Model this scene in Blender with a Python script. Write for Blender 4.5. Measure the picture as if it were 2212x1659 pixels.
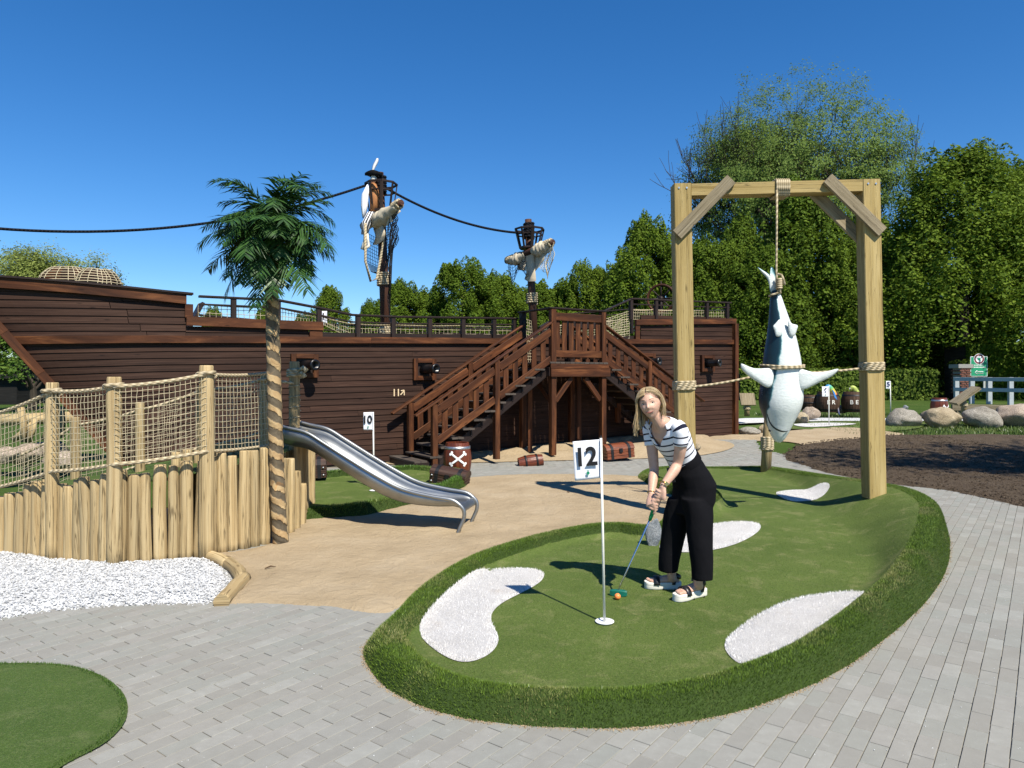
import bpy, bmesh, math, random
import numpy as np
from mathutils import Vector, Matrix, noise as mnoise
from mathutils.geometry import delaunay_2d_cdt

for _o in list(bpy.data.objects):
    bpy.data.objects.remove(_o)
scene = bpy.context.scene
COL = scene.collection
R = math.radians
random.seed(7)
rng = np.random.default_rng(7)

# ------------------------------------------------------------------ camera
FPX, CXP, HYP, CAMH = 710.0, 512.0, 377.0, 1.65
cam_d = bpy.data.cameras.new('camera')
cam = bpy.data.objects.new('camera', cam_d)
COL.objects.link(cam)
cam.location = (0, 0, CAMH)
cam.rotation_euler = (R(90), 0, 0)
cam_d.sensor_width = 36.0
cam_d.lens = 36.0 * FPX / 1024.0
cam_d.shift_y = -7.0 / 1024.0
cam_d.clip_end = 2000
scene.camera = cam

# ------------------------------------------------------------------ sky and sun
SUN_EL = R(52)
SUN_AZ = R(150)            # clockwise from +Y (the view direction)
SUN_DIR = Vector((math.sin(SUN_AZ) * math.cos(SUN_EL), math.cos(SUN_AZ) * math.cos(SUN_EL), math.sin(SUN_EL)))
world = bpy.data.worlds.new('World')
scene.world = world
world.use_nodes = True
wn = world.node_tree
bg = wn.nodes['Background']
sky = wn.nodes.new('ShaderNodeTexSky')
sky.sky_type = 'NISHITA'
sky.sun_disc = False
sky.sun_elevation = SUN_EL
sky.sun_rotation = SUN_AZ
sky.altitude = 600
sky.air_density = 1.0
sky.dust_density = 0.0
sky.ozone_density = 6.0
hs = wn.nodes.new('ShaderNodeHueSaturation')
hs.inputs['Saturation'].default_value = 1.25
hs.inputs['Value'].default_value = 1.3
hs.inputs['Hue'].default_value = 0.503
wn.links.new(sky.outputs[0], hs.inputs['Color'])
wn.links.new(hs.outputs[0], bg.inputs[0])
bg.inputs[1].default_value = 0.074
sun_d = bpy.data.lights.new('sun', 'SUN')
sun_d.energy = 5.0
sun_d.angle = R(0.53)
sun_d.color = (1.0, 0.935, 0.81)
sun = bpy.data.objects.new('sun', sun_d)
COL.objects.link(sun)
sun.rotation_euler = SUN_DIR.to_track_quat('Z', 'Y').to_euler()
sun.location = (5, -8, 12)

scene.view_settings.view_transform = 'Standard'
scene.view_settings.look = 'None'
scene.view_settings.exposure = 0.64
scene.view_settings.gamma = 1.0
scene.view_settings.use_curve_mapping = False
scene.render.engine = 'CYCLES'
scene.cycles.max_bounces = 6
scene.cycles.transparent_max_bounces = 8

# ------------------------------------------------------------------ where things stand
def terr(y):
    return 0.02 * min(max(0.0, y - 13.0), 14.0)
K = 1024.0 / 2212.0
def G(px, py, dz=0.0):
    """ground point seen at a spot of the survey picture (2212 px wide)"""
    u, v = px * K, py * K
    y = 8.0
    for _ in range(30):
        y = FPX * (CAMH - terr(y) - dz) / max(v - HYP, 1.0)
    return Vector(((u - CXP) * y / FPX, y, terr(y) + dz))
def P(px, py, y):
    u, v = px * K, py * K
    return Vector(((u - CXP) * y / FPX, y, CAMH + (HYP - v) * y / FPX))

# ------------------------------------------------------------------ objects and tags
def link(o, parent=None):
    COL.objects.link(o)
    if parent is not None:
        o.parent = parent
    return o
def tag(o, label=None, cat=None, group=None, kind=None):
    if label: o['label'] = label
    if cat: o['category'] = cat
    if group: o['group'] = group
    if kind: o['kind'] = kind
    return o
def thing(name, label, cat, loc=(0, 0, 0), rz=0.0, group=None):
    o = bpy.data.objects.new(name, None)
    COL.objects.link(o)
    o.empty_display_size = 0.1
    o.location = loc
    o.rotation_euler = (0, 0, rz)
    tag(o, label, cat, group)
    return o
def copy_tree(o, parent=None):
    c = o.copy()
    COL.objects.link(c)
    c.parent = parent
    for ch in list(o.children):
        copy_tree(ch, c)
    return c
def raw_mesh(name, verts, faces, smooth=False):
    """numpy arrays: verts (n,3), faces (m,k) all of one size"""
    me = bpy.data.meshes.new(name)
    n, (m, k) = len(verts), faces.shape
    me.vertices.add(n)
    me.vertices.foreach_set('co', np.asarray(verts, dtype=np.float32).ravel())
    me.loops.add(m * k)
    me.loops.foreach_set('vertex_index', faces.astype(np.int32).ravel())
    me.polygons.add(m)
    me.polygons.foreach_set('loop_start', np.arange(0, m * k, k, dtype=np.int32))
    me.update(calc_edges=True)
    me.polygons.foreach_set('use_smooth', np.full(m, smooth, dtype=bool))
    me.validate()
    return me
def mesh_obj(name, me, mat=None, parent=None):
    o = bpy.data.objects.new(name, me)
    if mat is not None:
        me.materials.append(mat)
    return link(o, parent)

def frame(d, up=None):
    d = Vector(d).normalized()
    up = Vector(up) if up is not None else (Vector((0, 0, 1)) if abs(d.z) < 0.95 else Vector((0, 1, 0)))
    s = d.cross(up)
    if s.length < 1e-6:
        s = d.cross(Vector((1, 0, 0)))
    s.normalize()
    t = s.cross(d).normalized()
    return d, s, t          # along, side, up

class MB:
    """collects shapes into one mesh; UV: u along the grain (metres), v across"""
    def __init__(self):
        self.v, self.f, self.uv, self.mi, self.sm = [], [], [], [], []
        self.cur = 0
    def face(self, idx, uvs=None, smooth=False):
        self.f.append(idx)
        self.uv.append(uvs or [(self.v[i][0] + self.v[i][1] * .3, self.v[i][2]) for i in idx])
        self.mi.append(self.cur)
        self.sm.append(smooth)
    def grid(self, rings, closed=True, caps=True, ucoord=None, smooth=True, vlen=None):
        """rings: list of lists of points, joined in sequence"""
        b = len(self.v)
        n = len(rings[0])
        for r in rings:
            self.v.extend([tuple(p) for p in r])
        if ucoord is None:
            ucoord = [0.0]
            for i in range(1, len(rings)):
                a = sum((Vector(p) for p in rings[i]), Vector()) / n
                c = sum((Vector(p) for p in rings[i - 1]), Vector()) / n
                ucoord.append(ucoord[-1] + (a - c).length)
        if vlen is None:
            vlen = [0.0]
            rr = rings[len(rings) // 2]
            for j in range(n):
                vlen.append(vlen[-1] + (Vector(rr[(j + 1) % n]) - Vector(rr[j])).length)
        m = n if closed else n - 1
        for i in range(len(rings) - 1):
            for j in range(m):
                k = (j + 1) % n
                self.face([b + i * n + j, b + i * n + k, b + (i + 1) * n + k, b + (i + 1) * n + j],
                          [(ucoord[i], vlen[j]), (ucoord[i], vlen[j + 1]), (ucoord[i + 1], vlen[j + 1]), (ucoord[i + 1], vlen[j])], smooth)
        if caps and closed:
            for base, rev in ((b, True), (b + (len(rings) - 1) * n, False)):
                idx = [base + j for j in range(n)]
                c0 = Vector(self.v[idx[0]])
                uvs = [(0.02 * math.cos(6.283 * j / n), 0.3 + 0.1 * math.sin(6.283 * j / n)) for j in range(n)]
                if rev:
                    idx, uvs = idx[::-1], uvs[::-1]
                self.face(idx, uvs, False)
        return self
    def tube(self, pts, r, seg=8, caps=True, up=None, smooth=True, flat=1.0):
        pts = [Vector(p) for p in pts]
        rs = r if isinstance(r, (list, tuple)) else [r] * len(pts)
        rings = []
        prev = None
        for i, p in enumerate(pts):
            a = pts[max(i - 1, 0)]
            c = pts[min(i + 1, len(pts) - 1)]
            d = (c - a)
            if d.length < 1e-9: d = Vector((0, 0, 1))
            d.normalize()
            if prev is None:
                _, s, t = frame(d, up)
            else:
                s = prev - d * prev.dot(d)
                s = s.normalized() if s.length > 1e-6 else frame(d)[1]
                t = s.cross(d).normalized()
            prev = s
            rings.append([p + s * (rs[i] * math.cos(6.28318 * j / seg)) + t * (rs[i] * flat * math.sin(6.28318 * j / seg)) for j in range(seg)])
        return self.grid(rings, True, caps, smooth=smooth)
    def beam(self, p0, p1, w, h, up=None, ch=0.006, uoff=0.0):
        """straight timber; w = across (side), h = in the up direction"""
        p0, p1 = Vector(p0), Vector(p1)
        d, s, t = frame(p1 - p0, up)
        ch = min(ch, w * .3, h * .3)
        a, b = w / 2, h / 2
        prof = [(a, b - ch), (a - ch, b), (-a + ch, b), (-a, b - ch), (-a, -b + ch), (-a + ch, -b), (a - ch, -b), (a, -b + ch)]
        L = (p1 - p0).length
        rings = [[p + s * x + t * y for x, y in prof] for p in (p0, p1)]
        vl = [0, ch, ch + w, 2 * ch + w, 2 * ch + w + h, 3 * ch + w + h, 3 * ch + 2 * w + h, 4 * ch + 2 * w + h, 4 * ch + 2 * w + 2 * h]
        return self.grid(rings, True, True, [uoff, uoff + L], False, vl)
    def box(self, lo, hi):
        (x0, y0, z0), (x1, y1, z1) = lo, hi
        b = len(self.v)
        self.v.extend([(x0, y0, z0), (x1, y0, z0), (x1, y1, z0), (x0, y1, z0), (x0, y0, z1), (x1, y0, z1), (x1, y1, z1), (x0, y1, z1)])
        X, Y, Z = x1 - x0, y1 - y0, z1 - z0
        self.face([b, b + 3, b + 2, b + 1], [(0, 0), (0, Y), (X, Y), (X, 0)])
        self.face([b + 4, b + 5, b + 6, b + 7], [(0, 0), (X, 0), (X, Y), (0, Y)])
        self.face([b, b + 1, b + 5, b + 4], [(0, 0), (X, 0), (X, Z), (0, Z)])
        self.face([b + 2, b + 3, b + 7, b + 6], [(0, 0), (X, 0), (X, Z), (0, Z)])
        self.face([b + 1, b + 2, b + 6, b + 5], [(0, 0), (Y, 0), (Y, Z), (0, Z)])
        self.face([b + 3, b, b + 4, b + 7], [(0, 0), (Y, 0), (Y, Z), (0, Z)])
        return self
    def lathe(self, prof, seg=24, c=(0, 0, 0), caps=True, smooth=True, squash=1.0):
        """prof: list of (r, z)"""
        c = Vector(c)
        rings = [[c + Vector((r * math.cos(6.28318 * j / seg), r * squash * math.sin(6.28318 * j / seg), z)) for j in range(seg)] for r, z in prof]
        return self.grid(rings, True, caps, smooth=smooth)
    def ball(self, c, r, seg=12, rings=8):
        c = Vector(c)
        r = Vector(r) if not isinstance(r, (int, float)) else Vector((r, r, r))
        rg = []
        for i in range(rings + 1):
            a = -math.pi / 2 + math.pi * i / rings
            k = max(math.cos(a), 0.02)
            rg.append([c + Vector((r.x * k * math.cos(6.28318 * j / seg), r.y * k * math.sin(6.28318 * j / seg), r.z * math.sin(a))) for j in range(seg)])
        return self.grid(rg, True, True)
    def poly(self, pts, uvs=None):
        b = len(self.v)
        self.v.extend([tuple(p) for p in pts])
        self.face(list(range(b, b + len(pts))), uvs)
        return self
    def xform(self, M, start=0):
        for i in range(start, len(self.v)):
            self.v[i] = tuple(M @ Vector(self.v[i]))
        return self
    def build(self, name, mats, parent=None, label=None, cat=None, group=None, kind=None, origin=None):
        me = bpy.data.meshes.new(name)
        if origin is not None:
            o_ = Vector(origin)
            self.v = [tuple(Vector(p) - o_) for p in self.v]
        me.from_pydata(self.v, [], self.f)
        uvl = me.uv_layers.new(name='UVMap')
        flat = []
        for u in self.uv:
            for a in u:
                flat.extend(a)
        uvl.data.foreach_set('uv', flat)
        me.polygons.foreach_set('use_smooth', self.sm)
        if isinstance(mats, (list, tuple)):
            for m in mats: me.materials.append(m)
            me.polygons.foreach_set('material_index', self.mi)
        elif mats is not None:
            me.materials.append(mats)
        me.update()
        o = bpy.data.objects.new(name, me)
        if origin is not None:
            o.location = origin
        link(o, parent)
        tag(o, label, cat, group, kind)
        return o

def catmull(pts, n=8, closed=False):
    pts = [Vector(p) for p in pts]
    out = []
    N = len(pts)
    for i in range(N if closed else N - 1):
        g = (lambda k: pts[k % N]) if closed else (lambda k: pts[min(max(k, 0), N - 1)])
        p0, p1, p2, p3 = g(i - 1), g(i), g(i + 1), g(i + 2)
        for j in range(n):
            t = j / n
            out.append(0.5 * ((2 * p1) + (p2 - p0) * t + (2 * p0 - 5 * p1 + 4 * p2 - p3) * t * t + (3 * p1 - p0 - 3 * p2 + p3) * t ** 3))
    if not closed:
        out.append(pts[-1])
    return out
def lerp(a, b, t): return a + (b - a) * t
def interp(x, xs, ys):
    return float(np.interp(x, xs, ys))
def sstep(a, b, x):
    t = np.clip((x - a) / (b - a), 0, 1)
    return t * t * (3 - 2 * t)
def inside(poly, x, y):
    """vectorised point in polygon; poly: list of (x,y)"""
    x, y = np.asarray(x, float), np.asarray(y, float)
    res = np.zeros(x.shape, bool)
    n = len(poly)
    j = n - 1
    for i in range(n):
        xi, yi, xj, yj = poly[i][0], poly[i][1], poly[j][0], poly[j][1]
        if yi != yj:
            c = ((yi > y) != (yj > y)) & (x < (xj - xi) * (y - yi) / (yj - yi) + xi)
            res ^= c
        j = i
    return res
def dist_poly(poly, x, y):
    """distance to closed outline and fractional index of the nearest place on it"""
    x, y = np.asarray(x, float), np.asarray(y, float)
    best = np.full(x.shape, 1e9)
    where = np.zeros(x.shape)
    n = len(poly)
    for i in range(n):
        ax, ay = poly[i][0], poly[i][1]
        bx, by = poly[(i + 1) % n][0], poly[(i + 1) % n][1]
        dx, dy = bx - ax, by - ay
        L = dx * dx + dy * dy + 1e-12
        t = np.clip(((x - ax) * dx + (y - ay) * dy) / L, 0, 1)
        d = np.hypot(x - ax - t * dx, y - ay - t * dy)
        m = d < best
        best = np.where(m, d, best)
        where = np.where(m, i + t, where)
    return best, where
def sheet(name, outline, zf, step, mat, parent=None, smooth=True, jitter=.25, extra=None, inner=None):
    """flat region with clean outline; zf(x array, y array) gives heights"""
    ox = [p[0] for p in outline]; oy = [p[1] for p in outline]
    gx, gy = np.meshgrid(np.arange(min(ox), max(ox), step), np.arange(min(oy), max(oy), step))
    gx = gx.ravel() + rng.uniform(-jitter, jitter, gx.size) * step
    gy = gy.ravel() + rng.uniform(-jitter, jitter, gy.size) * step
    m = inside(outline, gx, gy)
    gx, gy = gx[m], gy[m]
    d, _ = dist_poly(outline, gx, gy)
    m = d > step * .4
    pts = [Vector((a, b)) for a, b in zip(ox, oy)] + [Vector((a, b)) for a, b in zip(gx[m], gy[m])]
    if extra: pts += [Vector((a, b)) for a, b in extra]
    n = len(ox)
    ed = [(i, (i + 1) % n) for i in range(n)]
    if inner:
        b0_ = len(pts)
        pts += [Vector((a, b)) for a, b in inner]
        ed += [(b0_ + i, b0_ + (i + 1) % len(inner)) for i in range(len(inner))]
    vs, es, fs, _, _, _ = delaunay_2d_cdt(pts, ed, [], 1, 1e-6)
    a = np.array([(p.x, p.y) for p in vs])
    z = zf(a[:, 0], a[:, 1])
    me = bpy.data.meshes.new(name)
    me.from_pydata([(p[0], p[1], q) for p, q in zip(a, z)], [], [tuple(f) for f in fs])
    if smooth: me.polygons.foreach_set('use_smooth', [True] * len(me.polygons))
    # keep faces looking up
    if len(me.polygons) and me.polygons[0].normal.z < 0:
        me.flip_normals()
    return mesh_obj(name, me, mat, parent)
terrv = np.vectorize(terr)
def fbm(x, y, s, oct=3, seed=0.0):
    return np.array([mnoise.fractal(Vector((a * s + seed, b * s - seed, seed)), 1.0, 2.0, oct) for a, b in zip(x, y)])

# ------------------------------------------------------------------ materials
class NT:
    def __init__(self, name):
        self.m = bpy.data.materials.new(name)
        self.m.use_nodes = True
        self.t = self.m.node_tree
        self.b = self.t.nodes['Principled BSDF']
        self.out = self.t.nodes['Material Output']
    def n(self, typ, **kw):
        nd = self.t.nodes.new('ShaderNode' + typ)
        for k, v in kw.items():
            setattr(nd, k, v)
        return nd
    def l(self, a, b):
        self.t.links.new(a, b)
    def coords(self, kind='Object', scale=(1, 1, 1), rot=(0, 0, 0), rnd=True):
        tc = self.n('TexCoord')
        mp = self.n('Mapping')
        mp.inputs['Scale'].default_value = scale
        mp.inputs['Rotation'].default_value = rot
        if kind == 'World':
            ge = self.n('NewGeometry')
            self.l(ge.outputs['Position'], mp.inputs['Vector'])
        else:
            self.l(tc.outputs[kind], mp.inputs['Vector'])
        if rnd:
            oi = self.n('ObjectInfo')
            ml = self.n('Math', operation='MULTIPLY')
            ml.inputs[1].default_value = 37.0
            self.l(oi.outputs['Random'], ml.inputs[0])
            ad = self.n('VectorMath', operation='ADD')
            self.l(mp.outputs[0], ad.inputs[0])
            self.l(ml.outputs[0], ad.inputs[1])
            return ad.outputs[0]
        return mp.outputs[0]
    def noise(self, vec, scale, detail=4, rough=.55, dist=0.0):
        nz = self.n('TexNoise')
        nz.inputs['Scale'].default_value = scale
        nz.inputs['Detail'].default_value = detail
        nz.inputs['Roughness'].default_value = rough
        nz.inputs['Distortion'].default_value = dist
        self.l(vec, nz.inputs['Vector'])
        return nz.outputs['Fac']
    def ramp(self, fac, stops):
        r = self.n('ValToRGB')
        e = r.color_ramp.elements
        while len(e) > 1: e.remove(e[-1])
        for i, (p, c) in enumerate(stops):
            el = e[0] if i == 0 else e.new(p)
            el.position = p
            el.color = (c[0], c[1], c[2], 1) if not isinstance(c, (int, float)) else (c, c, c, 1)
        self.l(fac, r.inputs[0])
        return r.outputs[0]
    def mix(self, fac, a, b, mode='MIX'):
        mx = self.n('Mix', data_type='RGBA', blend_type=mode)
        for val, sock in ((fac, mx.inputs['Factor']), (a, mx.inputs['A']), (b, mx.inputs['B'])):
            if hasattr(val, 'is_linked'):
                self.l(val, sock)
            elif isinstance(val, (int, float)):
                sock.default_value = val if sock.type == 'VALUE' else (val, val, val, 1)
            else:
                sock.default_value = (*val, 1)
        return mx.outputs['Result']
    def math(self, op, a, b=None, clamp=False):
        m = self.n('Math', operation=op)
        m.use_clamp = clamp
        for i, val in enumerate((a, b)):
            if val is None: continue
            if hasattr(val, 'is_linked'): self.l(val, m.inputs[i])
            else: m.inputs[i].default_value = val
        return m.outputs[0]
    def bump(self, h, strength=.4, dist=.01, prev=None):
        b = self.n('Bump')
        b.inputs['Strength'].default_value = strength
        b.inputs['Distance'].default_value = dist
        self.l(h, b.inputs['Height'])
        if prev is not None: self.l(prev, b.inputs['Normal'])
        self.l(b.outputs[0], self.b.inputs['Normal'])
        return b.outputs[0]
    def col(self, c):
        if hasattr(c, 'is_linked'): self.l(c, self.b.inputs['Base Color'])
        else: self.b.inputs['Base Color'].default_value = (*c, 1)
        return self
    def set(self, rough=.7, spec=.3, metal=0.0):
        if hasattr(rough, 'is_linked'): self.l(rough, self.b.inputs['Roughness'])
        else: self.b.inputs['Roughness'].default_value = rough
        self.b.inputs['Specular IOR Level'].default_value = spec
        self.b.inputs['Metallic'].default_value = metal
        return self

def m_plain(name, c, rough=.6, spec=.3, metal=0.0, var=.12, scale=12, bump=0.0):
    t = NT(name)
    v = t.coords('Object')
    f = t.noise(v, scale, 4)
    t.col(t.ramp(f, [(.3, tuple(x * (1 - var) for x in c)), (.7, tuple(min(1, x * (1 + var)) for x in c))])).set(rough, spec, metal)
    if bump: t.bump(f, bump, .01)
    return t.m
def m_wood(name, dark, mid, light, rough=.65, gu=1.6, gv=38, blotch=.5, knots=True, bump=.35, crack=0.0, spec=.25):
    """timber with grain running along u"""
    t = NT(name)
    v = t.coords('UV', (gu, gv, 1))
    f = t.noise(v, 1.0, 7, .62, .6)
    c = t.ramp(f, [(.28, dark), (.5, mid), (.75, light)])
    v2 = t.coords('UV', (.8, 3.5, 1))
    f2 = t.noise(v2, 1.0, 3, .5, .3)
    c = t.mix(t.ramp(f2, [(.35, 0), (.7, blotch)]), c, dark)
    oi = t.n('ObjectInfo')
    tone = t.ramp(oi.outputs['Random'], [(0, .8), (1, 1.16)])
    c = t.mix(1.0, c, tone, 'MULTIPLY')
    if knots:
        v3 = t.coords('UV', (2.2, 7, 1))
        vo = t.n('TexVoronoi')
        vo.inputs['Scale'].default_value = 1.0
        t.l(v3, vo.inputs['Vector'])
        k = t.ramp(vo.outputs['Distance'], [(.04, 1), (.13, 0)])
        c = t.mix(t.math('MULTIPLY', k, .75), c, tuple(x * .35 for x in dark))
    h = f
    if crack:
        v4 = t.coords('UV', (.55, 26, 1))
        fc = t.noise(v4, 1.0, 3, .5, 1.2)
        ck = t.ramp(fc, [(.5 - .012 - crack * .01, 0), (.5, 1), (.5 + .012 + crack * .01, 0)])
        c = t.mix(t.math('MULTIPLY', ck, .8), c, tuple(x * .22 for x in dark))
        h = t.math('SUBTRACT', f, t.math('MULTIPLY', ck, 1.5))
    t.col(c).set(rough, spec)
    if bump: t.bump(h, bump, .006)
    return t.m
def m_rope(name, c1, c2, pitch=14.0, strands=3, rough=.85):
    """laid rope: u along (m), v around (m, scaled by girth)"""
    t = NT(name)
    tc = t.n('TexCoord')
    sp = t.n('SeparateXYZ')
    t.l(tc.outputs['UV'], sp.inputs[0])
    a = t.math('ADD', t.math('MULTIPLY', sp.outputs[0], pitch), t.math('MULTIPLY', sp.outputs[1], pitch * .9))
    s = t.math('ADD', t.math('MULTIPLY', t.math('SINE', t.math('MULTIPLY', a, 6.283)), .5), .5)
    f = t.noise(t.coords('Object'), 60, 3)
    c = t.mix(s, c1, c2)
    c = t.mix(t.math('MULTIPLY', f, .35), c, tuple(x * .6 for x in c1))
    t.col(c).set(rough, .15)
    t.bump(s, .8, .008)
    return t.m

M = {}
# ================================================================== ground materials
def m_ground_grass():
    t = NT('lawn')
    v = t.coords('World', rnd=False)
    f = t.noise(v, .6, 5, .6)
    f2 = t.noise(v, 28, 3, .7)
    c = t.ramp(f, [(.3, (.045, .085, .014)), (.55, (.07, .115, .022)), (.75, (.13, .14, .045))])
    c = t.mix(t.ramp(f2, [(.35, .65), (.65, 0)]), c, (.02, .04, .007))
    t.col(c).set(.9, .1)
    t.bump(f2, .8, .04)
    return t.m
def m_sand():
    t = NT('sand')
    v = t.coords('World', rnd=False)
    f = t.noise(v, 1.6, 5, .6)
    g = t.noise(v, 260, 2, .7)
    c = t.ramp(f, [(.3, (.32, .252, .162)), (.5, (.375, .298, .195)), (.72, (.42, .342, .235))])
    c = t.mix(t.ramp(g, [(.42, .28), (.6, 0)]), c, (.22, .14, .075))
    t.col(c).set(.95, .1)
    w = t.noise(v, 9, 4, .6, .8)
    h = t.math('ADD', t.math('MULTIPLY', w, 1.0), t.math('MULTIPLY', g, .18))
    t.bump(h, .8, .035)
    return t.m
def m_soil():
    t = NT('soil')
    v = t.coords('World', rnd=False)
    f = t.noise(v, 3.5, 6, .7)
    g = t.noise(v, 45, 4, .75)
    c = t.ramp(f, [(.3, (.12, .088, .06)), (.7, (.18, .138, .098))])
    c = t.mix(t.ramp(g, [(.35, .7), (.6, 0)]), c, (.03, .02, .015))
    t.col(c).set(.95, .1)
    t.bump(g, 1.0, .06)
    return t.m
def m_paver(random_from):
    t = NT('concrete paver ' + random_from)
    if random_from == 'object':
        r = t.n('ObjectInfo').outputs['Random']
    else:
        r = t.n('NewGeometry').outputs['Random Per Island']
    v = t.coords('World', rnd=False)
    f = t.noise(v, 14, 5, .65)
    g = t.noise(v, 300, 2, .6)
    big = t.noise(v, .7, 3, .5)
    c = t.ramp(r, [(0, (.222, .216, .196)), (.25, (.242, .238, .217)), (.5, (.234, .240, .219)), (.75, (.254, .247, .227)), (1, (.276, .278, .256))])
    c = t.mix(t.ramp(f, [(.3, .30), (.6, 0)]), c, (.18, .175, .16))
    c = t.mix(t.ramp(f, [(.6, 0), (.8, .35)]), c, (.42, .42, .40))
    c = t.mix(t.ramp(big, [(.4, 0), (.7, .18)]), c, (.29, .26, .21))
    sp = t.ramp(g, [(.70, 0), (.76, .5)])
    c = t.mix(sp, c, (.6, .6, .58))
    t.col(c).set(.85, .2)
    t.bump(t.math('ADD', g, t.math('MULTIPLY', f, 1.5)), .25, .004)
    return t.m
def m_carpet(name, dark, mid, pale, patch=.5):
    t = NT(name)
    v = t.coords('World', rnd=False)
    f = t.noise(v, 1.3, 5, .62)
    st = t.noise(v, 4.5, 5, .65, .5)
    g = t.noise(v, 210, 2, .8)
    g2 = t.noise(v, 75, 3, .7)
    c = t.ramp(f, [(.3, dark), (.6, mid)])
    c = t.mix(t.ramp(st, [(.52, 0), (.74, patch)]), c, pale)
    c = t.mix(t.ramp(g, [(.36, .75), (.56, 0)]), c, tuple(x * .35 for x in dark))
    c = t.mix(t.ramp(g2, [(.5, 0), (.72, .35)]), c, pale)
    t.col(c).set(.8, .25)
    t.bump(t.math('ADD', g, g2), .7, .008)
    return t.m
def m_blade(name, c1, c2, dry, dry_amt=.5):
    t = NT(name)
    r = t.n('NewGeometry').outputs['Random Per Island']
    v = t.coords('World', rnd=False)
    f = t.noise(v, 2.3, 4, .6)
    c = t.ramp(r, [(0, c1), (.6, c2), (.85, c2), (1, tuple(x * 1.7 for x in c2))])
    dr = t.math('MULTIPLY', t.ramp(f, [(.48, 0), (.66, dry_amt)]), t.ramp(r, [(.3, 0), (.55, 1)]))
    c = t.mix(dr, c, dry)
    t.col(c).set(.42, .45)
    return t.m
def m_bunker():
    t = NT('white turf')
    v = t.coords('World', rnd=False)
    f = t.noise(v, 3.0, 5, .65)
    g = t.noise(v, 170, 3, .8)
    c = t.ramp(f, [(.35, (.58, .57, .56)), (.6, (.66, .65, .64)), (.78, (.50, .45, .40))])
    c = t.mix(t.ramp(g, [(.38, .7), (.56, 0)]), c, (.30, .27, .25))
    t.col(c).set(.85, .2)
    t.bump(g, .9, .012)
    return t.m
def m_white_stone():
    t = NT('white marble chips')
    r = t.n('NewGeometry').outputs['Random Per Island']
    t.col(t.ramp(r, [(0, (.34, .345, .35)), (.5, (.47, .475, .48)), (1, (.58, .585, .59))])).set(.6, .3)
    return t.m
M['lawn'] = m_ground_grass()
M['sand'] = m_sand()
M['soil'] = m_soil()
M['paver'] = m_paver('object')
M['paver_i'] = m_paver('island')
M['carpet'] = m_carpet('putting carpet', (.068, .110, .017), (.100, .147, .027), (.24, .24, .10), .75)
M['carpet2'] = m_carpet('dark putting carpet', (.05, .094, .014), (.07, .118, .021), (.17, .19, .08), .5)
M['blade'] = m_blade('turf blade', (.046, .088, .008), (.108, .172, .022), (.34, .30, .14), .7)
M['blade_bright'] = m_blade('turf blade bright', (.03, .075, .008), (.08, .16, .02), (.25, .24, .1), .4)
M['blade_edge'] = m_blade('edge blade', (.025, .06, .008), (.055, .105, .016), (.12, .14, .05), .2)
M['grass_blade'] = m_blade('lawn blade', (.03, .055, .008), (.075, .12, .02), (.25, .22, .09), .5)
M['nap'] = m_blade('carpet pile', (.056, .098, .013), (.098, .150, .025), (.25, .245, .10), .7)
M['white_blade'] = m_blade('white turf pile', (.60, .59, .58), (.78, .77, .76), (.52, .46, .39), .45)
M['thatch'] = m_plain('turf backing', (.03, .05, .012), .9, .1, var=.4, scale=90)
M['bunker'] = m_bunker()
M['marble'] = m_white_stone()
M['bedding'] = m_plain('jointing sand', (.20, .18, .145), .95, .1, var=.3, scale=20)

def XY(l): return [(p.x, p.y) for p in l]
def GL(pts, dz=0.0, n=0, closed=True):
    l = [G(a[0], a[1], dz) for a in pts]
    if n: l = catmull(l, n, closed)
    return XY(l)

# ================================================================== ground, pavement, sand, soil
mb = MB()
ys = [-40, 4, 13, 16, 20, 27, 60, 140, 500]
b0 = 0
for y in ys:
    for x in (-400, -60, -12, 0, 12, 60, 400):
        mb.v.append((x, y, terr(y) - .035))
for i in range(len(ys) - 1):
    for j in range(6):
        a = i * 7 + j
        mb.face([a, a + 1, a + 8, a + 7])
ground = mb.build('ground', M['lawn'], label='green lawn round the mini golf course', kind='structure')

g12_def = [  # (x, y in survey px or metres, ridge height, inner width, metres?)
    (787, 1400, .11, .32), (797, 1445, .11, .32), (845, 1495, .11, .32), (950, 1540, .10, .32), (1100, 1566, .10, .32),
    (1300, 1575, .10, .32), (1450, 1565, .10, .32), (1600, 1537, .105, .32), (1750, 1482, .11, .33), (1850, 1427, .13, .34),
    (1950, 1350, .17, .38), (2010, 1290, .21, .42), (2043, 1235, .26, .6), (2052, 1190, .30, .9)]
g12 = [(G(a, b).x, G(a, b).y, h, w) for a, b, h, w in g12_def]
g12 += [(4.58, 7.5, .33, 1.2), (4.78, 8.4, .34, 1.2), (4.74, 9.5, .28, .8), (4.66, 10.6, .21, .45), (4.56, 11.7, .15, .4), (4.36, 12.35, .11, .36)]
g12 += [(G(a, b).x, G(a, b).y, h, w) for a, b, h, w in [(1540, 1014, .06, .25), (1450, 1012, .06, .25), (1395, 1018, .06, .25), (1377, 1033, .09, .28),
        (1400, 1050, .13, .3), (1440, 1070, .16, .32), (1488, 1084, .2, .36), (1512, 1097, .22, .38), (1490, 1112, .22, .36), (1440, 1128, .2, .34)]]
g12 += [(G(a, b, .1).x, G(a, b, .1).y, h, w) for a, b, h, w in [(1405, 1141, .17, .32), (1350, 1137, .16, .32), (1280, 1138, .16, .32), (1190, 1151, .15, .32),
        (1100, 1174, .15, .32), (1000, 1206, .14, .32), (900, 1262, .13, .32), (835, 1322, .12, .32)]]
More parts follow.
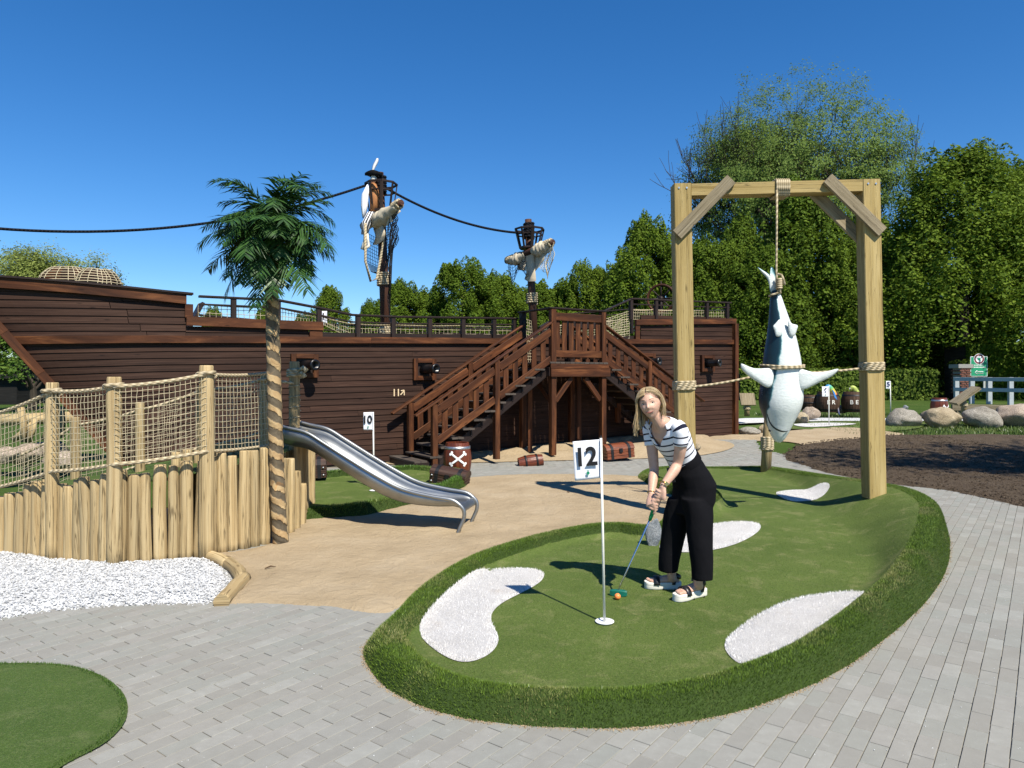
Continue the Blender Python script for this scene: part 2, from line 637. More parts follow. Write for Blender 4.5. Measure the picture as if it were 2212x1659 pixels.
def smooth_def(d, n=4):
    pts = catmull([Vector((a[0], a[1], a[2])) for a in d], n, True)
    w = catmull([Vector((a[3], 0, 0)) for a in d], n, True)
    return [(p.x, p.y) for p in pts], np.array([max(p.z, .02) for p in pts]), np.array([q.x for q in w])

class Green:
    def __init__(self, outl, hs_, ws_, zg, z0=-.006, crest=(.11, .19)):
        self.o, self.h, self.w, self.zg, self.crest = outl, hs_, ws_, zg, crest
        self.base = z0
    def prof(self, x, y):
        d, k = dist_poly(self.o, x, y)
        n = len(self.o)
        k0 = k.astype(int) % n
        k1 = (k0 + 1) % n
        f = k - k.astype(int)
        h = self.h[k0] * (1 - f) + self.h[k1] * f
        w = self.w[k0] * (1 - f) + self.w[k1] * f
        return d, h, w
    def z(self, x, y):
        x, y = np.asarray(x, float), np.asarray(y, float)
        d, h, w = self.prof(x, y)
        c0, c1 = self.crest
        up = np.sin(np.clip(d / c0, 0, 1) * math.pi / 2) * h
        dn = self.zg + (h - self.zg) * (1 - sstep(0, 1, (d - c1) / np.maximum(w - c1, .05)))
        z = np.where(d < c1, up, dn)
        z = np.where(d < .001, self.base, z)
        return z + terrv(y)

def blades(name, gr, fr, dens, hgt, wid, mat, parent, lim=None, ymax=99, label=None, flat=None):
    xs = [p[0] for p in gr.o]; ysl = [p[1] for p in gr.o]
    area = (max(xs) - min(xs)) * (max(ysl) - min(ysl))
    n = int(area * dens)
    x = rng.uniform(min(xs), max(xs), n); y = rng.uniform(min(ysl), max(ysl), n)
    m = (y < ymax) & (y > .6) & (np.abs(x) < .74 * y + .5)
    x, y = x[m], y[m]
    m = inside(gr.o, x, y)
    x, y = x[m], y[m]
    d, h, w = gr.prof(x, y)
    m = d < (fr if flat is None else flat(x, y)) + rng.uniform(-.012, .012, len(d))
    if lim is not None:
        for poly in lim:
            m &= ~inside(poly, x, y)
    x, y = x[m], y[m]
    z = gr.z(x, y)
    e = .012
    nx = -(gr.z(x + e, y) - gr.z(x - e, y)) / (2 * e)
    ny = -(gr.z(x, y + e) - gr.z(x, y - e)) / (2 * e)
    nx = np.clip(nx, -.9, .9); ny = np.clip(ny, -.9, .9)
    return blade_mesh(name, x, y, z, nx, ny, hgt, wid, mat, parent)
def blade_mesh(name, x, y, z, nx, ny, hgt, wid, mat, parent):
    n = len(x)
    L = hgt * rng.uniform(.55, 1.25, n)
    a = rng.uniform(0, 6.283, n)
    lean = rng.uniform(.1, .75, n)
    dx = nx * .9 + np.cos(a) * lean; dy = ny * .9 + np.sin(a) * lean; dz = np.ones(n)
    q = np.sqrt(dx ** 2 + dy ** 2 + dz ** 2)
    dx, dy, dz = dx / q * L, dy / q * L, dz / q * L
    b = rng.uniform(0, 6.283, n)
    wx, wy = np.cos(b) * wid, np.sin(b) * wid
    V = np.empty((n, 3, 3))
    V[:, 0] = np.stack([x - wx, y - wy, z - .004], 1)
    V[:, 1] = np.stack([x + wx, y + wy, z - .004], 1)
    V[:, 2] = np.stack([x + dx, y + dy, z + dz], 1)
    me = raw_mesh(name, V.reshape(-1, 3), np.arange(n * 3).reshape(-1, 3))
    o = mesh_obj(name, me, mat, parent)
    o['kind'] = 'stuff'
    return o
def split_green(root, gr, fr, step, m_carpet_, m_thatch):
    """carpet inside, fringe backing outside, both following the same swell"""
    n_ = len(gr.o)
    area2 = sum(gr.o[i][0] * gr.o[(i + 1) % n_][1] - gr.o[(i + 1) % n_][0] * gr.o[i][1] for i in range(n_))
    sg = 1 if area2 > 0 else -1
    off = []
    for i in range(n_):
        a_, b_ = gr.o[i - 1], gr.o[(i + 1) % n_]
        tx, ty = b_[0] - a_[0], b_[1] - a_[1]; L_ = math.hypot(tx, ty) + 1e-9
        q_ = (gr.o[i][0] - sg * ty / L_ * fr, gr.o[i][1] + sg * tx / L_ * fr)
        dd_ = float(gr.prof(np.array([q_[0]]), np.array([q_[1]]))[0][0])
        if dd_ > fr * .93 and bool(inside(gr.o, q_[0], q_[1])): off.append(q_)
    ob = sheet('carpet', gr.o, gr.z, step, m_carpet_, root, inner=off)
    me = ob.data
    me.materials.append(m_thatch)
    c = np.empty(len(me.polygons) * 3)
    me.polygons.foreach_get('center', c)
    c = c.reshape(-1, 3)
    d, h, w = gr.prof(c[:, 0], c[:, 1])
    vv = [v.co.copy() for v in me.vertices]
    A, B = [], []
    for p, dd in zip(me.polygons, d):
        (A if dd > fr * .985 else B).append(list(p.vertices))
    for nm, fl, mt in (('carpet', A, m_carpet_), ('fringe', B, m_thatch)):
        used = sorted({i for f in fl for i in f})
        ix = {k: i for i, k in enumerate(used)}
        m2 = bpy.data.meshes.new(nm)
        m2.from_pydata([vv[i] for i in used], [], [[ix[i] for i in f] for f in fl])
        m2.polygons.foreach_set('use_smooth', [True] * len(fl))
        if nm == 'carpet':
            m2.materials.append(mt)
            ob.data = m2
        else:
            mesh_obj(nm, m2, mt, root)
    return ob

# ---- pavement, laid at one angle everywhere
pav_poly = [(-7.5, 1.2), (8, 1.2), (9.5, 5), (9.5, 9.6), (6.6, 13), (5.4, 15.5), (6.3, 18.6), (5.2, 18.3), (-4.4, 12.3), (-4.3, 8.2), (-4.8, 6.4), (-7.5, 6.6)]
pavement = sheet('pavement', pav_poly, lambda x, y: terrv(y) - .0075, .7, M['bedding'])
tag(pavement, 'light grey concrete block paving round the putting greens', kind='structure')
sandA = GL([(478, 1304), (600, 1307), (720, 1314), (830, 1328), (900, 1300), (1100, 1250), (1300, 1200), (1470, 1150), (1530, 1095), (1470, 1066), (1425, 1045), (1392, 1030),
            (1300, 1025), (1200, 1024), (1100, 1026), (1010, 1032), (900, 1050), (640, 1090), (640, 1130), (560, 1180), (455, 1197), (490, 1225), (522, 1248), (505, 1275)], 0, 4)
HD = Vector((.84, .542, 0)).normalized()       # run of the ship's side
HN = Vector((HD.y, -HD.x, 0))                   # out of the ship towards us
H0 = Vector((-3.68, 12.7, 0))
def hull_pt(s, off=0.0, z=0.0):
    p = H0 + HD * s + HN * off
    return Vector((p.x, p.y, z))
frontB = [G(a, b) for a, b in [(820, 1004), (900, 1006), (1000, 1001), (1080, 999), (1200, 996), (1300, 994), (1400, 991), (1500, 986), (1560, 976), (1586, 965), (1575, 956), (1540, 950)]]
backB = [hull_pt(s, -.25) for s in (10.6, 8, 6, 4, 2, 1.0)]
sandB = XY(catmull(frontB, 3)) + XY(backB)
sandC = GL([(1500, 944), (1592, 938), (1640, 934), (1700, 930), (1760, 925), (1830, 922), (1900, 930), (1955, 937), (1880, 946), (1800, 953), (1745, 960), (1700, 953), (1600, 950), (1540, 950)], 0, 3)
sandD = GL([(560, 1035), (640, 1018), (700, 1008), (790, 998), (830, 990), (800, 985), (700, 995), (600, 1008), (540, 1015)], 0, 3)
soil = GL([(1692, 989), (1700, 975), (1718, 967), (1715, 962), (1745, 958), (1800, 951), (1870, 944), (2000, 939), (2212, 941), (2420, 955), (2420, 1140), (2212, 1098), (2100, 1071), (2000, 1055),
           (1900, 1042), (1800, 1025), (1735, 1008)], 0, 4)
gravel = GL([(-120, 1352), (0, 1339), (130, 1319), (300, 1308), (474, 1304), (503, 1270), (498, 1240), (450, 1205), (240, 1212), (100, 1200), (0, 1190), (-120, 1185)], 0, 4)
oA, hA, wA = smooth_def(g12)
green12 = Green(oA, hA, wA, .05)
gF = GL([(-140, 1445), (-60, 1438), (0, 1436), (90, 1436), (170, 1445), (232, 1470), (268, 1504), (276, 1540), (262, 1575), (222, 1612), (150, 1650), (90, 1690), (0, 1760), (-200, 1760)], 0, 4)
g10def = [(G(a, b).x, G(a, b).y, h, .26) for a, b, h in [(560, 1128, .12), (660, 1126, .13), (760, 1120, .14), (830, 1108, .14), (900, 1090, .14), (960, 1073, .14), (1003, 1056, .16), (1004, 1042, .2),
          (975, 1028, .12), (930, 1020, .1), (880, 1018, .1), (800, 1027, .12), (720, 1034, .14), (640, 1040, .12), (560, 1045, .1)]]
o10, h10, w10 = smooth_def(g10def)
green10 = Green(o10, h10, w10, .05, crest=(.09, .16))

def sandB_z(x, y):
    # a bank of sand heaped against the ship, higher towards the stern
    s = (x - H0.x) * HD.x + (y - H0.y) * HD.y
    off = (x - H0.x) * HN.x + (y - H0.y) * HN.y
    top = np.interp(s, [1.5, 2.5, 3.9, 5.7, 7.6, 9.2, 10.8], [.03, .10, .13, .20, .26, .22, .14])
    d, _ = dist_poly(XY(frontB), x, y)
    f = sstep(0.0, .9, np.where(off < 0.4, 2.0, d))
    base = terrv(y) + .012
    return base + np.maximum(top - base, 0) * f + fbm(x, y, 1.3, 3) * .012 * f
def sand_z(x, y):
    d, _ = dist_poly(sandA, x, y)
    e = np.clip(d / .25, 0, 1)
    return terrv(y) - .012 + .022 * np.clip(d / .05, 0, 1) + e * (.014 + .015 * fbm(x, y, 2.2, 4) + .009 * fbm(x, y, 6.0, 3, 3.1))
sand = sheet('sand', sandA, sand_z, .075, M['sand'])
tag(sand, 'smooth beige sand of the play area between the slide and the putting green', kind='structure')
sb = sheet('sand', sandB, sandB_z, .16, M['sand'])
tag(sb, 'beige sand heaped along the side of the ship under the stairs', kind='structure')
sc_ = sheet('sand', sandC, lambda x, y: terrv(y) - .012 + .032 * np.clip(dist_poly(sandC, x, y)[0] / .12, 0, 1) + .01 * fbm(x, y, 1.5), .3, M['sand'])
tag(sc_, 'pale sand strip between the grey path and the brown soil', kind='structure')
sd_ = sheet('sand', sandD, lambda x, y: terrv(y) - .012 + .032 * np.clip(dist_poly(sandD, x, y)[0] / .12, 0, 1) + .01 * fbm(x, y, 1.5), .2, M['sand'])
tag(sd_, 'narrow line of sand at the foot of the dark hull', kind='structure')
so = sheet('soil', soil, lambda x, y: terrv(y) - .012 + .045 * np.clip(dist_poly(soil, x, y)[0] / .2, 0, 1) + .03 * fbm(x, y, 1.1, 4), .16, M['soil'])
tag(so, 'bare brown raked soil bed', kind='structure')

# soil crumbs
n = 5200
x = rng.uniform(4.2, 11, n * 3); y = rng.uniform(8.6, 18.5, n * 3)
m = inside(soil, x, y) & (np.abs(x) < .76 * y)
x, y = x[m][:n], y[m][:n]
def pebble_mesh(name, x, y, z, size, mat, parent=None, flat=.7):
    """little eight-faced chips"""
    n = len(x)
    base = np.array([(1, 0, 0), (0, 1, 0), (-1, 0, 0), (0, -1, 0), (0, 0, 1), (0, 0, -1)], float)
    V = base[None] * rng.uniform(.55, 1.25, (n, 6, 1)) + rng.normal(0, .16, (n, 6, 3))
    V *= (size * rng.uniform(.5, 1.35, n))[:, None, None]
    q = rng.normal(size=(n, 4)); q /= np.linalg.norm(q, axis=1)[:, None]
    w_, i_, j_, k_ = q.T
    Rm = np.stack([1 - 2 * (j_ ** 2 + k_ ** 2), 2 * (i_ * j_ - k_ * w_), 2 * (i_ * k_ + j_ * w_),
                   2 * (i_ * j_ + k_ * w_), 1 - 2 * (i_ ** 2 + k_ ** 2), 2 * (j_ * k_ - i_ * w_),
                   2 * (i_ * k_ - j_ * w_), 2 * (j_ * k_ + i_ * w_), 1 - 2 * (i_ ** 2 + j_ ** 2)], 1).reshape(n, 3, 3)
    V = np.einsum('nij,nkj->nki', Rm, V)
    V[:, :, 2] *= flat
    V += np.stack([x, y, z], 1)[:, None, :]
    F = np.array([(0, 1, 4), (1, 2, 4), (2, 3, 4), (3, 0, 4), (1, 0, 5), (2, 1, 5), (3, 2, 5), (0, 3, 5)])
    Fa = (F[None] + (np.arange(n) * 6)[:, None, None]).reshape(-1, 3)
    me = raw_mesh(name, V.reshape(-1, 3), Fa)
    o = mesh_obj(name, me, mat, parent)
    o['kind'] = 'stuff'
    return o
crumbs = pebble_mesh('soil_crumbs', x, y, terrv(y) + .035 + .03 * fbm(x, y, 1.1, 4), .02, M['soil'], so)

gz = lambda x, y: terrv(y) - .012 + .045 * np.clip(dist_poly(gravel, x, y)[0] / .2, 0, 1) + .012 * fbm(x, y, 2.0)
gravel_bed = sheet('gravel_bed', gravel, gz, .15, M['marble'])
tag(gravel_bed, 'bed of white marble gravel below the log palisade', kind='structure')
n = 36000
x = rng.uniform(-6, -2.2, n); y = rng.uniform(4.6, 7.0, n)
m = inside(gravel, x, y) & (np.abs(x) < .82 * y)
x, y = x[m], y[m]
gs = pebble_mesh('gravel', x, y, gz(x, y) + rng.uniform(.0, .014, len(x)), .0115, M['marble'], gravel_bed)

# ---- pavers
PA = R(37.0)
pd = Vector((math.sin(PA), math.cos(PA)))
pq = Vector((math.cos(PA), -math.sin(PA)))
PL, PW = .2085, .0862
cov = [sandA, sandB, sandC, soil, gravel, gF, o10, oA]
cand = []
for i in range(-170, 175):
    for j in range(-20, 110):
        a = (j + (.5 if i % 2 else 0.0)) * PL
        b = i * PW
        cand.append((pd.x * a + pq.x * b, pd.y * a + pq.y * b))
cand = np.array(cand)
px_, py_ = cand[:, 0], cand[:, 1]
keep = (py_ > 2.3) & (np.abs(px_) < .86 * py_ + 1.0) & inside(pav_poly, px_, py_)
px_, py_ = px_[keep], py_[keep]
keep = np.ones(len(px_), bool)
for poly in cov:
    ins = inside(poly, px_, py_)
    d, _ = dist_poly(poly, px_, py_)
    keep &= ~(ins & (d > .14))
px_, py_ = px_[keep], py_[keep]
order = np.argsort(py_)
px_, py_ = px_[order], py_[order]
def paver_bm():
    mb = MB()
    g, c, t = .0017, .0038, .03
    cw = .0022
    l, w = PL / 2 - .0022, PW / 2 - g
    lo = [(-l, -w), (l, -w), (l, w), (-l, w)]
    hi = [(-l + c, -w + cw), (l - c, -w + cw), (l - c, w - cw), (-l + c, w - cw)]
    for x, y in lo: mb.v.append((x, y, -t))
    for x, y in lo: mb.v.append((x, y, -c))
    for x, y in hi: mb.v.append((x, y, 0))
    for k in range(4):
        m_ = (k + 1) % 4
        mb.face([k, m_, 4 + m_, 4 + k]); mb.face([4 + k, 4 + m_, 8 + m_, 8 + k])
    mb.face([8, 9, 10, 11])
    return mb
tmp = paver_bm()
vis = np.abs((px_ / py_) * FPX) < 530
first = [i for i in range(len(px_)) if vis[i] and FPX * CAMH / py_[i] + HYP < 775 and not any(bool(inside(pl, px_[i], py_[i])) for pl in (oA, gF, gravel, sandA))][:300]
fs = set(first)
base = tmp.build('paver', M['paver'], pavement)
pm = base.data
prot = math.atan2(pd.y, pd.x)
for k, i in enumerate(first):
    o = base if k == 0 else bpy.data.objects.new('paver', pm)
    if k: link(o, pavement)
    o.location = (px_[i], py_[i], terr(py_[i]) + random.uniform(-.0022, .0015))
    o.rotation_euler = (random.gauss(0, .006), random.gauss(0, .004), prot + random.gauss(0, .004))
rest = [i for i in range(len(px_)) if i not in fs]
tv = np.array(tmp.v); nf = [f for f in tmp.f]
n = len(rest)
rx, ry = px_[rest], py_[rest]
an = prot + rng.normal(0, .004, n)
ca, sa = np.cos(an)[:, None], np.sin(an)[:, None]
V = np.empty((n, len(tv), 3))
V[:, :, 0] = tv[None, :, 0] * ca - tv[None, :, 1] * sa + rx[:, None]
V[:, :, 1] = tv[None, :, 0] * sa + tv[None, :, 1] * ca + ry[:, None]
V[:, :, 2] = tv[None, :, 2] + (terrv(ry) + rng.uniform(-.0022, .0015, n))[:, None] + tv[None, :, 0] * rng.normal(0, .006, n)[:, None] + tv[None, :, 1] * rng.normal(0, .008, n)[:, None]
Fa = (np.array(nf)[None] + (np.arange(n) * len(tv))[:, None, None]).reshape(-1, 4)
ob = mesh_obj('pavers', raw_mesh('pavers', V.reshape(-1, 3), Fa), M['paver_i'], pavement)
ob['kind'] = 'stuff'

# ================================================================== putting greens
pg = thing('putting_green', 'large kidney shaped putting green with raised grassy rim and four white bunkers', 'putting green', (G(1306, 1345).x, G(1306, 1345).y, 0))
def adopt(root):
    """children were modelled in world coordinates"""
    inv = Matrix.Translation(-root.location)
    for c in root.children:
        c.matrix_parent_inverse = inv
split_green(pg, green12, .265, .07, M['carpet'], M['thatch'])
bk = [GL(l, .05, 4) for l in (
    [(890, 1330), (905, 1298), (940, 1265), (990, 1243), (1050, 1231), (1120, 1228), (1165, 1231), (1178, 1243), (1165, 1262), (1120, 1285), (1080, 1305), (1058, 1330), (1065, 1355), (1080, 1378), (1070, 1405), (1040, 1425), (1000, 1434), (960, 1420), (920, 1390), (895, 1360)],
    [(1562, 1397), (1575, 1375), (1620, 1340), (1680, 1305), (1740, 1289), (1800, 1281), (1850, 1277), (1872, 1288), (1850, 1313), (1780, 1358), (1700, 1408), (1655, 1436), (1615, 1444), (1580, 1425)],
    [(1410, 1185), (1470, 1152), (1520, 1136), (1590, 1126), (1640, 1130), (1645, 1143), (1620, 1163), (1570, 1184), (1500, 1195), (1450, 1192)],
    [(1678, 1065), (1720, 1060), (1770, 1062), (1792, 1070), (1775, 1079), (1720, 1084), (1690, 1076)])]
def keep_off_rim(poly, dmin=.315):
    out = []
    for x_, y_ in poly:
        for _ in range(40):
            d_ = float(green12.prof(np.array([x_]), np.array([y_]))[0][0])
            if d_ >= dmin: break
            gx_ = float(green12.prof(np.array([x_ + .01]), np.array([y_]))[0][0]) - d_
            gy_ = float(green12.prof(np.array([x_]), np.array([y_ + .01]))[0][0]) - d_
            L_ = math.hypot(gx_, gy_) + 1e-9
            x_ += gx_ / L_ * .012; y_ += gy_ / L_ * .012
        out.append((x_, y_))
    for _ in range(7):
        n_ = len(out)
        out = [((out[i - 1][0] + 2 * out[i][0] + out[(i + 1) % n_][0]) / 4, (out[i - 1][1] + 2 * out[i][1] + out[(i + 1) % n_][1]) / 4) for i in range(n_)]
    keep = [out[0]]
    for p_ in out[1:]:
        if math.hypot(p_[0] - keep[-1][0], p_[1] - keep[-1][1]) > .02: keep.append(p_)
    return keep
bk[0] = keep_off_rim(bk[0], .25); bk[1] = keep_off_rim(bk[1], .25); bk[2] = keep_off_rim(bk[2], .2)
lab = ['bean shaped white turf bunker', 'long white turf bunker by the near rim', 'white turf bunker beside the grassy hump', 'small far white turf bunker']
for poly, lb in zip(bk, lab):
    b_ = sheet('bunker', poly, lambda x, y, q=poly: green12.z(x, y) + .005 + .010 * np.clip(dist_poly(q, x, y)[0] / .06, 0, 1), .035, M['bunker'], pg)
    b_['label'] = lb
    xs = rng.uniform(min(p[0] for p in poly), max(p[0] for p in poly), 30000); yb_ = rng.uniform(min(p[1] for p in poly), max(p[1] for p in poly), 30000)
    m = inside(poly, xs, yb_)
    xs, yb_ = xs[m], yb_[m]
    blade_mesh('bunker_pile', xs, yb_, green12.z(xs, yb_) + .010, np.zeros(len(xs)), np.zeros(len(xs)), .013, .0021, M['white_blade'], pg)
blades('fringe_grass', green12, .265, 30000, .0145, .0019, M['blade'], pg, lim=bk, ymax=13)
n = 150000
x = rng.uniform(-1, 4.8, n); y = rng.uniform(3.4, 8.5, n)
m = inside(oA, x, y) & (np.abs(x) < .74 * y) & (rng.random(n) < np.clip((9.5 - y) / 5, 0, 1))
for poly in bk: m &= ~inside(poly, x, y)
x, y = x[m], y[m]
d_, h_, w_ = green12.prof(x, y)
m = d_ > .255
x, y = x[m], y[m]
blade_mesh('carpet_pile', x, y, green12.z(x, y), np.zeros(len(x)), np.zeros(len(x)), .008, .0022, M['nap'], pg)
cup = G(1306, 1345, .05)
mb = MB()
mb.lathe([(.062, .0), (.062, .004), (.052, .006), (.052, -.03), (.0005, -.03)], 28, (cup.x, cup.y, .058))
M['white_plastic'] = m_plain('white plastic', (.72, .73, .74), .45, .4, var=.04)
mb.build('hole_cup', M['white_plastic'], pg)
adopt(pg)

# sand swept into the foot of the rim
th = rng.integers(0, len(oA), 9000); f_ = rng.random(9000)
ox_ = np.array([p[0] for p in oA]); oy_ = np.array([p[1] for p in oA])
x = ox_[th] * (1 - f_) + ox_[(th + 1) % len(oA)] * f_ + rng.normal(0, .012, 9000); y = oy_[th] * (1 - f_) + oy_[(th + 1) % len(oA)] * f_ + rng.normal(0, .012, 9000)
m = (y < 8) & ~inside(sandA, x, y)
pebble_mesh('sand_grains', x[m], y[m], np.full(int(m.sum()), .001), .0045, M['sand'], pavement)
n = 2500
x = rng.uniform(-4.5, 5.5, n); y = rng.uniform(3.0, 8.5, n)
m = inside(pav_poly, x, y) & ~inside(oA, x, y) & ~inside(sandA, x, y)
pebble_mesh('grit', x[m], y[m], np.full(int(m.sum()), .001), .0028, M['marble'], pavement)
pg2 = thing('putting_green', 'flat round putting green cut off by the left edge of the picture', 'putting green', (-2.2, 3.3, 0))
gfl = Green(gF, np.full(len(gF), .02), np.full(len(gF), .06), .018, z0=.010, crest=(.02, .03))
sheet('carpet', gF, gfl.z, .12, M['carpet2'], pg2)
blades('edge_grass', gfl, .03, 26000, .010, .0018, M['blade_edge'], pg2)
adopt(pg2)

c10 = G(807, 1068)
pg3 = thing('putting_green', 'putting green with a grassy bank behind the steel slide', 'putting green', (c10.x, c10.y, 0))
split_green(pg3, green10, .24, .09, M['carpet'], M['thatch'])
blades('fringe_grass', green10, .24, 9000, .035, .0035, M['blade_bright'], pg3)
mb = MB()
mb.lathe([(.06, 0), (.06, .006), (.045, .008)], 20, (c10.x, c10.y, .055))
mb.build('hole_cup', M['white_plastic'], pg3)
adopt(pg3)
# ================================================================== pirate ship
M['hull'] = m_wood('dark stained planks', (.018, .0085, .006), (.042, .0205, .0135), (.075, .041, .028), .68, 1.3, 46, .4, True, .3, spec=.15)
M['trim'] = m_wood('red brown stained timber', (.026, .010, .005), (.095, .032, .012), (.30, .115, .040), .6, 1.0, 7, .85, True, .2, spec=.2)
M['darkwood'] = m_wood('dark brown timber', (.010, .006, .005), (.022, .013, .011), (.042, .026, .021), .55, 1.3, 30, .3, True, .25)
M['tread'] = m_wood('weathered grey brown treads', (.035, .027, .022), (.075, .06, .05), (.13, .11, .09), .75, 1.5, 40, .4)
M['iron'] = m_plain('black iron', (.006, .006, .007), .32, .5, 0.0, var=.2)
M['rope'] = m_rope('hemp rope', (.30, .24, .145), (.56, .47, .32), 16)
M['ropeb'] = m_rope('black rope', (.004, .004, .006), (.014, .015, .022), 16)
M['net'] = m_plain('net cord', (.50, .43, .29), .9, .1, var=.2)
M['net_dark'] = m_plain('dark net cord', (.025, .027, .03), .9, .1, var=.2)
M['cream_paint'] = m_plain('cream paint', (.62, .48, .30), .7, .2, var=.1)

SL = 11.45                           # length of the straight side from H0 to the sternpost
S_A = -2.3                           # where the bow starts to curve
def wale_z(s): return 2.33 + (2.60 - 2.33) * s / SL
def plank_w(s): return .109 + (.1205 - .109) * max(s, -2) / SL
STEM0 = Vector((-7.18, 13.2, 0))
def stem_s(z): return -2.65 - .752 * z
def stem_pt(z):
    p = hull_pt(stem_s(z), -.30)
    return Vector((p.x, p.y, z))
def stem_pt_old(z):
    k = np.interp(z, [-.1, 0, 2.12, 2.52, 3.3, 3.6], [-.06, 0, 1.69, 1.95, 2.55, 2.8])
    return Vector((STEM0.x - HD.x * k, STEM0.y - HD.y * k, z))
BOWN = 12
def hull_at(t, z, off=0.0):
    """t<0: bow (-1 = stem), t>=0 metres along the straight side"""
    A = hull_pt(S_A)
    if t >= 0:
        p = hull_pt(S_A + t, off)
        return Vector((p.x, p.y, z))
    b = -t
    s_ = lerp(S_A, stem_s(z), b)
    p = hull_pt(s_, off - .30 * b * b)
    return Vector((p.x, p.y, z))
    T = stem_pt(z)
    C = hull_pt(S_A - 1.15)
    p = A * (1 - b) ** 2 + C * (2 * b * (1 - b)) + T * b * b
    d = (A * (-2 * (1 - b)) + C * (2 - 4 * b) + T * (2 * b))
    nrm = Vector((-d.y, d.x, 0)).normalized()
    if nrm.dot(Vector((0, -1, 0))) < 0: nrm = -nrm
    return Vector((p.x + nrm.x * off, p.y + nrm.y * off, z))
def s_of(t):                         # arc coordinate used for the sheer
    return S_A + t if t >= 0 else S_A + t * 2.6
LT = SL - S_A                        # t at the sternpost

ship = thing('pirate_ship', 'large dark brown wooden play pirate ship with red brown trim boards', 'ship', hull_pt(5, -1.8))
SHIPINV = None
hull = MB()
# inner skin behind the boards, deck and far side
def strip(mb, ts, zlo, zhi, off=0.0, thick=.0, lap=.0):
    """a board following the side: outer face, with its lower edge standing proud"""
    lo = [hull_at(t, zlo(s_of(t)), off + lap) for t in ts]
    hi = [hull_at(t, zhi(s_of(t)), off) for t in ts]
    lo2 = [hull_at(t, zlo(s_of(t)), off - thick) for t in ts]
    hi2 = [hull_at(t, zhi(s_of(t)), off - thick) for t in ts]
    rings = [[lo[i], hi[i], hi2[i], lo2[i]] for i in range(len(ts))]
    us = [0.0]
    for i in range(1, len(ts)):
        us.append(us[-1] + (lo[i] - lo[i - 1]).length)
    h = (hi[0] - lo[0]).length
    mb.grid(rings, True, True, us, False, [0, h, h + thick, 2 * h + thick, 2 * h + 2 * thick])
    return mb
bow_ts = [-1 + i / BOWN for i in range(BOWN)]
skin = MB()
strip(skin, bow_ts + [0, LT], lambda s: .0, lambda s: wale_z(s) + .12, -.045, .02)
strip(skin, bow_ts + [0, .33], lambda s: wale_z(s) + .1, lambda s: interp(s, [-6.1, -2.3], [3.2, 2.9]), -.05, .02)
hull_o = skin.build('hull', M['darkwood'], ship)
nplank = 0
def add_plank(ts, zlo, zhi, parent=hull_o, lap=.014, off=-.022):
    mb = MB()
    strip(mb, ts, zlo, zhi, off, .02, lap)
    mid = hull_at(ts[len(ts) // 2], 1.0)
    return mb.build('plank', M['hull'], parent)
def ts_range(t0, t1):
    l = [t for t in bow_ts if t0 < t < t1]
    if t0 < 0 < t1: l.append(0.0)
    return [t0] + l + [t1]
random.seed(21)
for i in range(21):
    zl = lambda s, i=i: wale_z(s) - plank_w(s) * (i + 1) + .004
    zh = lambda s, i=i: wale_z(s) - plank_w(s) * i
    cuts = [-1.0] + sorted(random.uniform(2.0, 13) for _ in range(2)) + [LT - .06]
    for a, b in zip(cuts[:-1], cuts[1:]):
        add_plank(ts_range(a, b - .004), zl, zh)
# forecastle boards above the wale (bow only), half-deck boards and stern boards
def bow_top(s): return interp(s, [-6, -1.6, .05], [3.24, 3.0, 2.90]) - .02
t_fc = 0 - S_A + hull_pt(0).x * 0    # t of s=0
def s_px(px):                        # s on the straight side seen at this survey x
    k = (px * K - CXP) / FPX
    # H0.x + HD.x s = k (H0.y + HD.y s)
    return (k * H0.y - H0.x) / (HD.x - k * HD.y)
def side_z(px, py):
    s = s_px(px)
    return CAMH + (HYP - py * K) * (H0.y + HD.y * s) / FPX
s1 = s_px(402)      # end of the forecastle
s2 = s_px(697)      # end of the middle step
s3 = s_px(1372)     # start of the stern castle
zf_top = lambda s: interp(s, [-4.9, s_px(150), s1], [side_z(-40, 592), side_z(150, 610), side_z(402, 637)])
z_mid = side_z(560, 690)
z_st_lo, z_st_hi = side_z(1400, 692), side_z(1580, 688)
z_stern = lambda s: lerp(z_st_lo, z_st_hi, (s - s3) / (SL - s3))
for i in range(11):
    zl = lambda s, i=i: min(wale_z(s) + .115 * i + .004, zf_top(s) - .03)
    zh = lambda s, i=i: min(wale_z(s) + .115 * (i + 1), zf_top(s) - .01)
    cuts = [-1.0, random.uniform(-.6, -.1), s1 - S_A]
    for a, b in zip(cuts[:-1], cuts[1:]):
        if zh(s_of(b)) - zl(s_of(b)) < .03:
            b2 = b
            while b2 > a + .1 and zh(s_of(b2)) - zl(s_of(b2)) < .03: b2 -= .05
            if b2 <= a + .12: continue
            b = b2
        add_plank(ts_range(a, b - .004), zl, zh)
for i in range(2):
    add_plank([s1 - S_A, s2 - S_A - .25], lambda s, i=i: wale_z(s) + .1 * i + .004, lambda s, i=i: min(wale_z(s) + .1 * (i + 1), z_mid - .02))
for i in range(5):
    add_plank([s3 - S_A + .2, LT - .06], lambda s, i=i: wale_z(s) + .125 * i + .004, lambda s, i=i: wale_z(s) + .125 * (i + 1))
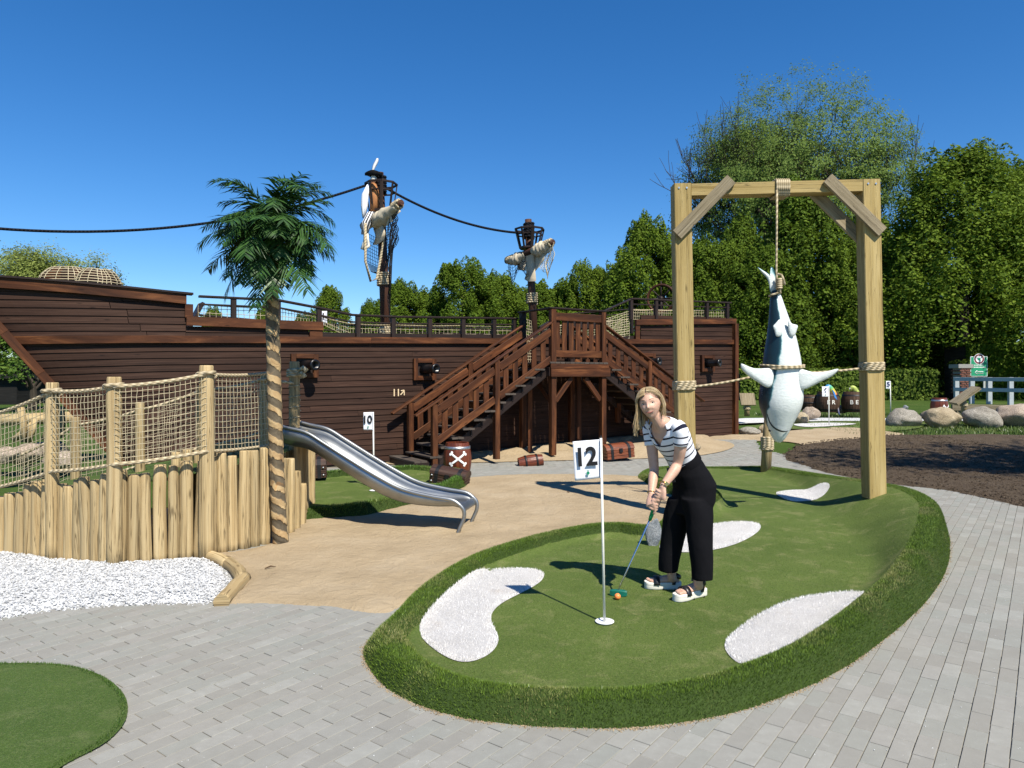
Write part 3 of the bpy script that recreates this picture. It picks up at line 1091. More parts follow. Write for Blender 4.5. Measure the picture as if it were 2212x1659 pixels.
# trim boards
def trim(ts, zlo, zhi, th=.05, off=.04, name='trim_board'):
    mb = MB()
    strip(mb, ts, zlo, zhi, off, th, 0)
    return mb.build(name, M['trim'], ship)
trim(ts_range(-1, s_px(800) - S_A), lambda s: wale_z(s) - .075, lambda s: wale_z(s) + .04, .06, .045, 'wale')
trim([s_px(800) - S_A + .003, s_px(1240) - S_A], lambda s: wale_z(s) - .075, lambda s: wale_z(s) + .04, .06, .045, 'wale')
trim([s_px(1240) - S_A + .003, LT], lambda s: wale_z(s) - .075, lambda s: wale_z(s) + .04, .06, .045, 'wale')
trim(ts_range(-1, s1 - S_A), lambda s: zf_top(s) - .15, lambda s: zf_top(s), .07, .05, 'gunwale_board')
trim([s1 - S_A, s2 - S_A], lambda s: z_mid - .15, lambda s: z_mid, .07, .05, 'gunwale_board')
trim([s3 - S_A, LT], lambda s: z_stern(s) - .13, lambda s: z_stern(s), .07, .05, 'gunwale_board')
trim([s1 - S_A - .02, s1 - S_A + .10], lambda s: z_mid - .02, lambda s: zf_top(s1) - .152, .06, .045, 'corner_board')
trim([s2 - S_A - .24, s2 - S_A - .01], lambda s: wale_z(s) + .043, lambda s: z_mid - .153, .055, .03, 'corner_board')
trim([s3 - S_A + .0, s3 - S_A + .13], lambda s: wale_z(s) + .043, lambda s: z_stern(s) - .133, .055, .03, 'corner_board')
# dark capping on the forecastle and rails
capb = MB()
strip(capb, ts_range(-1, s1 - S_A + .1), lambda s: zf_top(s) + .003, lambda s: zf_top(s) + .035, .08, .2)
capb.build('cap_rail', M['darkwood'], ship)
# stem and sternpost
mb = MB()
sp = [stem_pt(z) + Vector((-HD.x, -HD.y, 0)) * .03 for z in (-.1, .5, 1.1, 1.7, 2.3, 2.9, 3.5)]
for a, b in zip(sp[:-1], sp[1:]):
    mb.beam(a, b + (b - a) * .01, .16, .13, up=(HD.x, HD.y, .5))
mb.build('stem', M['trim'], ship)
mb = MB()
e0 = hull_pt(SL - .03, .02, 0.02); e1 = hull_pt(SL - .03, .02, z_st_hi - .135)
mb.beam(e0, e1, .13, .15, up=HN)
mb.build('sternpost', M['trim'], ship)
# stern transom, deck, far side
BEAM = 3.7
mb = MB()
for (sa, sb_, zt) in ((S_A + .2, s1, 2.75), (s1, s3, 2.0), (s3, SL - .1, 2.55)):
    a, b, c, d = hull_pt(sa, -.06, zt), hull_pt(sb_, -.06, zt), hull_pt(sb_, -BEAM, zt), hull_pt(sa, -BEAM, zt)
    mb.poly([a, b, c, d])
mb.build('deck', M['tread'], ship)
mb = MB()
a, b = hull_pt(SL - .05, -.05), hull_pt(SL - .05, -BEAM)
mb.beam((a.x, a.y, 1.5), (b.x, b.y, 1.5), .05, 3.1)
mb.build('transom', M['hull'], ship)
mb = MB()
a, b = hull_pt(S_A + .4, -BEAM - .02), hull_pt(SL - .1, -BEAM - .02)
mb.beam((a.x, a.y, 1.22), (b.x, b.y, 1.22 + .1), .05, 2.35)
mb.build('far_side', M['hull'], ship)
mb = MB()
a = hull_pt(s1 - .02, -.05); b = hull_pt(s1 - .02, -BEAM)
mb.beam((a.x, a.y, 2.38), (b.x, b.y, 2.38), .04, .9)
mb.build('bulkhead', M['hull'], ship)
mb = MB()
a = hull_pt(s3 + .05, -.05); b = hull_pt(s3 + .05, -BEAM)
mb.beam((a.x, a.y, 2.28), (b.x, b.y, 2.28), .04, .55)
mb.build('bulkhead', M['hull'], ship)

# ---- rails, posts and nets along the near and far side
def net(mb, pa, pb, h0, h1, nu, nv, r=.006, sag=.0, seg=3, wob=.0):
    """net between a lower line pa and an upper line pb (lists of points)"""
    def L(pts, t):
        x = t * (len(pts) - 1); i = min(int(x), len(pts) - 2)
        return pts[i].lerp(pts[i + 1], x - i)
    gridp = []
    for i in range(nu + 1):
        a, b = L(pa, i / nu), L(pb, i / nu)
        col = []
        for j in range(nv + 1):
            t = j / nv
            p = a.lerp(b, t)
            p = p + Vector((random.uniform(-wob, wob), random.uniform(-wob, wob), random.uniform(-wob, wob) - sag * 4 * (i / nu) * (1 - i / nu) * t))
            col.append(p)
        gridp.append(col)
    for i in range(nu + 1):
        mb.tube(gridp[i], r, seg, caps=False)
    for j in range(nv + 1):
        mb.tube([gridp[i][j] for i in range(nu + 1)], r, seg, caps=False)
def rail_run(spts, ztop, zbot, off, nname='rail', posts=(), net_h=.36, netmat='net', col='darkwood'):
    mb = MB()
    pts = [hull_pt(s, off, z) for s, z in zip(spts, ztop)]
    for a, b in zip(pts[:-1], pts[1:]):
        mb.beam(a, b + (b - a) * .002, .12, .035)
    mb.build('top_rail', M[col], ship)
    mb = MB()
    for a, b in zip(pts[:-1], pts[1:]):
        mb.beam(a - Vector((0, 0, .13)), b - Vector((0, 0, .13)), .03, .03)
    mb.build('mid_rail', M[col], ship)
    for s in posts:
        zt = interp(s, spts, ztop); zb = interp(s, spts, zbot)
        m2 = MB()
        m2.beam(hull_pt(s, off, zb), hull_pt(s, off, zt - .018), .085, .085, up=HD)
        m2.build('rail_post', M[col], ship)
    mb = MB()
    lo = [hull_pt(s, off - .06, z) for s, z in zip(spts, zbot)]
    hi = [hull_pt(s, off - .06, min(z + net_h, zt - .12)) for s, z, zt in zip(spts, zbot, ztop)]
    ln = sum((b - a).length for a, b in zip(lo[:-1], lo[1:]))
    net(mb, lo, hi, 0, 0, int(ln / .075), max(3, int(net_h / .075)), .0055, wob=.006)
    mb.build('net', M[netmat], ship)
    mb = MB()
    c = []
    for i in range(0, int(ln / .12) + 1):
        t = i * .12 / ln * (len(lo) - 1)
        k = min(int(t), len(lo) - 2)
        p = hi[k].lerp(hi[k + 1], t - k)
        c.append(p + Vector((0, 0, -.02 * abs(math.sin(i * .35)))))
    mb.tube(c, .014, 6)
    mb.build('rope', M['rope'], ship)
pxs = [430, 600, 690, 760, 850, 980, 1118]
pys = [640, 648, 665, 680, 684, 686, 688]
ss = [s_px(a) for a in pxs]
zt = [side_z(a, b) for a, b in zip(pxs, pys)]
zb = [z_mid if a < 696 else wale_z(s) + .03 for a, s in zip(pxs, ss)]
rail_run(ss, zt, zb, -.02, posts=[s_px(a) for a in (505, 601, 690, 774, 850, 929, 1001, 1068, 1112)], net_h=.26)
# stern castle railing
pxs2 = [1362, 1450, 1578]; pys2 = [645, 649, 654]
ss2 = [s_px(a) for a in pxs2]
zt2 = [side_z(a, b) for a, b in zip(pxs2, pys2)]
rail_run(ss2, zt2, [z_stern(max(s, s3)) for s in ss2], -.02, posts=[s_px(a) for a in (1364, 1418, 1476, 1528, 1572)], net_h=.24)
# sloping rail between landing and stern castle
mb = MB()
a = hull_pt(s_px(1306), -.02, side_z(1306, 672)); b = hull_pt(s_px(1364), -.02, side_z(1364, 646))
mb.beam(a, b, .1, .035)
mb.build('top_rail', M['darkwood'], ship)
mb = MB()
lo = [hull_pt(s_px(1306), -.05, wale_z(8) - .1), hull_pt(s_px(1362), -.05, wale_z(8) - .0)]
hi = [hull_pt(s_px(1306), -.05, side_z(1306, 690)), hull_pt(s_px(1362), -.05, side_z(1362, 672))]
net(mb, lo, hi, 0, 0, 11, 12, .006, wob=.012)
mb.build('net', M['net'], ship)
# far side railing, seen through the near one
sf = [s1 + .3, s2, s2 + 1.5, s3 - .2]
rail_run(sf, [3.0, 2.9, 2.88, 2.95], [2.2, 2.2, 2.2, 2.25], -BEAM, posts=[s1 + .5 + i * .95 for i in range(9)], net_h=.5)
sf = [s3 - .2, s3 + .6, SL - .2]
rail_run(sf, [3.05, 3.45, 3.75], [2.6, 2.7, 3.0], -BEAM, posts=[s3 - .1, s3 + .8, SL - .3], net_h=.45)
# ---- gun ports
def gun_port(px, py, wpx, cannon=True):
    s = s_px(px); z = side_z(px, py)
    w, h = .40, .42
    po = MB()
    for (a, b, ww) in (((-w / 2, -h / 2), (-w / 2, h / 2), .085), ((w / 2, -h / 2), (w / 2, h / 2), .085)):
        po.beam(hull_pt(s + a[0], .03, z + a[1]), hull_pt(s + b[0], .03, z + b[1]), ww, .07, up=HN)
    for zz in (-h / 2 + .04, h / 2 - .04):
        po.beam(hull_pt(s - w / 2 + .045, .028, z + zz), hull_pt(s + w / 2 - .045, .028, z + zz), .085, .066, up=HN)
    p = po.build('gun_port', M['trim'], ship)
    rc = MB()
    rc.beam(hull_pt(s, -.005, z - h / 2 + .08), hull_pt(s, -.005, z + h / 2 - .08), w - .1, .012, up=HN)
    rc.build('port_lid', M['darkwood'], p)
    c = MB()
    d = (HN * .96 + HD * .28 + Vector((0, 0, .03))).normalized()
    c0 = hull_pt(s - .01, .0, z + .0)
    prof = [(0, .098), (.10, .095), (.22, .087), (.30, .083), (.33, .098), (.37, .098), (.372, .06), (.28, .055)]
    _, sd, up = frame(d)
    rings = [[c0 + d * a + sd * (r * math.cos(6.283 * j / 20)) + up * (r * math.sin(6.283 * j / 20)) for j in range(20)] for a, r in prof]
    c.grid(rings)
    c.build('cannon', M['iron'], p)
gun_port(657, 790, 0)
gun_port(916, 798, 0)
gun_port(1527, 785, 0)
gun_port(1397, 782, 0)
# "11" and an arrow painted on the boards
def text_mesh(name, body, size, mat, loc, right, up, parent=None, bold=0.0, xs=1.0, align='CENTER'):
    cu = bpy.data.curves.new(name, 'FONT')
    cu.body = body
    cu.size = size
    cu.align_x = align
    cu.align_y = 'CENTER'
    cu.offset = bold
    to = bpy.data.objects.new(name, cu)
    COL.objects.link(to)
    dg = bpy.context.evaluated_depsgraph_get()
    me = bpy.data.meshes.new_from_object(to.evaluated_get(dg))
    bpy.data.objects.remove(to)
    right, up = Vector(right).normalized(), Vector(up).normalized()
    loc = Vector(loc)
    _x = [v.co.x for v in me.vertices]; _y = [v.co.y for v in me.vertices]
    _c = Vector(((min(_x) + max(_x)) / 2, (min(_y) + max(_y)) / 2, 0))
    for v in me.vertices: v.co -= _c
    for v in me.vertices:
        v.co = loc + right * (v.co.x * xs) + up * v.co.y
    me.materials.clear()
    me.materials.append(mat)
    o = bpy.data.objects.new(name, me)
    return link(o, parent)
s = s_px(856); z = side_z(856, 848)
text_mesh('number', '11', .19, M['cream_paint'], hull_pt(s, .003, z), HD, (0, 0, 1), ship, .004, .9)
mb = MB()
a0 = hull_pt(s_px(865), .004, side_z(865, 853)); a1 = hull_pt(s_px(873), .004, side_z(873, 844))
mb.beam(a0, a1, .022, .006, up=HN)
mb.beam(a1 + Vector((0, 0, .01)), a1 - HD * .07, .02, .006, up=HN)
mb.beam(a1 + Vector((0, 0, .01)), a1 - Vector((0, 0, .09)), .02, .006, up=HN)
mb.build('arrow', M['cream_paint'], ship)
# companion box on the stern deck
mb = MB()
c = hull_pt(s_px(1345), -1.6, 0)
mb.beam((c.x - .3, c.y, 3.05), (c.x + .35, c.y, 3.05), .5, .35)
mb.build('companion_box', M['darkwood'], ship)
# raised hatch lid behind the half deck rail
mb = MB()
mb.beam(hull_pt(s_px(430), -1.2, 2.5), hull_pt(s_px(462), -1.2, 2.98), .5, .05)
mb.build('hatch_lid', M['darkwood'], ship)

SHIP_LATE = True
# ================================================================== boarding stairs with landing
st = thing('staircase', 'dark wooden double staircase with landing against the side of the ship', 'staircase', hull_pt(4.5, 1.0, .15))
ZL = 1.955
OFFN, OFFB = 1.22, .22
n0 = Vector((-1.405, 12.73, 0))
sN = (n0 - H0).dot(HD)              # s of the bottom newel of the left flight
sL0 = (Vector((.786, 14.15, 0)) - H0).dot(HD)
sL1 = (Vector((1.946, 14.9, 0)) - H0).dot(HD) - .09
sR = (Vector((4.08, 16.3, 0)) - H0).dot(HD)
def part(mb, name, mat, par=st): return mb.build(name, M[mat], par)
NST = 11
def flight(sa, za, sb, zb_, n):
    """treads, risers and stringers from foot (sa, za) up to the landing (sb, zb_)"""
    ds = (sb - sa) / (n + 1); dz = (zb_ - za) / (n + 1)
    for i in range(n):
        s = sa + ds * (i + .55); z = za + dz * (i + 1)
        for k in range(2):
            mb = MB()
            q = s + ds * (-.27 + .54 * k)
            wid = OFFN + .03 + (.0 if i else .02)
            mb.beam(hull_pt(q, OFFB + .02, z), hull_pt(q, wid + .03, z), abs(ds) * .52, .034)
            part(mb, 'tread', 'tread')
        mb = MB()
        mb.beam(hull_pt(s + ds * .42, OFFB + .04, z - dz * .5), hull_pt(s + ds * .42, OFFN - .02, z - dz * .5), .022, abs(dz) - .04)
        part(mb, 'riser', 'darkwood')
    for off in (OFFB, OFFN - .06):
        mb = MB()
        a = hull_pt(sa + ds * .9, off, za + dz * .25); b = hull_pt(sb + ds * .1, off, zb_ - dz * .75)
        mb.beam(a, b, .045, .17)
        part(mb, 'stringer', 'darkwood')
def balustrade(sa, za, sb, zb_, off, nb, name='baluster', hh=1.0, over=.38):
    """za, zb_: height of the walking line at both ends"""
    ds = sb - sa; sl = (zb_ - za) / ds
    zz = lambda s, h: za + sl * (s - sa) + h
    sgn = 1 if ds > 0 else -1
    mb = MB()
    mb.beam(hull_pt(sa - sgn * over, off, zz(sa - sgn * over, hh)), hull_pt(sb, off, zz(sb, hh)), .115, .035)
    part(mb, 'handrail', 'trim')
    mid = (sa + sb) / 2
    for a, b in ((sa, mid), (mid, sb)):
        for h, w in ((hh - .17, .145), (hh - .72, .135)):
            mb = MB()
            mb.beam(hull_pt(a + sgn * .05, off + .012, zz(a + sgn * .05, h)), hull_pt(b - sgn * .05, off + .012, zz(b - sgn * .05, h)), .035, w)
            part(mb, 'rail_board', 'trim')
        for i in range(nb):
            s = lerp(a, b, (i + 1) / (nb + 1))
            mb = MB()
            mb.beam(hull_pt(s, off - .02, zz(s, hh - .78)), hull_pt(s, off - .02, zz(s, hh - .13)), .115, .028, up=HN)
            part(mb, name, 'trim')
flight(sN - .12, .06, sL0, ZL, NST)
flight(sR + .05, .25, sL1, ZL, NST - 1)
# the bottom step is wider than the flight
for k in range(2):
    mb = MB()
    q = sN - .33 + .13 * k
    mb.beam(hull_pt(q, OFFB - .12, .145), hull_pt(q, OFFN + .02, .145), .12, .035)
    part(mb, 'tread', 'tread')
mb = MB(); mb.beam(hull_pt(sN - .37, OFFB - .1, .08), hull_pt(sN - .37, OFFN, .08), .03, .12); part(mb, 'riser', 'darkwood')
mb = MB(); mb.beam(hull_pt(sN - .4, OFFN, .08), hull_pt(sN - .1, OFFN, .08), .03, .12); part(mb, 'riser', 'darkwood')
for off in (OFFN + .02, OFFB):
    balustrade(sN, .19, sL0, ZL - .20, off, 5)
    balustrade(sR, .30, sL1, ZL - .20, off, 5)
    mid = (sN + sL0) / 2
    for s, z0, z1 in ((sN, .02, .19 + .97), (mid, .1 if off > 1 else .5, .19 + (ZL - .39) / 2 + .98), ((sR + sL1) / 2, .2 if off > 1 else .6, .30 + (ZL - .50) / 2 + .98), (sR, .2, .30 + .97)):
        mb = MB()
        mb.beam(hull_pt(s, off - .005, z0), hull_pt(s, off - .005, z1), .105, .105, up=HN)
        part(mb, 'newel_post', 'trim')
# landing
for s in (sL0, sL1):
    for off, z0 in ((OFFN + .02, .1), (OFFB - .05, .1)):
        mb = MB()
        mb.beam(hull_pt(s, off, z0), hull_pt(s, off, ZL - .28), .115, .115, up=HN)
        part(mb, 'post', 'trim')
        mb = MB()
        mb.beam(hull_pt(s, off, ZL - .02), hull_pt(s, off, ZL + 1.05), .115, .115, up=HN)
        part(mb, 'post', 'trim' if off > 1 else 'darkwood')
nb = 12
for i in range(nb):
    s = lerp(sL0 - .1, sL1 + .1, (i + .5) / nb)
    mb = MB(); mb.beam(hull_pt(s, -.02, ZL - .018), hull_pt(s, OFFN + .08, ZL - .018), (sL1 - sL0 + .2) / nb - .008, .035)
    part(mb, 'deck_board', 'tread')
mb = MB(); mb.beam(hull_pt(sL0 - .1, OFFN + .09, ZL - .09), hull_pt(sL1 + .1, OFFN + .09, ZL - .09), .035, .095); part(mb, 'fascia_board', 'trim')
mb = MB(); mb.beam(hull_pt(sL0 - .1, OFFN + .098, ZL - .22), hull_pt(sL1 + .13, OFFN + .098, ZL - .22), .04, .16); part(mb, 'fascia_board', 'trim')
for s in (sL0 - .1, sL1 + .1):
    mb = MB(); mb.beam(hull_pt(s, 0, ZL - .2), hull_pt(s, OFFN + .07, ZL - .2), .035, .18); part(mb, 'fascia_board', 'darkwood')
mb = MB(); mb.beam(hull_pt(sL0 - .12, OFFN + .02, ZL + 1.065), hull_pt(sL1 + .06, OFFN + .02, ZL + 1.065), .14, .032); part(mb, 'handrail', 'darkwood')
mb = MB(); mb.beam(hull_pt(sL0 - .02, OFFN + .02, ZL + 1.063), hull_pt(sL0 - .02, .1, ZL + 1.063), .13, .03); part(mb, 'handrail', 'darkwood')
for h, w in ((.9, .155), (.16, .14)):
    mb = MB(); mb.beam(hull_pt(sL0 + .06, OFFN + .045, ZL + h), hull_pt(sL1 - .06, OFFN + .045, ZL + h), .03, w); part(mb, 'rail_board', 'trim')
for i in range(7):
    s = lerp(sL0 + .02, sL1 - .02, (i + .6) / 7.2)
    mb = MB(); mb.beam(hull_pt(s, OFFN + .01, ZL + .06), hull_pt(s, OFFN + .01, ZL + .93), .115, .028, up=HN); part(mb, 'baluster', 'trim')
for s, d in ((sL0 + .07, .4), (sL1 - .07, -.4)):
    mb = MB(); mb.beam(hull_pt(s, OFFN + .02, ZL - .78), hull_pt(s + d, OFFN + .02, ZL - .32), .05, .1); part(mb, 'brace', 'trim')
for s in (sL0, sL1):
    mb = MB(); mb.beam(hull_pt(s, OFFN - .06, ZL - .78), hull_pt(s, OFFN - .6, ZL - .32), .05, .1); part(mb, 'brace', 'trim')
    mb = MB(); mb.beam(hull_pt(s, .45, .1), hull_pt(s, .45, ZL - .3), .09, .09); part(mb, 'post', 'trim')
# stub of the far newel and boarding net hanging inside the landing
mb = MB()
lo = [hull_pt(sL0 + .15, .1, ZL), hull_pt(sL0 + .35, .1, ZL)]
hi = [hull_pt(sL0 + .1, .05, ZL + .95), hull_pt(sL0 + .3, .05, ZL + .9)]
net(mb, lo, hi, 0, 0, 4, 14, .006)
part(mb, 'net', 'net')
for r_ in (ship, st):
    bpy.context.view_layer.update()
    adopt(r_)
# ================================================================== masts, crow's nests, rigging
M['canvas'] = m_plain('unbleached canvas', (.46, .40, .30), .9, .1, var=.12, scale=5)
M['mast'] = m_wood('mast timber', (.02, .01, .007), (.07, .03, .018), (.14, .065, .035), .55, 1.0, 18, .6)
def rope_coil(mb, c, r, z0, z1, turns, rr, seg=6, axis=(0, 0, 1)):
    pts = []
    n = turns * 18
    for i in range(n + 1):
        a = 6.28318 * i / 18
        pts.append(Vector((c[0] + r * math.cos(a), c[1] + r * math.sin(a), z0 + (z1 - z0) * i / n)))
    mb.tube(pts, rr, seg)
    return mb
def hang(a, b, sag, n=14):
    a, b = Vector(a), Vector(b)
    return [a.lerp(b, i / n) - Vector((0, 0, sag * 4 * (i / n) * (1 - i / n))) for i in range(n + 1)]
def cloth_patch(mb, top, drop, depth=.0, cols=None, rows=10, fold=.05, seed=0, thick=.012):
    """cloth hanging from a line of points: drop(i) gives lengths"""
    rg = []
    n = len(top)
    for j in range(rows + 1):
        row = []
        for i, p in enumerate(top):
            t = j / rows
            L = drop[i] * t
            q = p - Vector((0, 0, L))
            ph = math.sin(i * 1.7 + seed) * fold * t + mnoise.noise(Vector((i * .5, t * 2, seed))) * fold * 1.2
            row.append(q + Vector((HN.x * ph, HN.y * ph, 0)))
        rg.append(row)
    mb.grid(rg, False, False)
    return mb
def net_patch(mb, top, drop, rows, r=.006, seed=0, fold=.06):
    n = len(top)
    g = []
    for i, p in enumerate(top):
        col = []
        for j in range(rows + 1):
            t = j / rows
            ph = (math.sin(i * .9 + seed) * fold + mnoise.noise(Vector((i * .4, t * 3, seed + 5))) * fold) * t
            col.append(p - Vector((0, 0, drop[i] * t)) + Vector((HN.x * ph, HN.y * ph, 0)) + HD * (.02 * math.sin(j * .8 + i)))
        g.append(col)
    for i in range(n): mb.tube(g[i], r, 3, caps=False)
    for j in range(rows + 1): mb.tube([g[i][j] for i in range(n)], r, 3, caps=False)

def make_mast(label, foot, top, rtop, rbot, nest_z0, nest_z1, nest_r0, nest_r1, band, yard, bigsail):
    foot, top = Vector(foot), Vector(top)
    m = thing('ship_mast', label, 'mast', foot, group='masts of the pirate ship')
    rel = lambda p: Vector(p) - foot
    ax = (top - foot)
    at = lambda z: foot + ax * ((z - foot.z) / ax.z)
    mb = MB(); mb.tube([foot, at(lerp(foot.z, top.z, .5)), top], [rbot, (rbot + rtop) / 2, rtop], 16)
    mb.build('pole', M['mast'], m)
    mb = MB(); c = at(top.z - .28); rope_coil(mb, (c.x, c.y), rtop + .03, top.z - .46, top.z - .1, 6, .034)
    mb.build('black_rope_winding', M['ropeb'], m)
    for z0, z1 in band:
        mb = MB(); c = at((z0 + z1) / 2); rope_coil(mb, (c.x, c.y), rbot + .018, z0, z1, max(3, int((z1 - z0) / .045)), .024)
        mb.build('rope_winding', M['rope'], m)
    # crow's nest: slats flaring upwards, two hoops, floor
    cn = at(nest_z0)
    ns = 8
    hp = MB()
    hp.lathe([(nest_r0 - .01, nest_z0 - .03), (nest_r0 - .01, nest_z0 + .01)], 8, (cn.x, cn.y, 0))
    nest = hp.build('crow_nest', M['darkwood'], m)
    for zz, rr, hh in ((nest_z1, nest_r1, .045), (lerp(nest_z0, nest_z1, .72), lerp(nest_r0, nest_r1, .72) - .02, .03), (nest_z0, nest_r0, .05)):
        pts = [Vector((cn.x + rr * math.cos(6.283 * k / ns + .2), cn.y + rr * math.sin(6.283 * k / ns + .2), zz)) for k in range(ns + 1)]
        hp = MB()
        for a, b in zip(pts[:-1], pts[1:]): hp.beam(a, b, .035, hh)
        hp.build('hoop', M['darkwood'], nest)
    for k in range(ns):
        a = 6.283 * (k + .0) / ns + .2
        ca, sa_ = math.cos(a), math.sin(a)
        s_ = MB()
        s_.beam((cn.x + nest_r0 * ca, cn.y + nest_r0 * sa_, nest_z0), (cn.x + nest_r1 * ca, cn.y + nest_r1 * sa_, nest_z1), .075 if k % 2 == 0 else .05, .025, up=(ca, sa_, 0))
        s_.build('slat', M['darkwood'], nest)
    # yard with canvas and nets slung over it
    y0, y1 = Vector(yard[0]), Vector(yard[1])
    mb = MB(); mb.tube([y0, y0.lerp(y1, .5), y1], [.06, .075, .06], 12)
    mb.build('yard', M['mast'], m)
    mb = MB()
    d = (y1 - y0).normalized()
    for e, sg in ((y0, 1), (y1, -1)):
        pts = []
        _, sd, up = frame(d)
        for i in range(6 * 14):
            a = 6.283 * i / 14
            pts.append(e + d * (sg * (.06 + .22 * i / 84)) + sd * (.085 * math.cos(a)) + up * (.085 * math.sin(a)))
        mb.tube(pts, .024, 6)
    mb.build('rope_winding', M['rope'], m)
    return m, at, y0, y1
M1Y, M2Y = 15.3, 17.0
f1 = P(836, 730, M1Y); f1.z = 2.0
t1 = P(820, 373, M1Y)
m1, at1, ya, yb = make_mast('taller mast with a pirate figure hanging from its crow nest', f1, t1, .085, .115,
    P(820, 458, M1Y).z, P(820, 398, M1Y).z, .25, .34,
    [(P(0, 618, M1Y).z, P(0, 590, M1Y).z), (2.3, 2.72)], (P(783, 492, M1Y + .25), P(868, 437, M1Y - .75)), True)
f2 = P(1156, 700, M2Y); f2.z = 2.0
t2 = P(1141, 474, M2Y)
m2, at2, yc, yd = make_mast('shorter mast with an empty crow nest near the stairs', f2, t2, .08, .10,
    P(0, 536, M2Y).z, P(0, 496, M2Y).z, .24, .35, [(P(0, 656, M2Y).z, P(0, 634, M2Y).z)], (P(1093, 565, M2Y + .35), P(1196, 522, M2Y - .7)), False)
def along(a, b, n): return [a.lerp(b, i / (n - 1)) for i in range(n)]
def fz(py, y): return P(0, py, y).z
# main mast: canvas bundle and nets
mb = MB()
top = along(ya.lerp(yb, .25), yb.lerp(ya, .02), 14)
top = [p + Vector((0, 0, .09)) for p in top]
cloth_patch(mb, top, [.35, .5, .62, .66, .62, .5, .42, .36, .34, .32, .3, .28, .26, .24], rows=10, fold=.2, seed=1)
o = mb.build('sail_cloth', M['canvas'], m1)
mb = MB(); net_patch(mb, [p + HN * .07 for p in along(ya.lerp(yb, .62), yb.lerp(ya, .15), 7)], [2.2, 2.3, 1.6, 1.0, .85, .8, .7], 26, .0075, 2)
mb.build('net', M['net_dark'], m1)
mb = MB()
bz = fz(590, M1Y)
bot = at1(bz)
for k in range(9):
    a = ya + HD * (.1 + .05 * k) + Vector((0, 0, -.1 - .02 * k))
    b = bot + HD * (-.06 + .012 * k)
    mb.tube([a, a.lerp(b, .35) - HD * .1 - Vector((0, 0, .35)), a.lerp(b, .7) - HD * .13 - Vector((0, 0, .25)), b], .006, 3, caps=False)
for j in range(26):
    t = j / 25
    pts = []
    for k in range(9):
        a = ya + HD * (.1 + .05 * k) + Vector((0, 0, -.1 - .02 * k))
        b = bot + HD * (-.06 + .012 * k)
        w_ = [a, a.lerp(b, .35) - HD * .1 - Vector((0, 0, .35)), a.lerp(b, .7) - HD * .13 - Vector((0, 0, .25)), b]
        x_ = t * 3; q = min(int(x_), 2)
        pts.append(w_[q].lerp(w_[q + 1], x_ - q))
    mb.tube(pts, .006, 3, caps=False)
mb.build('net', M['net_dark'], m1)
mb = MB(); net_patch(mb, along(at1(bz + 1.35) + HD * -.02 + HN * .12, at1(bz + 1.25) + HD * .28 + HN * .12, 6), [1.3, 1.2, 1.1, 1.0, .7, .5], 20, .006, 4, .03)
mb.build('net', M['net_dark'], m1)
mb = MB()
p0 = at1(fz(470, M1Y)) + HN * .22 + HD * -.05; p1 = at1(fz(470, M1Y)) + HN * .15 + HD * -.42
mb.tube([p0, p0 - Vector((0, 0, .6)), p0.lerp(p1, .35) - Vector((0, 0, 1.35)), p0.lerp(p1, .7) - Vector((0, 0, 1.42)), p1 - Vector((0, 0, 1.0)), p1 - Vector((0, 0, .2))], .028, 8)
mb.build('hanging_rope', M['rope'], m1)
def furl(mb, a, b, r, seed):
    n_ = 26
    rg = []
    d = (b - a).normalized(); _, sd, up = frame(d)
    for i in range(n_ + 1):
        t = i / n_
        c = a.lerp(b, t)
        rr = r * (.55 + .45 * math.sin(math.pi * min(1, t * 1.1)))
        rg.append([c - Vector((0, 0, rr * .35)) + (sd * math.cos(q) + up * math.sin(q)) * rr * (1 + .35 * mnoise.noise(Vector((t * 9, math.cos(q) * 1.3 + seed, math.sin(q) * 1.3)))) for q in np.linspace(0, 6.283, 17)[:-1]])
    mb.grid(rg)
mb = MB(); furl(mb, ya.lerp(yb, .22), yb.lerp(ya, .10), .17, 2.0); mb.build('furled_sail', M['canvas'], m1)
mb = MB(); furl(mb, yc.lerp(yd, .08), yc.lerp(yd, .42), .14, 5.0); mb.build('furled_sail', M['canvas'], m2)
mb = MB(); furl(mb, yd.lerp(yc, .42), yd.lerp(yc, .08), .16, 7.0); mb.build('furled_sail', M['canvas'], m2)
# second mast
mb = MB()
top = [p + Vector((0, 0, .08)) for p in along(yc.lerp(yd, .30), yd.lerp(yc, .12), 14)]
cloth_patch(mb, top, [.25, .42, .5, .62, .7, .78, .82, .8, .66, .5, .4, .34, .3, .26], rows=10, fold=.16, seed=4)
mb.build('sail_cloth', M['canvas'], m2)
mb = MB(); net_patch(mb, [p + HN * .08 for p in along(yd.lerp(yc, .32), yd.lerp(yc, .05), 9)], [.45, .5, .6, .62, .75, .8, .7, .55, .4], 12, .0075, 6)
mb.build('net', M['net'], m2)
mb = MB(); net_patch(mb, [p + HN * .06 for p in along(yc, yc.lerp(yd, .4), 10)], [.25, .4, .55, .6, .55, .4, .3, .4, .5, .45], 8, .0065, 8, .1)
mb.build('net', M['net_dark'], m2)
for r_ in (m1, m2): adopt(r_)
def thing_mesh(o, label, cat, group=None): return tag(o, label, cat, group)
mb = MB()
a, b = P(-60, 489, 12.6), t1 + Vector((0, 0, -.2)) + Vector((-.09, 0, 0))
mb.tube(hang(a, b, .45, 24), .026, 8)
o = mb.build('rigging_rope', M['ropeb'], origin=b); tag(o, 'thick black rope running from the taller mast out of the picture to the left', 'rope', 'ropes between the masts')
mb = MB()
a, b = t1 + Vector((.05, 0, -.28)), t2 + Vector((-.08, 0, -.33))
mb.tube(hang(a, b, .22, 20), .028, 8)
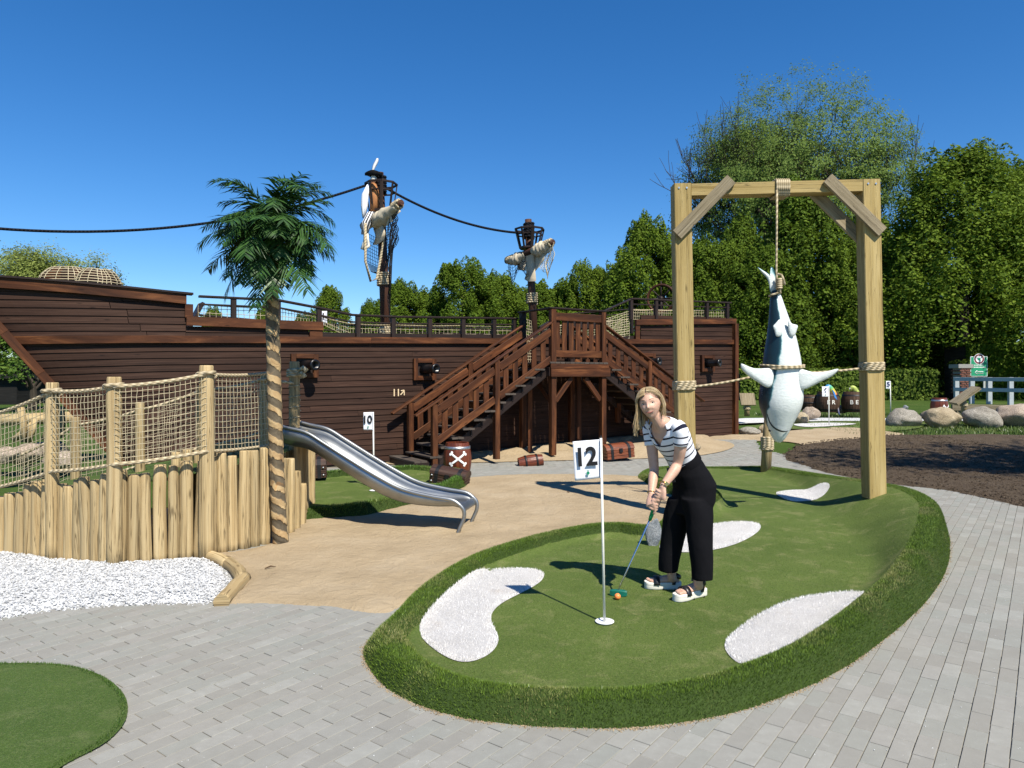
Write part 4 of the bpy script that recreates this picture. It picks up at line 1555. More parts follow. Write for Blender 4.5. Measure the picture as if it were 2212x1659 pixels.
o = mb.build('rigging_rope', M['ropeb'], origin=a); tag(o, 'thick black rope sagging between the two crow nests', 'rope', 'ropes between the masts')

# ================================================================== dressed pirate dummy on the main mast
M['white_cloth'] = m_plain('white cloth', (.72, .73, .76), .9, .1, var=.06, scale=6)
M['leather_tan'] = m_plain('tan waistcoat', (.34, .15, .06), .75, .2, var=.2, scale=9)
M['black_cloth'] = m_plain('black felt', (.012, .012, .014), .85, .15, var=.3)
M['bone'] = m_plain('bone white', (.62, .60, .54), .6, .3, var=.1)
def m_stripe(name, a, b, freq):
    t = NT(name)
    tc = t.n('TexCoord'); sp_ = t.n('SeparateXYZ'); t.l(tc.outputs['UV'], sp_.inputs[0])
    f = t.math('FRACT', t.math('MULTIPLY', sp_.outputs[1], freq))
    t.col(t.mix(t.math('GREATER_THAN', f, .52), a, b)).set(.9, .1)
    return t.m
M['stripe_trousers'] = m_stripe('black and white striped cloth', (.7, .7, .72), (.012, .013, .02), 16)
PY = M1Y - .12
sk = thing('pirate_dummy', 'pirate skeleton dummy with feathered black hat and striped trousers slung on the mast', 'dummy', P(808, 430, PY))
mb = MB()
hc = P(807, 387, PY)
mb.ball(hc, (.07, .08, .09))
mb.build('skull', M['bone'], sk)
mb = MB()
h0 = P(808, 381, PY)
mb.lathe([(.02, .10), (.075, .09), (.09, .04), (.10, .0)], 16, h0)
for k in range(3):
    a = k * 2.094 + .5
    pts = [h0 + Vector((math.cos(a + t) * (.17 - .04 * math.cos(t * 3)), math.sin(a + t) * .15, .0 + .05 * math.cos(t * 1.5))) for t in [i * .26 - 1.04 for i in range(9)]]
    inner = [h0 + Vector((math.cos(a + t) * .11, math.sin(a + t) * .11, .0)) for t in [i * .26 - 1.04 for i in range(9)]]
    mb.grid([inner, pts, [p + Vector((0, 0, .05)) for p in pts]], False, False)
hat = mb.build('hat', M['black_cloth'], sk)
mb = MB()
fq = catmull([h0 + Vector((-.02, -.05, .1)), h0 + Vector((.015, -.05, .2)), h0 + Vector((.06, -.05, .3)), h0 + Vector((.08, -.05, .37))], 6)
fw = [.015 + .03 * math.sin(math.pi * min(1, i / (len(fq) - 1) * .9 + .05)) for i in range(len(fq))]
mb.grid([[p + Vector((-w, 0, 0)), p + Vector((0, .015, 0)), p + Vector((w, 0, 0)), p + Vector((0, -.015, 0))] for p, w in zip(fq, fw)])
mb.build('feather', M['white_cloth'], hat)
mb = MB()
tq = [P(806, 398, PY), P(807, 412, PY), P(809, 432, PY), P(808, 458, PY)]
mb.grid([[p + Vector((a * math.cos(6.283 * j / 14), .12 * math.sin(6.283 * j / 14), 0)) for j in range(14)] for p, a in zip(tq, (.07, .115, .105, .09))])
mb.build('waistcoat', M['leather_tan'], sk)
mb = MB()
aq = [P(797, 400, PY - .05), P(789, 420, PY - .1), P(787, 445, PY - .1), P(786, 468, PY - .1)]
rg = []
for i, (p, a) in enumerate(zip(aq, (.045, .075, .075, .03))):
    rg.append([p + Vector((a * math.cos(6.283 * j / 12), .07 * math.sin(6.283 * j / 12), (.05 * math.sin(j * 2.3) if i == 3 else 0))) for j in range(12)])
mb.grid(rg)
mb.build('sleeve', M['white_cloth'], sk)
mb = MB()
for (x0, x1, x2, dy) in ((806, 796, 790, 0), (801, 790, 785, -.12)):
    lq = [P(x0, 458, PY + dy), P(x1, 480, PY - .05 + dy), P(x2, 506, PY - .05 + dy)]
    mb.grid([[p + Vector((a * math.cos(6.283 * j / 12), a * .8 * math.sin(6.283 * j / 12), 0)) for j in range(12)] for p, a in zip(lq, (.07, .08, .05))])
mb.build('trousers', M['stripe_trousers'], sk)
mb = MB()
mb.tube([P(793, 505, PY - .05), P(795, 520, PY - .05), P(797, 531, PY - .05), P(786, 540, PY - .1)], [.03, .025, .035, .03], 8)
mb.tube([P(788, 505, PY - .17), P(787, 520, PY - .17), P(782, 538, PY - .2)], [.03, .025, .035], 8)
mb.build('leg_bones', M['bone'], sk)
adopt(sk)
# netted bundles on the foredeck
def bundle(label, c, sx, sy, sz, par_mat, netted=True, lump=.0):
    b_ = thing('cargo_bundle', label, 'bundle', c, group='netted cargo on the bow')
    mb = MB()
    rg = []
    for j in range(9):
        t = j / 8
        rr = (1 - abs(t) ** 3 * .45)
        rg.append([Vector((sx * rr * (math.copysign(abs(math.cos(6.283 * k / 20)) ** .6, math.cos(6.283 * k / 20))) * (1 + lump * mnoise.noise(Vector((k, t * 3, sx)))),
                           sy * rr * (math.copysign(abs(math.sin(6.283 * k / 20)) ** .6, math.sin(6.283 * k / 20))), sz * t + lump * .1 * math.sin(k))) for k in range(20)])
    mb.grid(rg)
    mb.build('cargo', par_mat, b_)
    if netted:
        mb = MB()
        for r_ in rg: mb.tube([p * 1.03 + Vector((0, 0, .01)) for p in r_ + [r_[0]]], .009, 3, caps=False)
        for k in range(20): mb.tube([r_[k] * 1.03 + Vector((0, 0, .01)) for r_ in rg], .009, 3, caps=False)
        top = rg[-1]
        for k in range(0, 10): mb.tube([top[k] * 1.02 + Vector((0, 0, .012)), top[(20 - k) % 20] * 1.02 + Vector((0, 0, .012))], .009, 3, caps=False)
        mb.build('net', M['net'], b_)
    return b_
c1 = P(148, 612, 12.6); c1.z -= .12
bundle('flat brown box under a beige net on the bow', c1, .42, .35, P(148, 582, 12.6).z - c1.z, M['trim'])
c2 = P(212, 612, 12.4); c2.z -= .15
bundle('rounded bundle under a beige net on the bow', c2, .32, .3, P(212, 586, 12.4).z - c2.z, M['mast'], True, .12)
# ship's wheel on the stern deck
wy = 18.6
wc = P(1428, 645, wy)
wh = thing('helm', 'dark ship steering wheel with red rim on the stern deck', 'wheel', wc)
mb = MB()
n = 28
wd = Vector((.9, -.44, 0)).normalized()
for rr, r0 in ((.36, .035),):
    mb.tube([wd * (rr * math.cos(6.283 * i / n)) + Vector((0, 0, rr * math.sin(6.283 * i / n))) for i in range(n + 1)], r0, 8)
mb.build('rim', M['trim'], wh)
for k in range(8):
    mb = MB(); a = 6.283 * k / 8
    mb.tube([Vector(), wd * (.46 * math.cos(a)) + Vector((0, 0, .46 * math.sin(a)))], [.022, .016], 6)
    mb.build('spoke', M['darkwood'], wh)
mb = MB(); mb.ball((0, 0, 0), .07); mb.build('hub', M['darkwood'], wh)
mb = MB(); mb.beam((0, .12, -.9), (0, .12, .1), .14, .1); mb.build('pedestal', M['darkwood'], wh)

# ================================================================== log palisade with ramp, rope rails and nets
M['log'] = m_wood('peeled pine log', (.26, .18, .085), (.41, .31, .165), (.50, .40, .235), .75, .9, 26, .25, True, .45, 1.0, spec=.15)
M['log_end'] = m_plain('cut log end', (.42, .32, .18), .85, .15, var=.25, scale=40)
def log_mesh(length, r, seed, taper=.05, seg=14, wob=.010):
    mb = MB()
    rg = []
    ns = 9
    for i in range(ns):
        t = i / (ns - 1)
        z = length * t
        c = Vector((wob * mnoise.noise(Vector((seed, z * 1.6, 0))), wob * mnoise.noise(Vector((seed + 9, z * 1.6, 3))), z))
        rr = r * (1 - taper * t) * (1 + .06 * mnoise.noise(Vector((z * 3, seed, 7))))
        if i == ns - 1: rr *= .93
        rg.append([c + Vector((rr * (1 + .05 * mnoise.noise(Vector((math.cos(6.283 * j / seg) * 2, math.sin(6.283 * j / seg) * 2, seed)))) * math.cos(6.283 * j / seg), rr * math.sin(6.283 * j / seg), 0)) for j in range(seg)])
        if i == ns - 2:
            pass
    top = [p + Vector((0, 0, .012)) - (p - rg[-1][0].lerp(rg[-1][seg // 2], .5)) * .1 for p in rg[-1]]
    rg.append(top)
    mb.grid(rg)
    return mb
random.seed(5)
pal = thing('log_palisade', 'curved palisade of upright peeled pine logs beside the white gravel', 'palisade', G(430, 1203))
front = [(-60, 1190), (0, 1193), (60, 1197), (120, 1204), (180, 1213), (240, 1218), (300, 1216), (370, 1208), (430, 1201), (490, 1190), (540, 1181), (588, 1170)]
fpts = catmull([G(a, b) for a, b in front], 12)
def topz(u):       # height of the palisade along it, by survey x
    return interp(u, [-60, 0, 40, 95, 175, 250, 330, 420, 500, 590], [.42, .50, .58, .66, .70, .78, .82, .86, .90, .94])
acc = 0.0
last = None
logs = []
want = random.uniform(.075, .105)
i = 0
pos = fpts[0].copy()
dist = [0.0]
for a, b in zip(fpts[:-1], fpts[1:]): dist.append(dist[-1] + (b - a).length)
def along_front(d):
    k = int(np.searchsorted(dist, d)) - 1
    k = max(0, min(k, len(fpts) - 2))
    return fpts[k].lerp(fpts[k + 1], (d - dist[k]) / max(dist[k + 1] - dist[k], 1e-6))
d = 0.0
k = 0
while d < dist[-1] - .04:
    r = random.uniform(.050, .066)
    d += r
    p = along_front(d)
    d += r * .93
    u = (p.x / p.y * FPX + CXP) / K
    if u < -40: continue
    h = topz(u) + random.uniform(-.035, .035)
    mb = log_mesh(h + .05, r, k * 3.1, random.uniform(.02, .12))
    o = mb.build('log', M['log'], pal)
    o.location = (p.x, p.y, -.05)
    o.rotation_euler = (random.gauss(0, .012), random.gauss(0, .016), random.uniform(0, 6.28))
    k += 1
# return of the palisade beside the slide, and the logs of the far side of the ramp
side = [G(616, 1158), G(630, 1150), G(643, 1140), G(655, 1132)]
for j, (p, h, r) in enumerate([(G(612, 1160), .80, .058), (G(626, 1152), .78, .055), (G(640, 1143), .62, .052), (G(652, 1134), .45, .05), (G(640, 1125), 1.02, .06), (G(655, 1122), 1.02, .062)]):
    mb = log_mesh(h + .05, r, 50 + j * 2.2, .05)
    o = mb.build('log', M['log'], pal); o.location = (p.x, p.y, -.05); o.rotation_euler = (0, random.gauss(0, .01), j)
for j in range(18):
    t = j / 17
    a, b = Vector((-3.55, 7.5, 0)), Vector((-2.55, 9.0, 0))
    p = a.lerp(b, t) + Vector((.0, .25 * math.sin(t * 3.1), 0))
    mb = log_mesh(.88 + .12 * t + random.uniform(-.03, .03), .055, 90 + j, .05)
    o = mb.build('log', M['log'], pal); o.location = (p.x, p.y, -.05); o.rotation_euler = (0, 0, j)
# turf on top of the ramp
mb = MB()
rw = [along_front(d_) for d_ in np.linspace(.3, dist[-1] - .1, 20)]
fa = [Vector((-5.6, 8.6, 0)).lerp(Vector((-2.55, 8.9, 0)), t) for t in np.linspace(0, 1, 20)]
zz_ = [topz((p.x / p.y * FPX + CXP) / K) - .1 for p in rw]
mb.grid([[Vector((p.x, p.y + .06, z)) for p, z in zip(rw, zz_)], [Vector((p.x, p.y, z - .02)) for p, z in zip(fa, zz_)]], False, False)
mb.build('ramp_turf', M['carpet2'], pal)
adopt(pal)
for c in pal.children:      # these were placed at their own feet
    pass

# ---- tall posts with rope rails and nets
fen = thing('rope_net_fence', 'near row of pine posts joined by thick rope rails and a beige net', 'fence', G(430, 1203))
def post(px, ytop, Y, r, z0, seed, root):
    t_ = P(px, ytop, Y)
    mb = log_mesh(t_.z - z0, r, seed, .03, 16, .008)
    o = mb.build('post', M['log'], root)
    o.location = (t_.x, Y, z0)
    return Vector((t_.x, Y, t_.z))
nearp = [post(113, 829, 6.42, .058, -.05, 201, fen), post(247, 817, 6.18, .064, -.05, 203, fen), post(446, 792, 6.48, .066, -.05, 207, fen), post(574, 808, 7.6, .06, -.05, 209, fen)]
bot_ = [P(113, 1018, 6.36), P(247, 1003, 6.12), P(446, 975, 6.42), P(580, 962, 7.5)]
L0t, L0b = P(-30, 900, 6.75), P(-30, 1058, 6.7)
tops = [L0t] + [P(113, 845, 6.36), P(247, 835, 6.12), P(446, 808, 6.42), P(576, 806, 7.5)]
bots = [L0b] + bot_
def sagline(pts, sag, n=10):
    out = []
    for a, b in zip(pts[:-1], pts[1:]):
        out += hang(a, b, sag, n)[:-1]
    return out + [pts[-1]]
tl, bl = sagline(tops, .018), sagline(bots, .012)
mb = MB(); mb.tube(tl, .0175, 8); mb.build('rope_rail', M['rope'], fen)
mb = MB(); mb.tube(bl, .0165, 8); mb.build('rope_rail', M['rope'], fen)
for p in nearp:
    mb = MB(); rope_coil(mb, (p.x, p.y), .078, p.z - .09, p.z - .05, 1, .017); mb.build('rope_loop', M['rope'], fen)
mb = MB()
ln = sum((b - a).length for a, b in zip(tl[:-1], tl[1:]))
net(mb, bl, tl, 0, 0, int(ln / .052), 13, .0034, wob=.0035)
mb.build('net', M['net'], fen)
adopt(fen)
for c in fen.children:
    pass
fen2 = thing('rope_net_fence', 'far row of thinner pine posts with sloping rope and net behind the ramp', 'fence', (-3.2, 8.0, 0))
farp = [post(163, 903, 7.9, .05, .2, 301, fen2), post(303, 871, 7.8, .052, .2, 303, fen2), post(436, 835, 7.9, .05, .2, 305, fen2), post(636, 783, 8.2, .062, .2, 307, fen2)]
tf = [P(40, 985, 7.9), P(163, 918, 7.9), P(303, 885, 7.8), P(436, 842, 7.9), P(560, 822, 8.0)]
bf = [P(40, 1075, 7.9), P(163, 1040, 7.9), P(303, 1005, 7.8), P(436, 965, 7.9), P(560, 935, 8.0)]
tl, bl = sagline(tf, .02), sagline(bf, .015)
mb = MB(); mb.tube(tl, .014, 8); mb.build('rope_rail', M['rope'], fen2)
mb = MB(); mb.tube(bl, .013, 8); mb.build('rope_rail', M['rope'], fen2)
mb = MB(); ln = sum((b - a).length for a, b in zip(tl[:-1], tl[1:]))
net(mb, bl, tl, 0, 0, int(ln / .055), 10, .0028, wob=.006)
mb.build('net', M['net'], fen2)
p = farp[3]
mb = MB(); rope_coil(mb, (p.x, p.y), .075, p.z - .17, p.z - .08, 3, .018)
for j in range(5):
    rope_coil(mb, (p.x, p.y), .067, p.z - .32 - j * .12, p.z - .26 - j * .12, 1, .006)
mb.tube([P(590, 822, 8.0), P(615, 825, 8.05), P(634, 828, 8.12)], .016, 8)
mb.tube([p + Vector((.06, -.05, -.1)), p + Vector((.13, -.1, -.06)), p + Vector((.17, -.1, -.1))], [.02, .024, .03], 7)
mb.tube([p + Vector((.06, -.05, -.13)), p + Vector((.12, -.1, -.12)), p + Vector((.15, -.1, -.17))], [.02, .022, .03], 7)
mb.build('rope_knot', M['rope'], fen2)
adopt(fen2)

# ================================================================== artificial palm
def m_palmtrunk():
    t = NT('painted palm trunk')
    v = t.coords('Object', (5, 5, 3.2))
    f = t.noise(v, 1.6, 6, .65, 1.0)
    tc = t.n('TexCoord'); sp_ = t.n('SeparateXYZ'); t.l(tc.outputs['UV'], sp_.inputs[0])
    a = t.math('ADD', t.math('MULTIPLY', sp_.outputs[0], 6.6), t.math('MULTIPLY', sp_.outputs[1], 3.5))
    fr = t.math('FRACT', t.math('ADD', a, t.math('MULTIPLY', f, .8)))
    w_ = t.ramp(fr, [(0, 0), (.08, 1), (.45, 1), (.55, 0)])
    c = t.ramp(f, [(.3, (.22, .13, .06)), (.45, (.37, .25, .125)), (.6, (.46, .34, .18)), (.75, (.50, .25, .08))])
    wrap_shade = t.ramp(f, [(.3, (.05, .04, .028)), (.6, (.13, .105, .07)), (.75, (.30, .15, .05))])  # dark spiral bands put the shade under each wrap overlap into the colour
    t.col(t.mix(w_, wrap_shade, c)).set(.75, .2)
    t.bump(t.math('ADD', t.math('MULTIPLY', w_, .8), f), .9, .015)
    return t.m
M['palm_trunk'] = m_palmtrunk()
def m_leaf(name, c1, c2, rough=.35, spec=.5, trans=.25):
    t = NT(name)
    r = t.n('NewGeometry').outputs['Random Per Island']
    c = t.ramp(r, [(0, c1), (1, c2)])
    t.col(c).set(rough, spec)
    tr = t.n('BsdfTranslucent')
    t.l(t.mix(.5, c, tuple(min(1, x * 2) for x in c2)), tr.inputs[0])
    mx = t.n('MixShader'); mx.inputs[0].default_value = trans
    t.l(t.b.outputs[0], mx.inputs[1]); t.l(tr.outputs[0], mx.inputs[2])
    t.l(mx.outputs[0], t.out.inputs[0])
    return t.m
M['palm_leaf'] = m_leaf('palm leaf', (.013, .042, .010), (.048, .115, .022), .45, .35, .15)
PYY = 7.0
pb = G(606, 1165)
palm = thing('palm_tree', 'artificial palm tree with a wrapped brown trunk standing at the palisade', 'palm tree', (pb.x, PYY, 0))
cl = catmull([P(606, 1172, PYY), P(600, 1060, PYY), P(594, 900, PYY), P(590, 740, PYY), P(587, 600, PYY), P(588, 510, PYY)], 9)
mb = MB()
rg = []
for i, p in enumerate(cl):
    t = i / (len(cl) - 1)
    r = lerp(.073, .058, t)
    ring = []
    for j in range(20):
        a = 6.283 * j / 20
        ph = (p.z * 6.6 + a / 6.283) % 1.0
        q = r * (1 + .10 * (1 - ph))
        ring.append(p + Vector((q * math.cos(a), q * math.sin(a), 0)))
    rg.append(ring)
# denser rings for the spiral wrap
fine = []
for a_, b_ in zip(cl[:-1], cl[1:]):
    for k in range(4): fine.append(a_.lerp(b_, k / 4))
rg = []
for i, p in enumerate(fine):
    t = i / (len(fine) - 1)
    r = lerp(.071, .056, t)
    ring = []
    for j in range(22):
        a = 6.283 * j / 22
        ph = (p.z * 5.2 + a / 6.283 + .15 * mnoise.noise(p * 4)) % 1.0
        q = r * (1 + .13 * (1 - ph) + .05 * mnoise.noise(Vector((math.cos(a) * 2, math.sin(a) * 2, p.z * 6))))
        ring.append(p + Vector((q * math.cos(a), q * math.sin(a), 0)))
    rg.append(ring)
mb.grid(rg)
mb.build('trunk', M['palm_trunk'], palm)
crown = P(588, 505, PYY)
random.seed(11)
def frond(az, el, length, droop, seed):
    mb = MB()
    d0 = Vector((math.cos(az) * math.cos(el), math.sin(az) * math.cos(el), math.sin(el)))
    pts = []
    p = Vector((0, 0, 0)); d = d0.copy()
    n = 16
    for i in range(n + 1):
        pts.append(p.copy())
        d = (d + Vector((0, 0, -droop / n * (1 + 1.2 * i / n)))).normalized()
        p = p + d * (length / n)
    mb.tube(pts, [.007 * (1 - .7 * i / n) for i in range(n + 1)], 5)
    for i in range(2, n * 2 + 1):
        x = i / 2
        k = min(int(x), n - 1)
        q = pts[k].lerp(pts[k + 1], x - k)
        t = x / n
        dd = (pts[k + 1] - pts[k]).normalized()
        _, sd, up = frame(dd)
        for sg in (-1, 1):
            L = (.27 * math.sin(math.pi * (.18 + .74 * t)) + .05) * random.uniform(.75, 1.15) * length / .8
            w = .0088 * random.uniform(.8, 1.3)
            v = (sd * sg * random.uniform(.6, .95) + dd * random.uniform(.45, .9) - up * random.uniform(-.15, .35)).normalized()
            b = q + v * L * .5 - Vector((0, 0, .02 * L))
            c = q + v * L * .96 - Vector((0, 0, random.uniform(.08, .3) * L))
            ws = v.cross(up).normalized() * w
            i0 = len(mb.v)
            mb.v.extend([tuple(q - ws * .5), tuple(q + ws * .5), tuple(b - ws), tuple(b + ws), tuple(c)])
            mb.face([i0, i0 + 1, i0 + 3, i0 + 2]); mb.face([i0 + 2, i0 + 3, i0 + 4])
    return mb
proto = []
fl_ = []
for k in range(26): fl_.append((k * 2.4 + .2, random.uniform(.45, 1.1), random.uniform(.56, .74), random.uniform(.7, 1.15)))
for k in range(22): fl_.append((k * 2.4 + 1.0, random.uniform(.0, .5), random.uniform(.56, .7), random.uniform(.6, 1.1)))
for k in range(16): fl_.append((k * 2.4 + .5, random.uniform(-.6, .0), random.uniform(.5, .66), random.uniform(.8, 1.4)))
for k in range(4): fl_.append((k * 1.6 + .5, random.uniform(1.1, 1.4), random.uniform(.55, .72), random.uniform(1.0, 1.6)))
fl_ += [(R(-35), -.55, .78, .5), (R(250), -1.0, .62, .3), (R(200), -.5, .8, .8)]
for j, (az, el, L, dr) in enumerate(fl_):
    o = frond(az, el, L, dr, j).build('frond', M['palm_leaf'], palm)
    o.location = crown + Vector((random.uniform(-.05, .05), random.uniform(-.05, .05), random.uniform(-.08, .25) if el > -.2 else random.uniform(-.2, .05)))
adopt(palm)

# ================================================================== steel slide
def m_steel():
    t = NT('brushed stainless steel')
    v = t.coords('Object', (3, 3, 3))
    f = t.noise(v, 1.4, 4, .6)
    f2 = t.noise(t.coords('UV', (3, 160, 1)), 1.0, 3)
    t.col(t.ramp(f, [(.3, (.30, .31, .31)), (.7, (.40, .41, .41))]))
    t.set(t.ramp(f2, [(.3, .38), (.7, .52)]), .5, 1.0)
    t.bump(f2, .05, .002)
    return t.m
M['steel'] = m_steel()
slide = thing('slide', 'curved stainless steel slide running down into the sand', 'slide', G(985, 1150))
YN, YF = 7.55, 8.05
YS = lambda px: lerp(7.85, 7.45, (px - 596) / 396)
near = catmull([P(a_, b_, YS(a_)) for a_, b_ in ((596, 918), (618, 924), (660, 934), (700, 958), (760, 996), (820, 1032), (870, 1057), (930, 1072), (975, 1080), (992, 1090))], 5)
far = [Vector((p.x + .11, p.y + .5, p.z)) for p in near]
YN = near[-1].y
def rail_extra(last, y):
    return [last, last + Vector((.045, 0, -.055)), last + Vector((.05, 0, -.14)), last + Vector((.0, 0, -.26)), last + Vector((-.06, 0, -.42))]
for base, y, sgn in ((near, YN, 1), (far, YF, -1)):
    mb = MB()
    pts = list(base) + catmull(rail_extra(base[-1], y), 5)[1:]
    mb.tube(pts, .021, 12)
    mb.build('side_rail', M['steel'], slide)
mb = MB()
rows = []
nn = len(near)
for i in range(nn):
    t = i / (nn - 1)
    dep = .20 * (1 - .8 * max(0, (t - .55) / .45))
    a, b = near[i], far[i]
    prof = [(0, 0), (.004, -.45), (.03, -.85), (.09, -1.0), (.25, -1.02), (.41, -1.0), (.47, -.85), (.496, -.45), (.5, 0)]
    rows.append([Vector((lerp(a.x, b.x, q / .5), a.y + q, a.z + w * dep)) for q, w in prof])
endp = catmull(rail_extra(near[-1], YN), 5)[1:8]
for p in endp:
    rows.append([Vector((p.x - .012 + .11 * q / .5, YN + q, p.z)) for q, w in prof])
mb.grid(rows, False, False)
o = mb.build('trough', M['steel'], slide)
md = o.modifiers.new('thickness', 'SOLIDIFY'); md.thickness = .004; md.offset = 1
adopt(slide)

# ================================================================== log edging by the gravel
for (pts, lb) in (([(430, 1192), (462, 1204), (496, 1220)], 'split log edging lying where the palisade meets the sand'), ([(489, 1215), (512, 1233), (523, 1252)], 'middle pale log edging between gravel and sand'), ([(527, 1248), (502, 1275), (478, 1303)], 'sawn log edging with its cut end at the paving')):
    q = catmull([G(a, b, .02) for a, b in pts], 4)
    mb = MB()
    mb.tube([p + Vector((0, 0, .012 * mnoise.noise(p * 5))) for p in q], [.056 + .006 * mnoise.noise(p * 9) for p in q], 12)
    tag(mb.build('edging_log', M['log'], origin=q[0]), lb, 'log', 'edging logs')
# ================================================================== timber frame with the hanging shark
M['timber'] = m_wood('pressure treated pine', (.27, .19, .065), (.42, .31, .125), (.54, .42, .20), .7, .9, 22, .4, True, .3, .35, spec=.2)
M['timber_grey'] = m_wood('weathered grey timber', (.13, .105, .065), (.25, .205, .135), (.36, .31, .22), .8, 1.2, 30, .4, True, .35, .4, spec=.15)
M['bolt'] = m_plain('galvanised bolt', (.6, .6, .58), .35, .5, 1.0)
GY = 8.3
frm = thing('gallows', 'tall square gallows frame of pale pine beams at the banked end of the green', 'gallows', (P(1480, 1050, GY).x, GY, 0))
a0, a1 = P(1482, 1080, GY), P(1470.5, 400.5, GY)
b0, b1 = P(1888, 1075, GY), P(1874, 391.5, GY)
for p, q in ((a0, a1), (b0, b1)):
    mb = MB(); mb.beam(p, q, .20, .20, up=(0, -1, 0), ch=.008)
    o = mb.build('post', M['timber'], frm)
    for dx in (-.045, .045):
        mb = MB(); c = q + Vector((dx, -.101, -.055)); mb.tube([c, c + Vector((0, -.008, 0))], .011, 10)
        mb.build('bolt', M['bolt'], o)
mb = MB()
c0 = a1 + Vector((.103, 0, -.075)); c1 = b1 + Vector((-.103, 0, -.072))
n = 10
rg = []
for i in range(n + 1):
    p = c0.lerp(c1, i / n)
    wv = .006 * mnoise.noise(Vector((i * .7, 2, 0)))
    prof = [(-.095, .07), (.095, .07), (.095, -.065 + wv), (-.095, -.065 + wv)]
    rg.append([p + Vector((0, y, z)) for y, z in prof])
mb.grid(rg, True, True, None, False)
mb.build('beam', M['timber'], frm)
def brace(p, q, y):
    mb = MB(); mb.beam(p + Vector((0, y, 0)), q + Vector((0, y, 0)), .045, .135, ch=.003)
    # square the ends to the frame
    mb.build('brace', M['timber_grey'], frm)
bl0, bl1 = P(1457, 512, GY), P(1572, 394, GY)
br0, br1 = P(1777, 392, GY), P(1893, 506, GY)
brace(bl0, bl1, -.125); brace(br0, br1, -.125)
brace(P(1768, 410, GY), P(1880, 520, GY), .124)
adopt(frm)
def square_wrap(cx, cy, half, z0, z1, turns, rr):
    pts = []
    n = 24
    for i in range(turns * n + 1):
        a = 6.28318 * i / n
        c, s = math.cos(a), math.sin(a)
        k = half / max(abs(c), abs(s)) if True else half
        k = min(k, half * 1.22)
        pts.append(Vector((cx + k * c, cy + k * s, z0 + (z1 - z0) * i / (turns * n))))
    return pts
ropes = thing('hoisting_rope', 'beige rope looped over the beam and holding the shark by its tail', 'rope', P(1670, 400, GY), group='ropes on the timber frame')
mb = MB()
bc = P(1684, 400, GY)
for k in range(7):
    x = P(1671 + k * 4.3, 400, GY).x
    zc = c0.lerp(c1, .5).z
    mb.tube([Vector((x, GY + y, zc + z)) for y, z in ((-.108, -.08), (-.112, 0), (-.108, .08), (-.09, .094), (.09, .094), (.11, .08), (.11, -.07), (.09, -.088), (-.09, -.088), (-.108, -.075))], .0135, 7)
mb.build('beam_wraps', M['rope'], ropes)
mb = MB()
top_ = Vector((P(1671, 0, GY).x, GY - .11, zc)); tl_ = P(1677, 590, 8.17)
mb.tube([top_, top_.lerp(tl_, .5), tl_, P(1681, 632, 8.12)], .0125, 8)
mb.build('line', M['rope'], ropes)
mb = MB()
q = P(1683, 612, 8.1)
for k in range(5): rope_coil(mb, (q.x, q.y), .026, q.z - .06 + k * .024, q.z - .05 + k * .024, 1, .014)
mb.tube([P(1680, 592, 8.1), P(1688, 594, 8.08), P(1692, 603, 8.08), P(1695, 616, 8.08)], .014, 8)
mb.tube([P(1684, 615, 8.1), P(1685, 632, 8.08)], .014, 8)
mb.build('knot', M['rope'], ropes)
mb = MB()
q = P(1674, 636, 8.15)
mb.tube([q + Vector((.062 * math.cos(a), .055 * math.sin(a), .018 * math.cos(a + .3))) for a in np.linspace(0, 6.283, 22)], .012, 7)
mb.build('tail_loop', M['rope'], ropes)
adopt(ropes)
def side_rope(label, pc, lean, z0, z1, ends):
    t_ = thing('lashing_rope', label, 'rope', (pc.x, pc.y, z0), group='ropes on the timber frame')
    mb = MB(); mb.tube(square_wrap(pc.x, pc.y, .112, z0, z1, 5, .014), .0145, 7); mb.build('wraps', M['rope'], t_)
    mb = MB(); mb.tube(ends, .0135, 8); mb.build('line', M['rope'], t_)
    adopt(t_)
pl = a0.lerp(a1, .37); pr = b0.lerp(b1, .405)
zA, zB = P(0, 843, GY).z, P(0, 824, GY).z
side_rope('beige rope wound round the left post and tied to the shark', pl, 0, zA, zB, hang(P(1490, 836, GY - .1), P(1655, 806, 8.2), .02))
zA, zB = P(0, 801, GY).z, P(0, 784, GY).z
side_rope('beige rope wound round the right post and tied to the shark', pr, 0, zA, zB, hang(P(1858, 796, GY), P(1722, 806, 8.25), .01))

# ---- shark
def m_shark():
    t = NT('painted shark skin')
    at_ = t.n('Attribute', attribute_name='belly')
    f = t.noise(t.coords('Object', rnd=False), 9, 4, .6)
    fine = t.noise(t.coords('Object', (1, 1, 2.2), rnd=False), 26, 5, .65)
    b = t.math('ADD', at_.outputs['Fac'], t.math('MULTIPLY', t.math('SUBTRACT', f, .5), .28))
    white = t.ramp(fine, [(.3, (.56, .60, .585)), (.7, (.68, .71, .69))])
    c = t.ramp(b, [(.36, (.006, .022, .032)), (.47, (.012, .06, .075)), (.52, (.22, .40, .42))])
    c = t.mix(t.ramp(b, [(.5, 0), (.57, 1)]), c, white)
    t.col(c).set(.32, .5)
    t.bump(fine, .25, .02)
    return t.m
M['shark'] = m_shark()
SY = 8.18
shark = thing('shark', 'white bellied teal shark hanging head down from the timber frame', 'shark', P(1690, 956, SY))
prof = [(628, 1666, 1683, 0), (645, 1664, 1689, 40), (660, 1663, 1694, 41), (692, 1661, 1705, 43), (728, 1657, 1718, 45), (760, 1652, 1725, 50), (785, 1649, 1729, 56), (821, 1645, 1731, 64), (857, 1641, 1733, 72),
        (880, 1643, 1729, 80), (900, 1650, 1720, 95), (918, 1657, 1711, 110), (934, 1663, 1703, 130), (946, 1669, 1696, 150), (953, 1674, 1690, 180), (956.5, 1680, 1685, 180)]
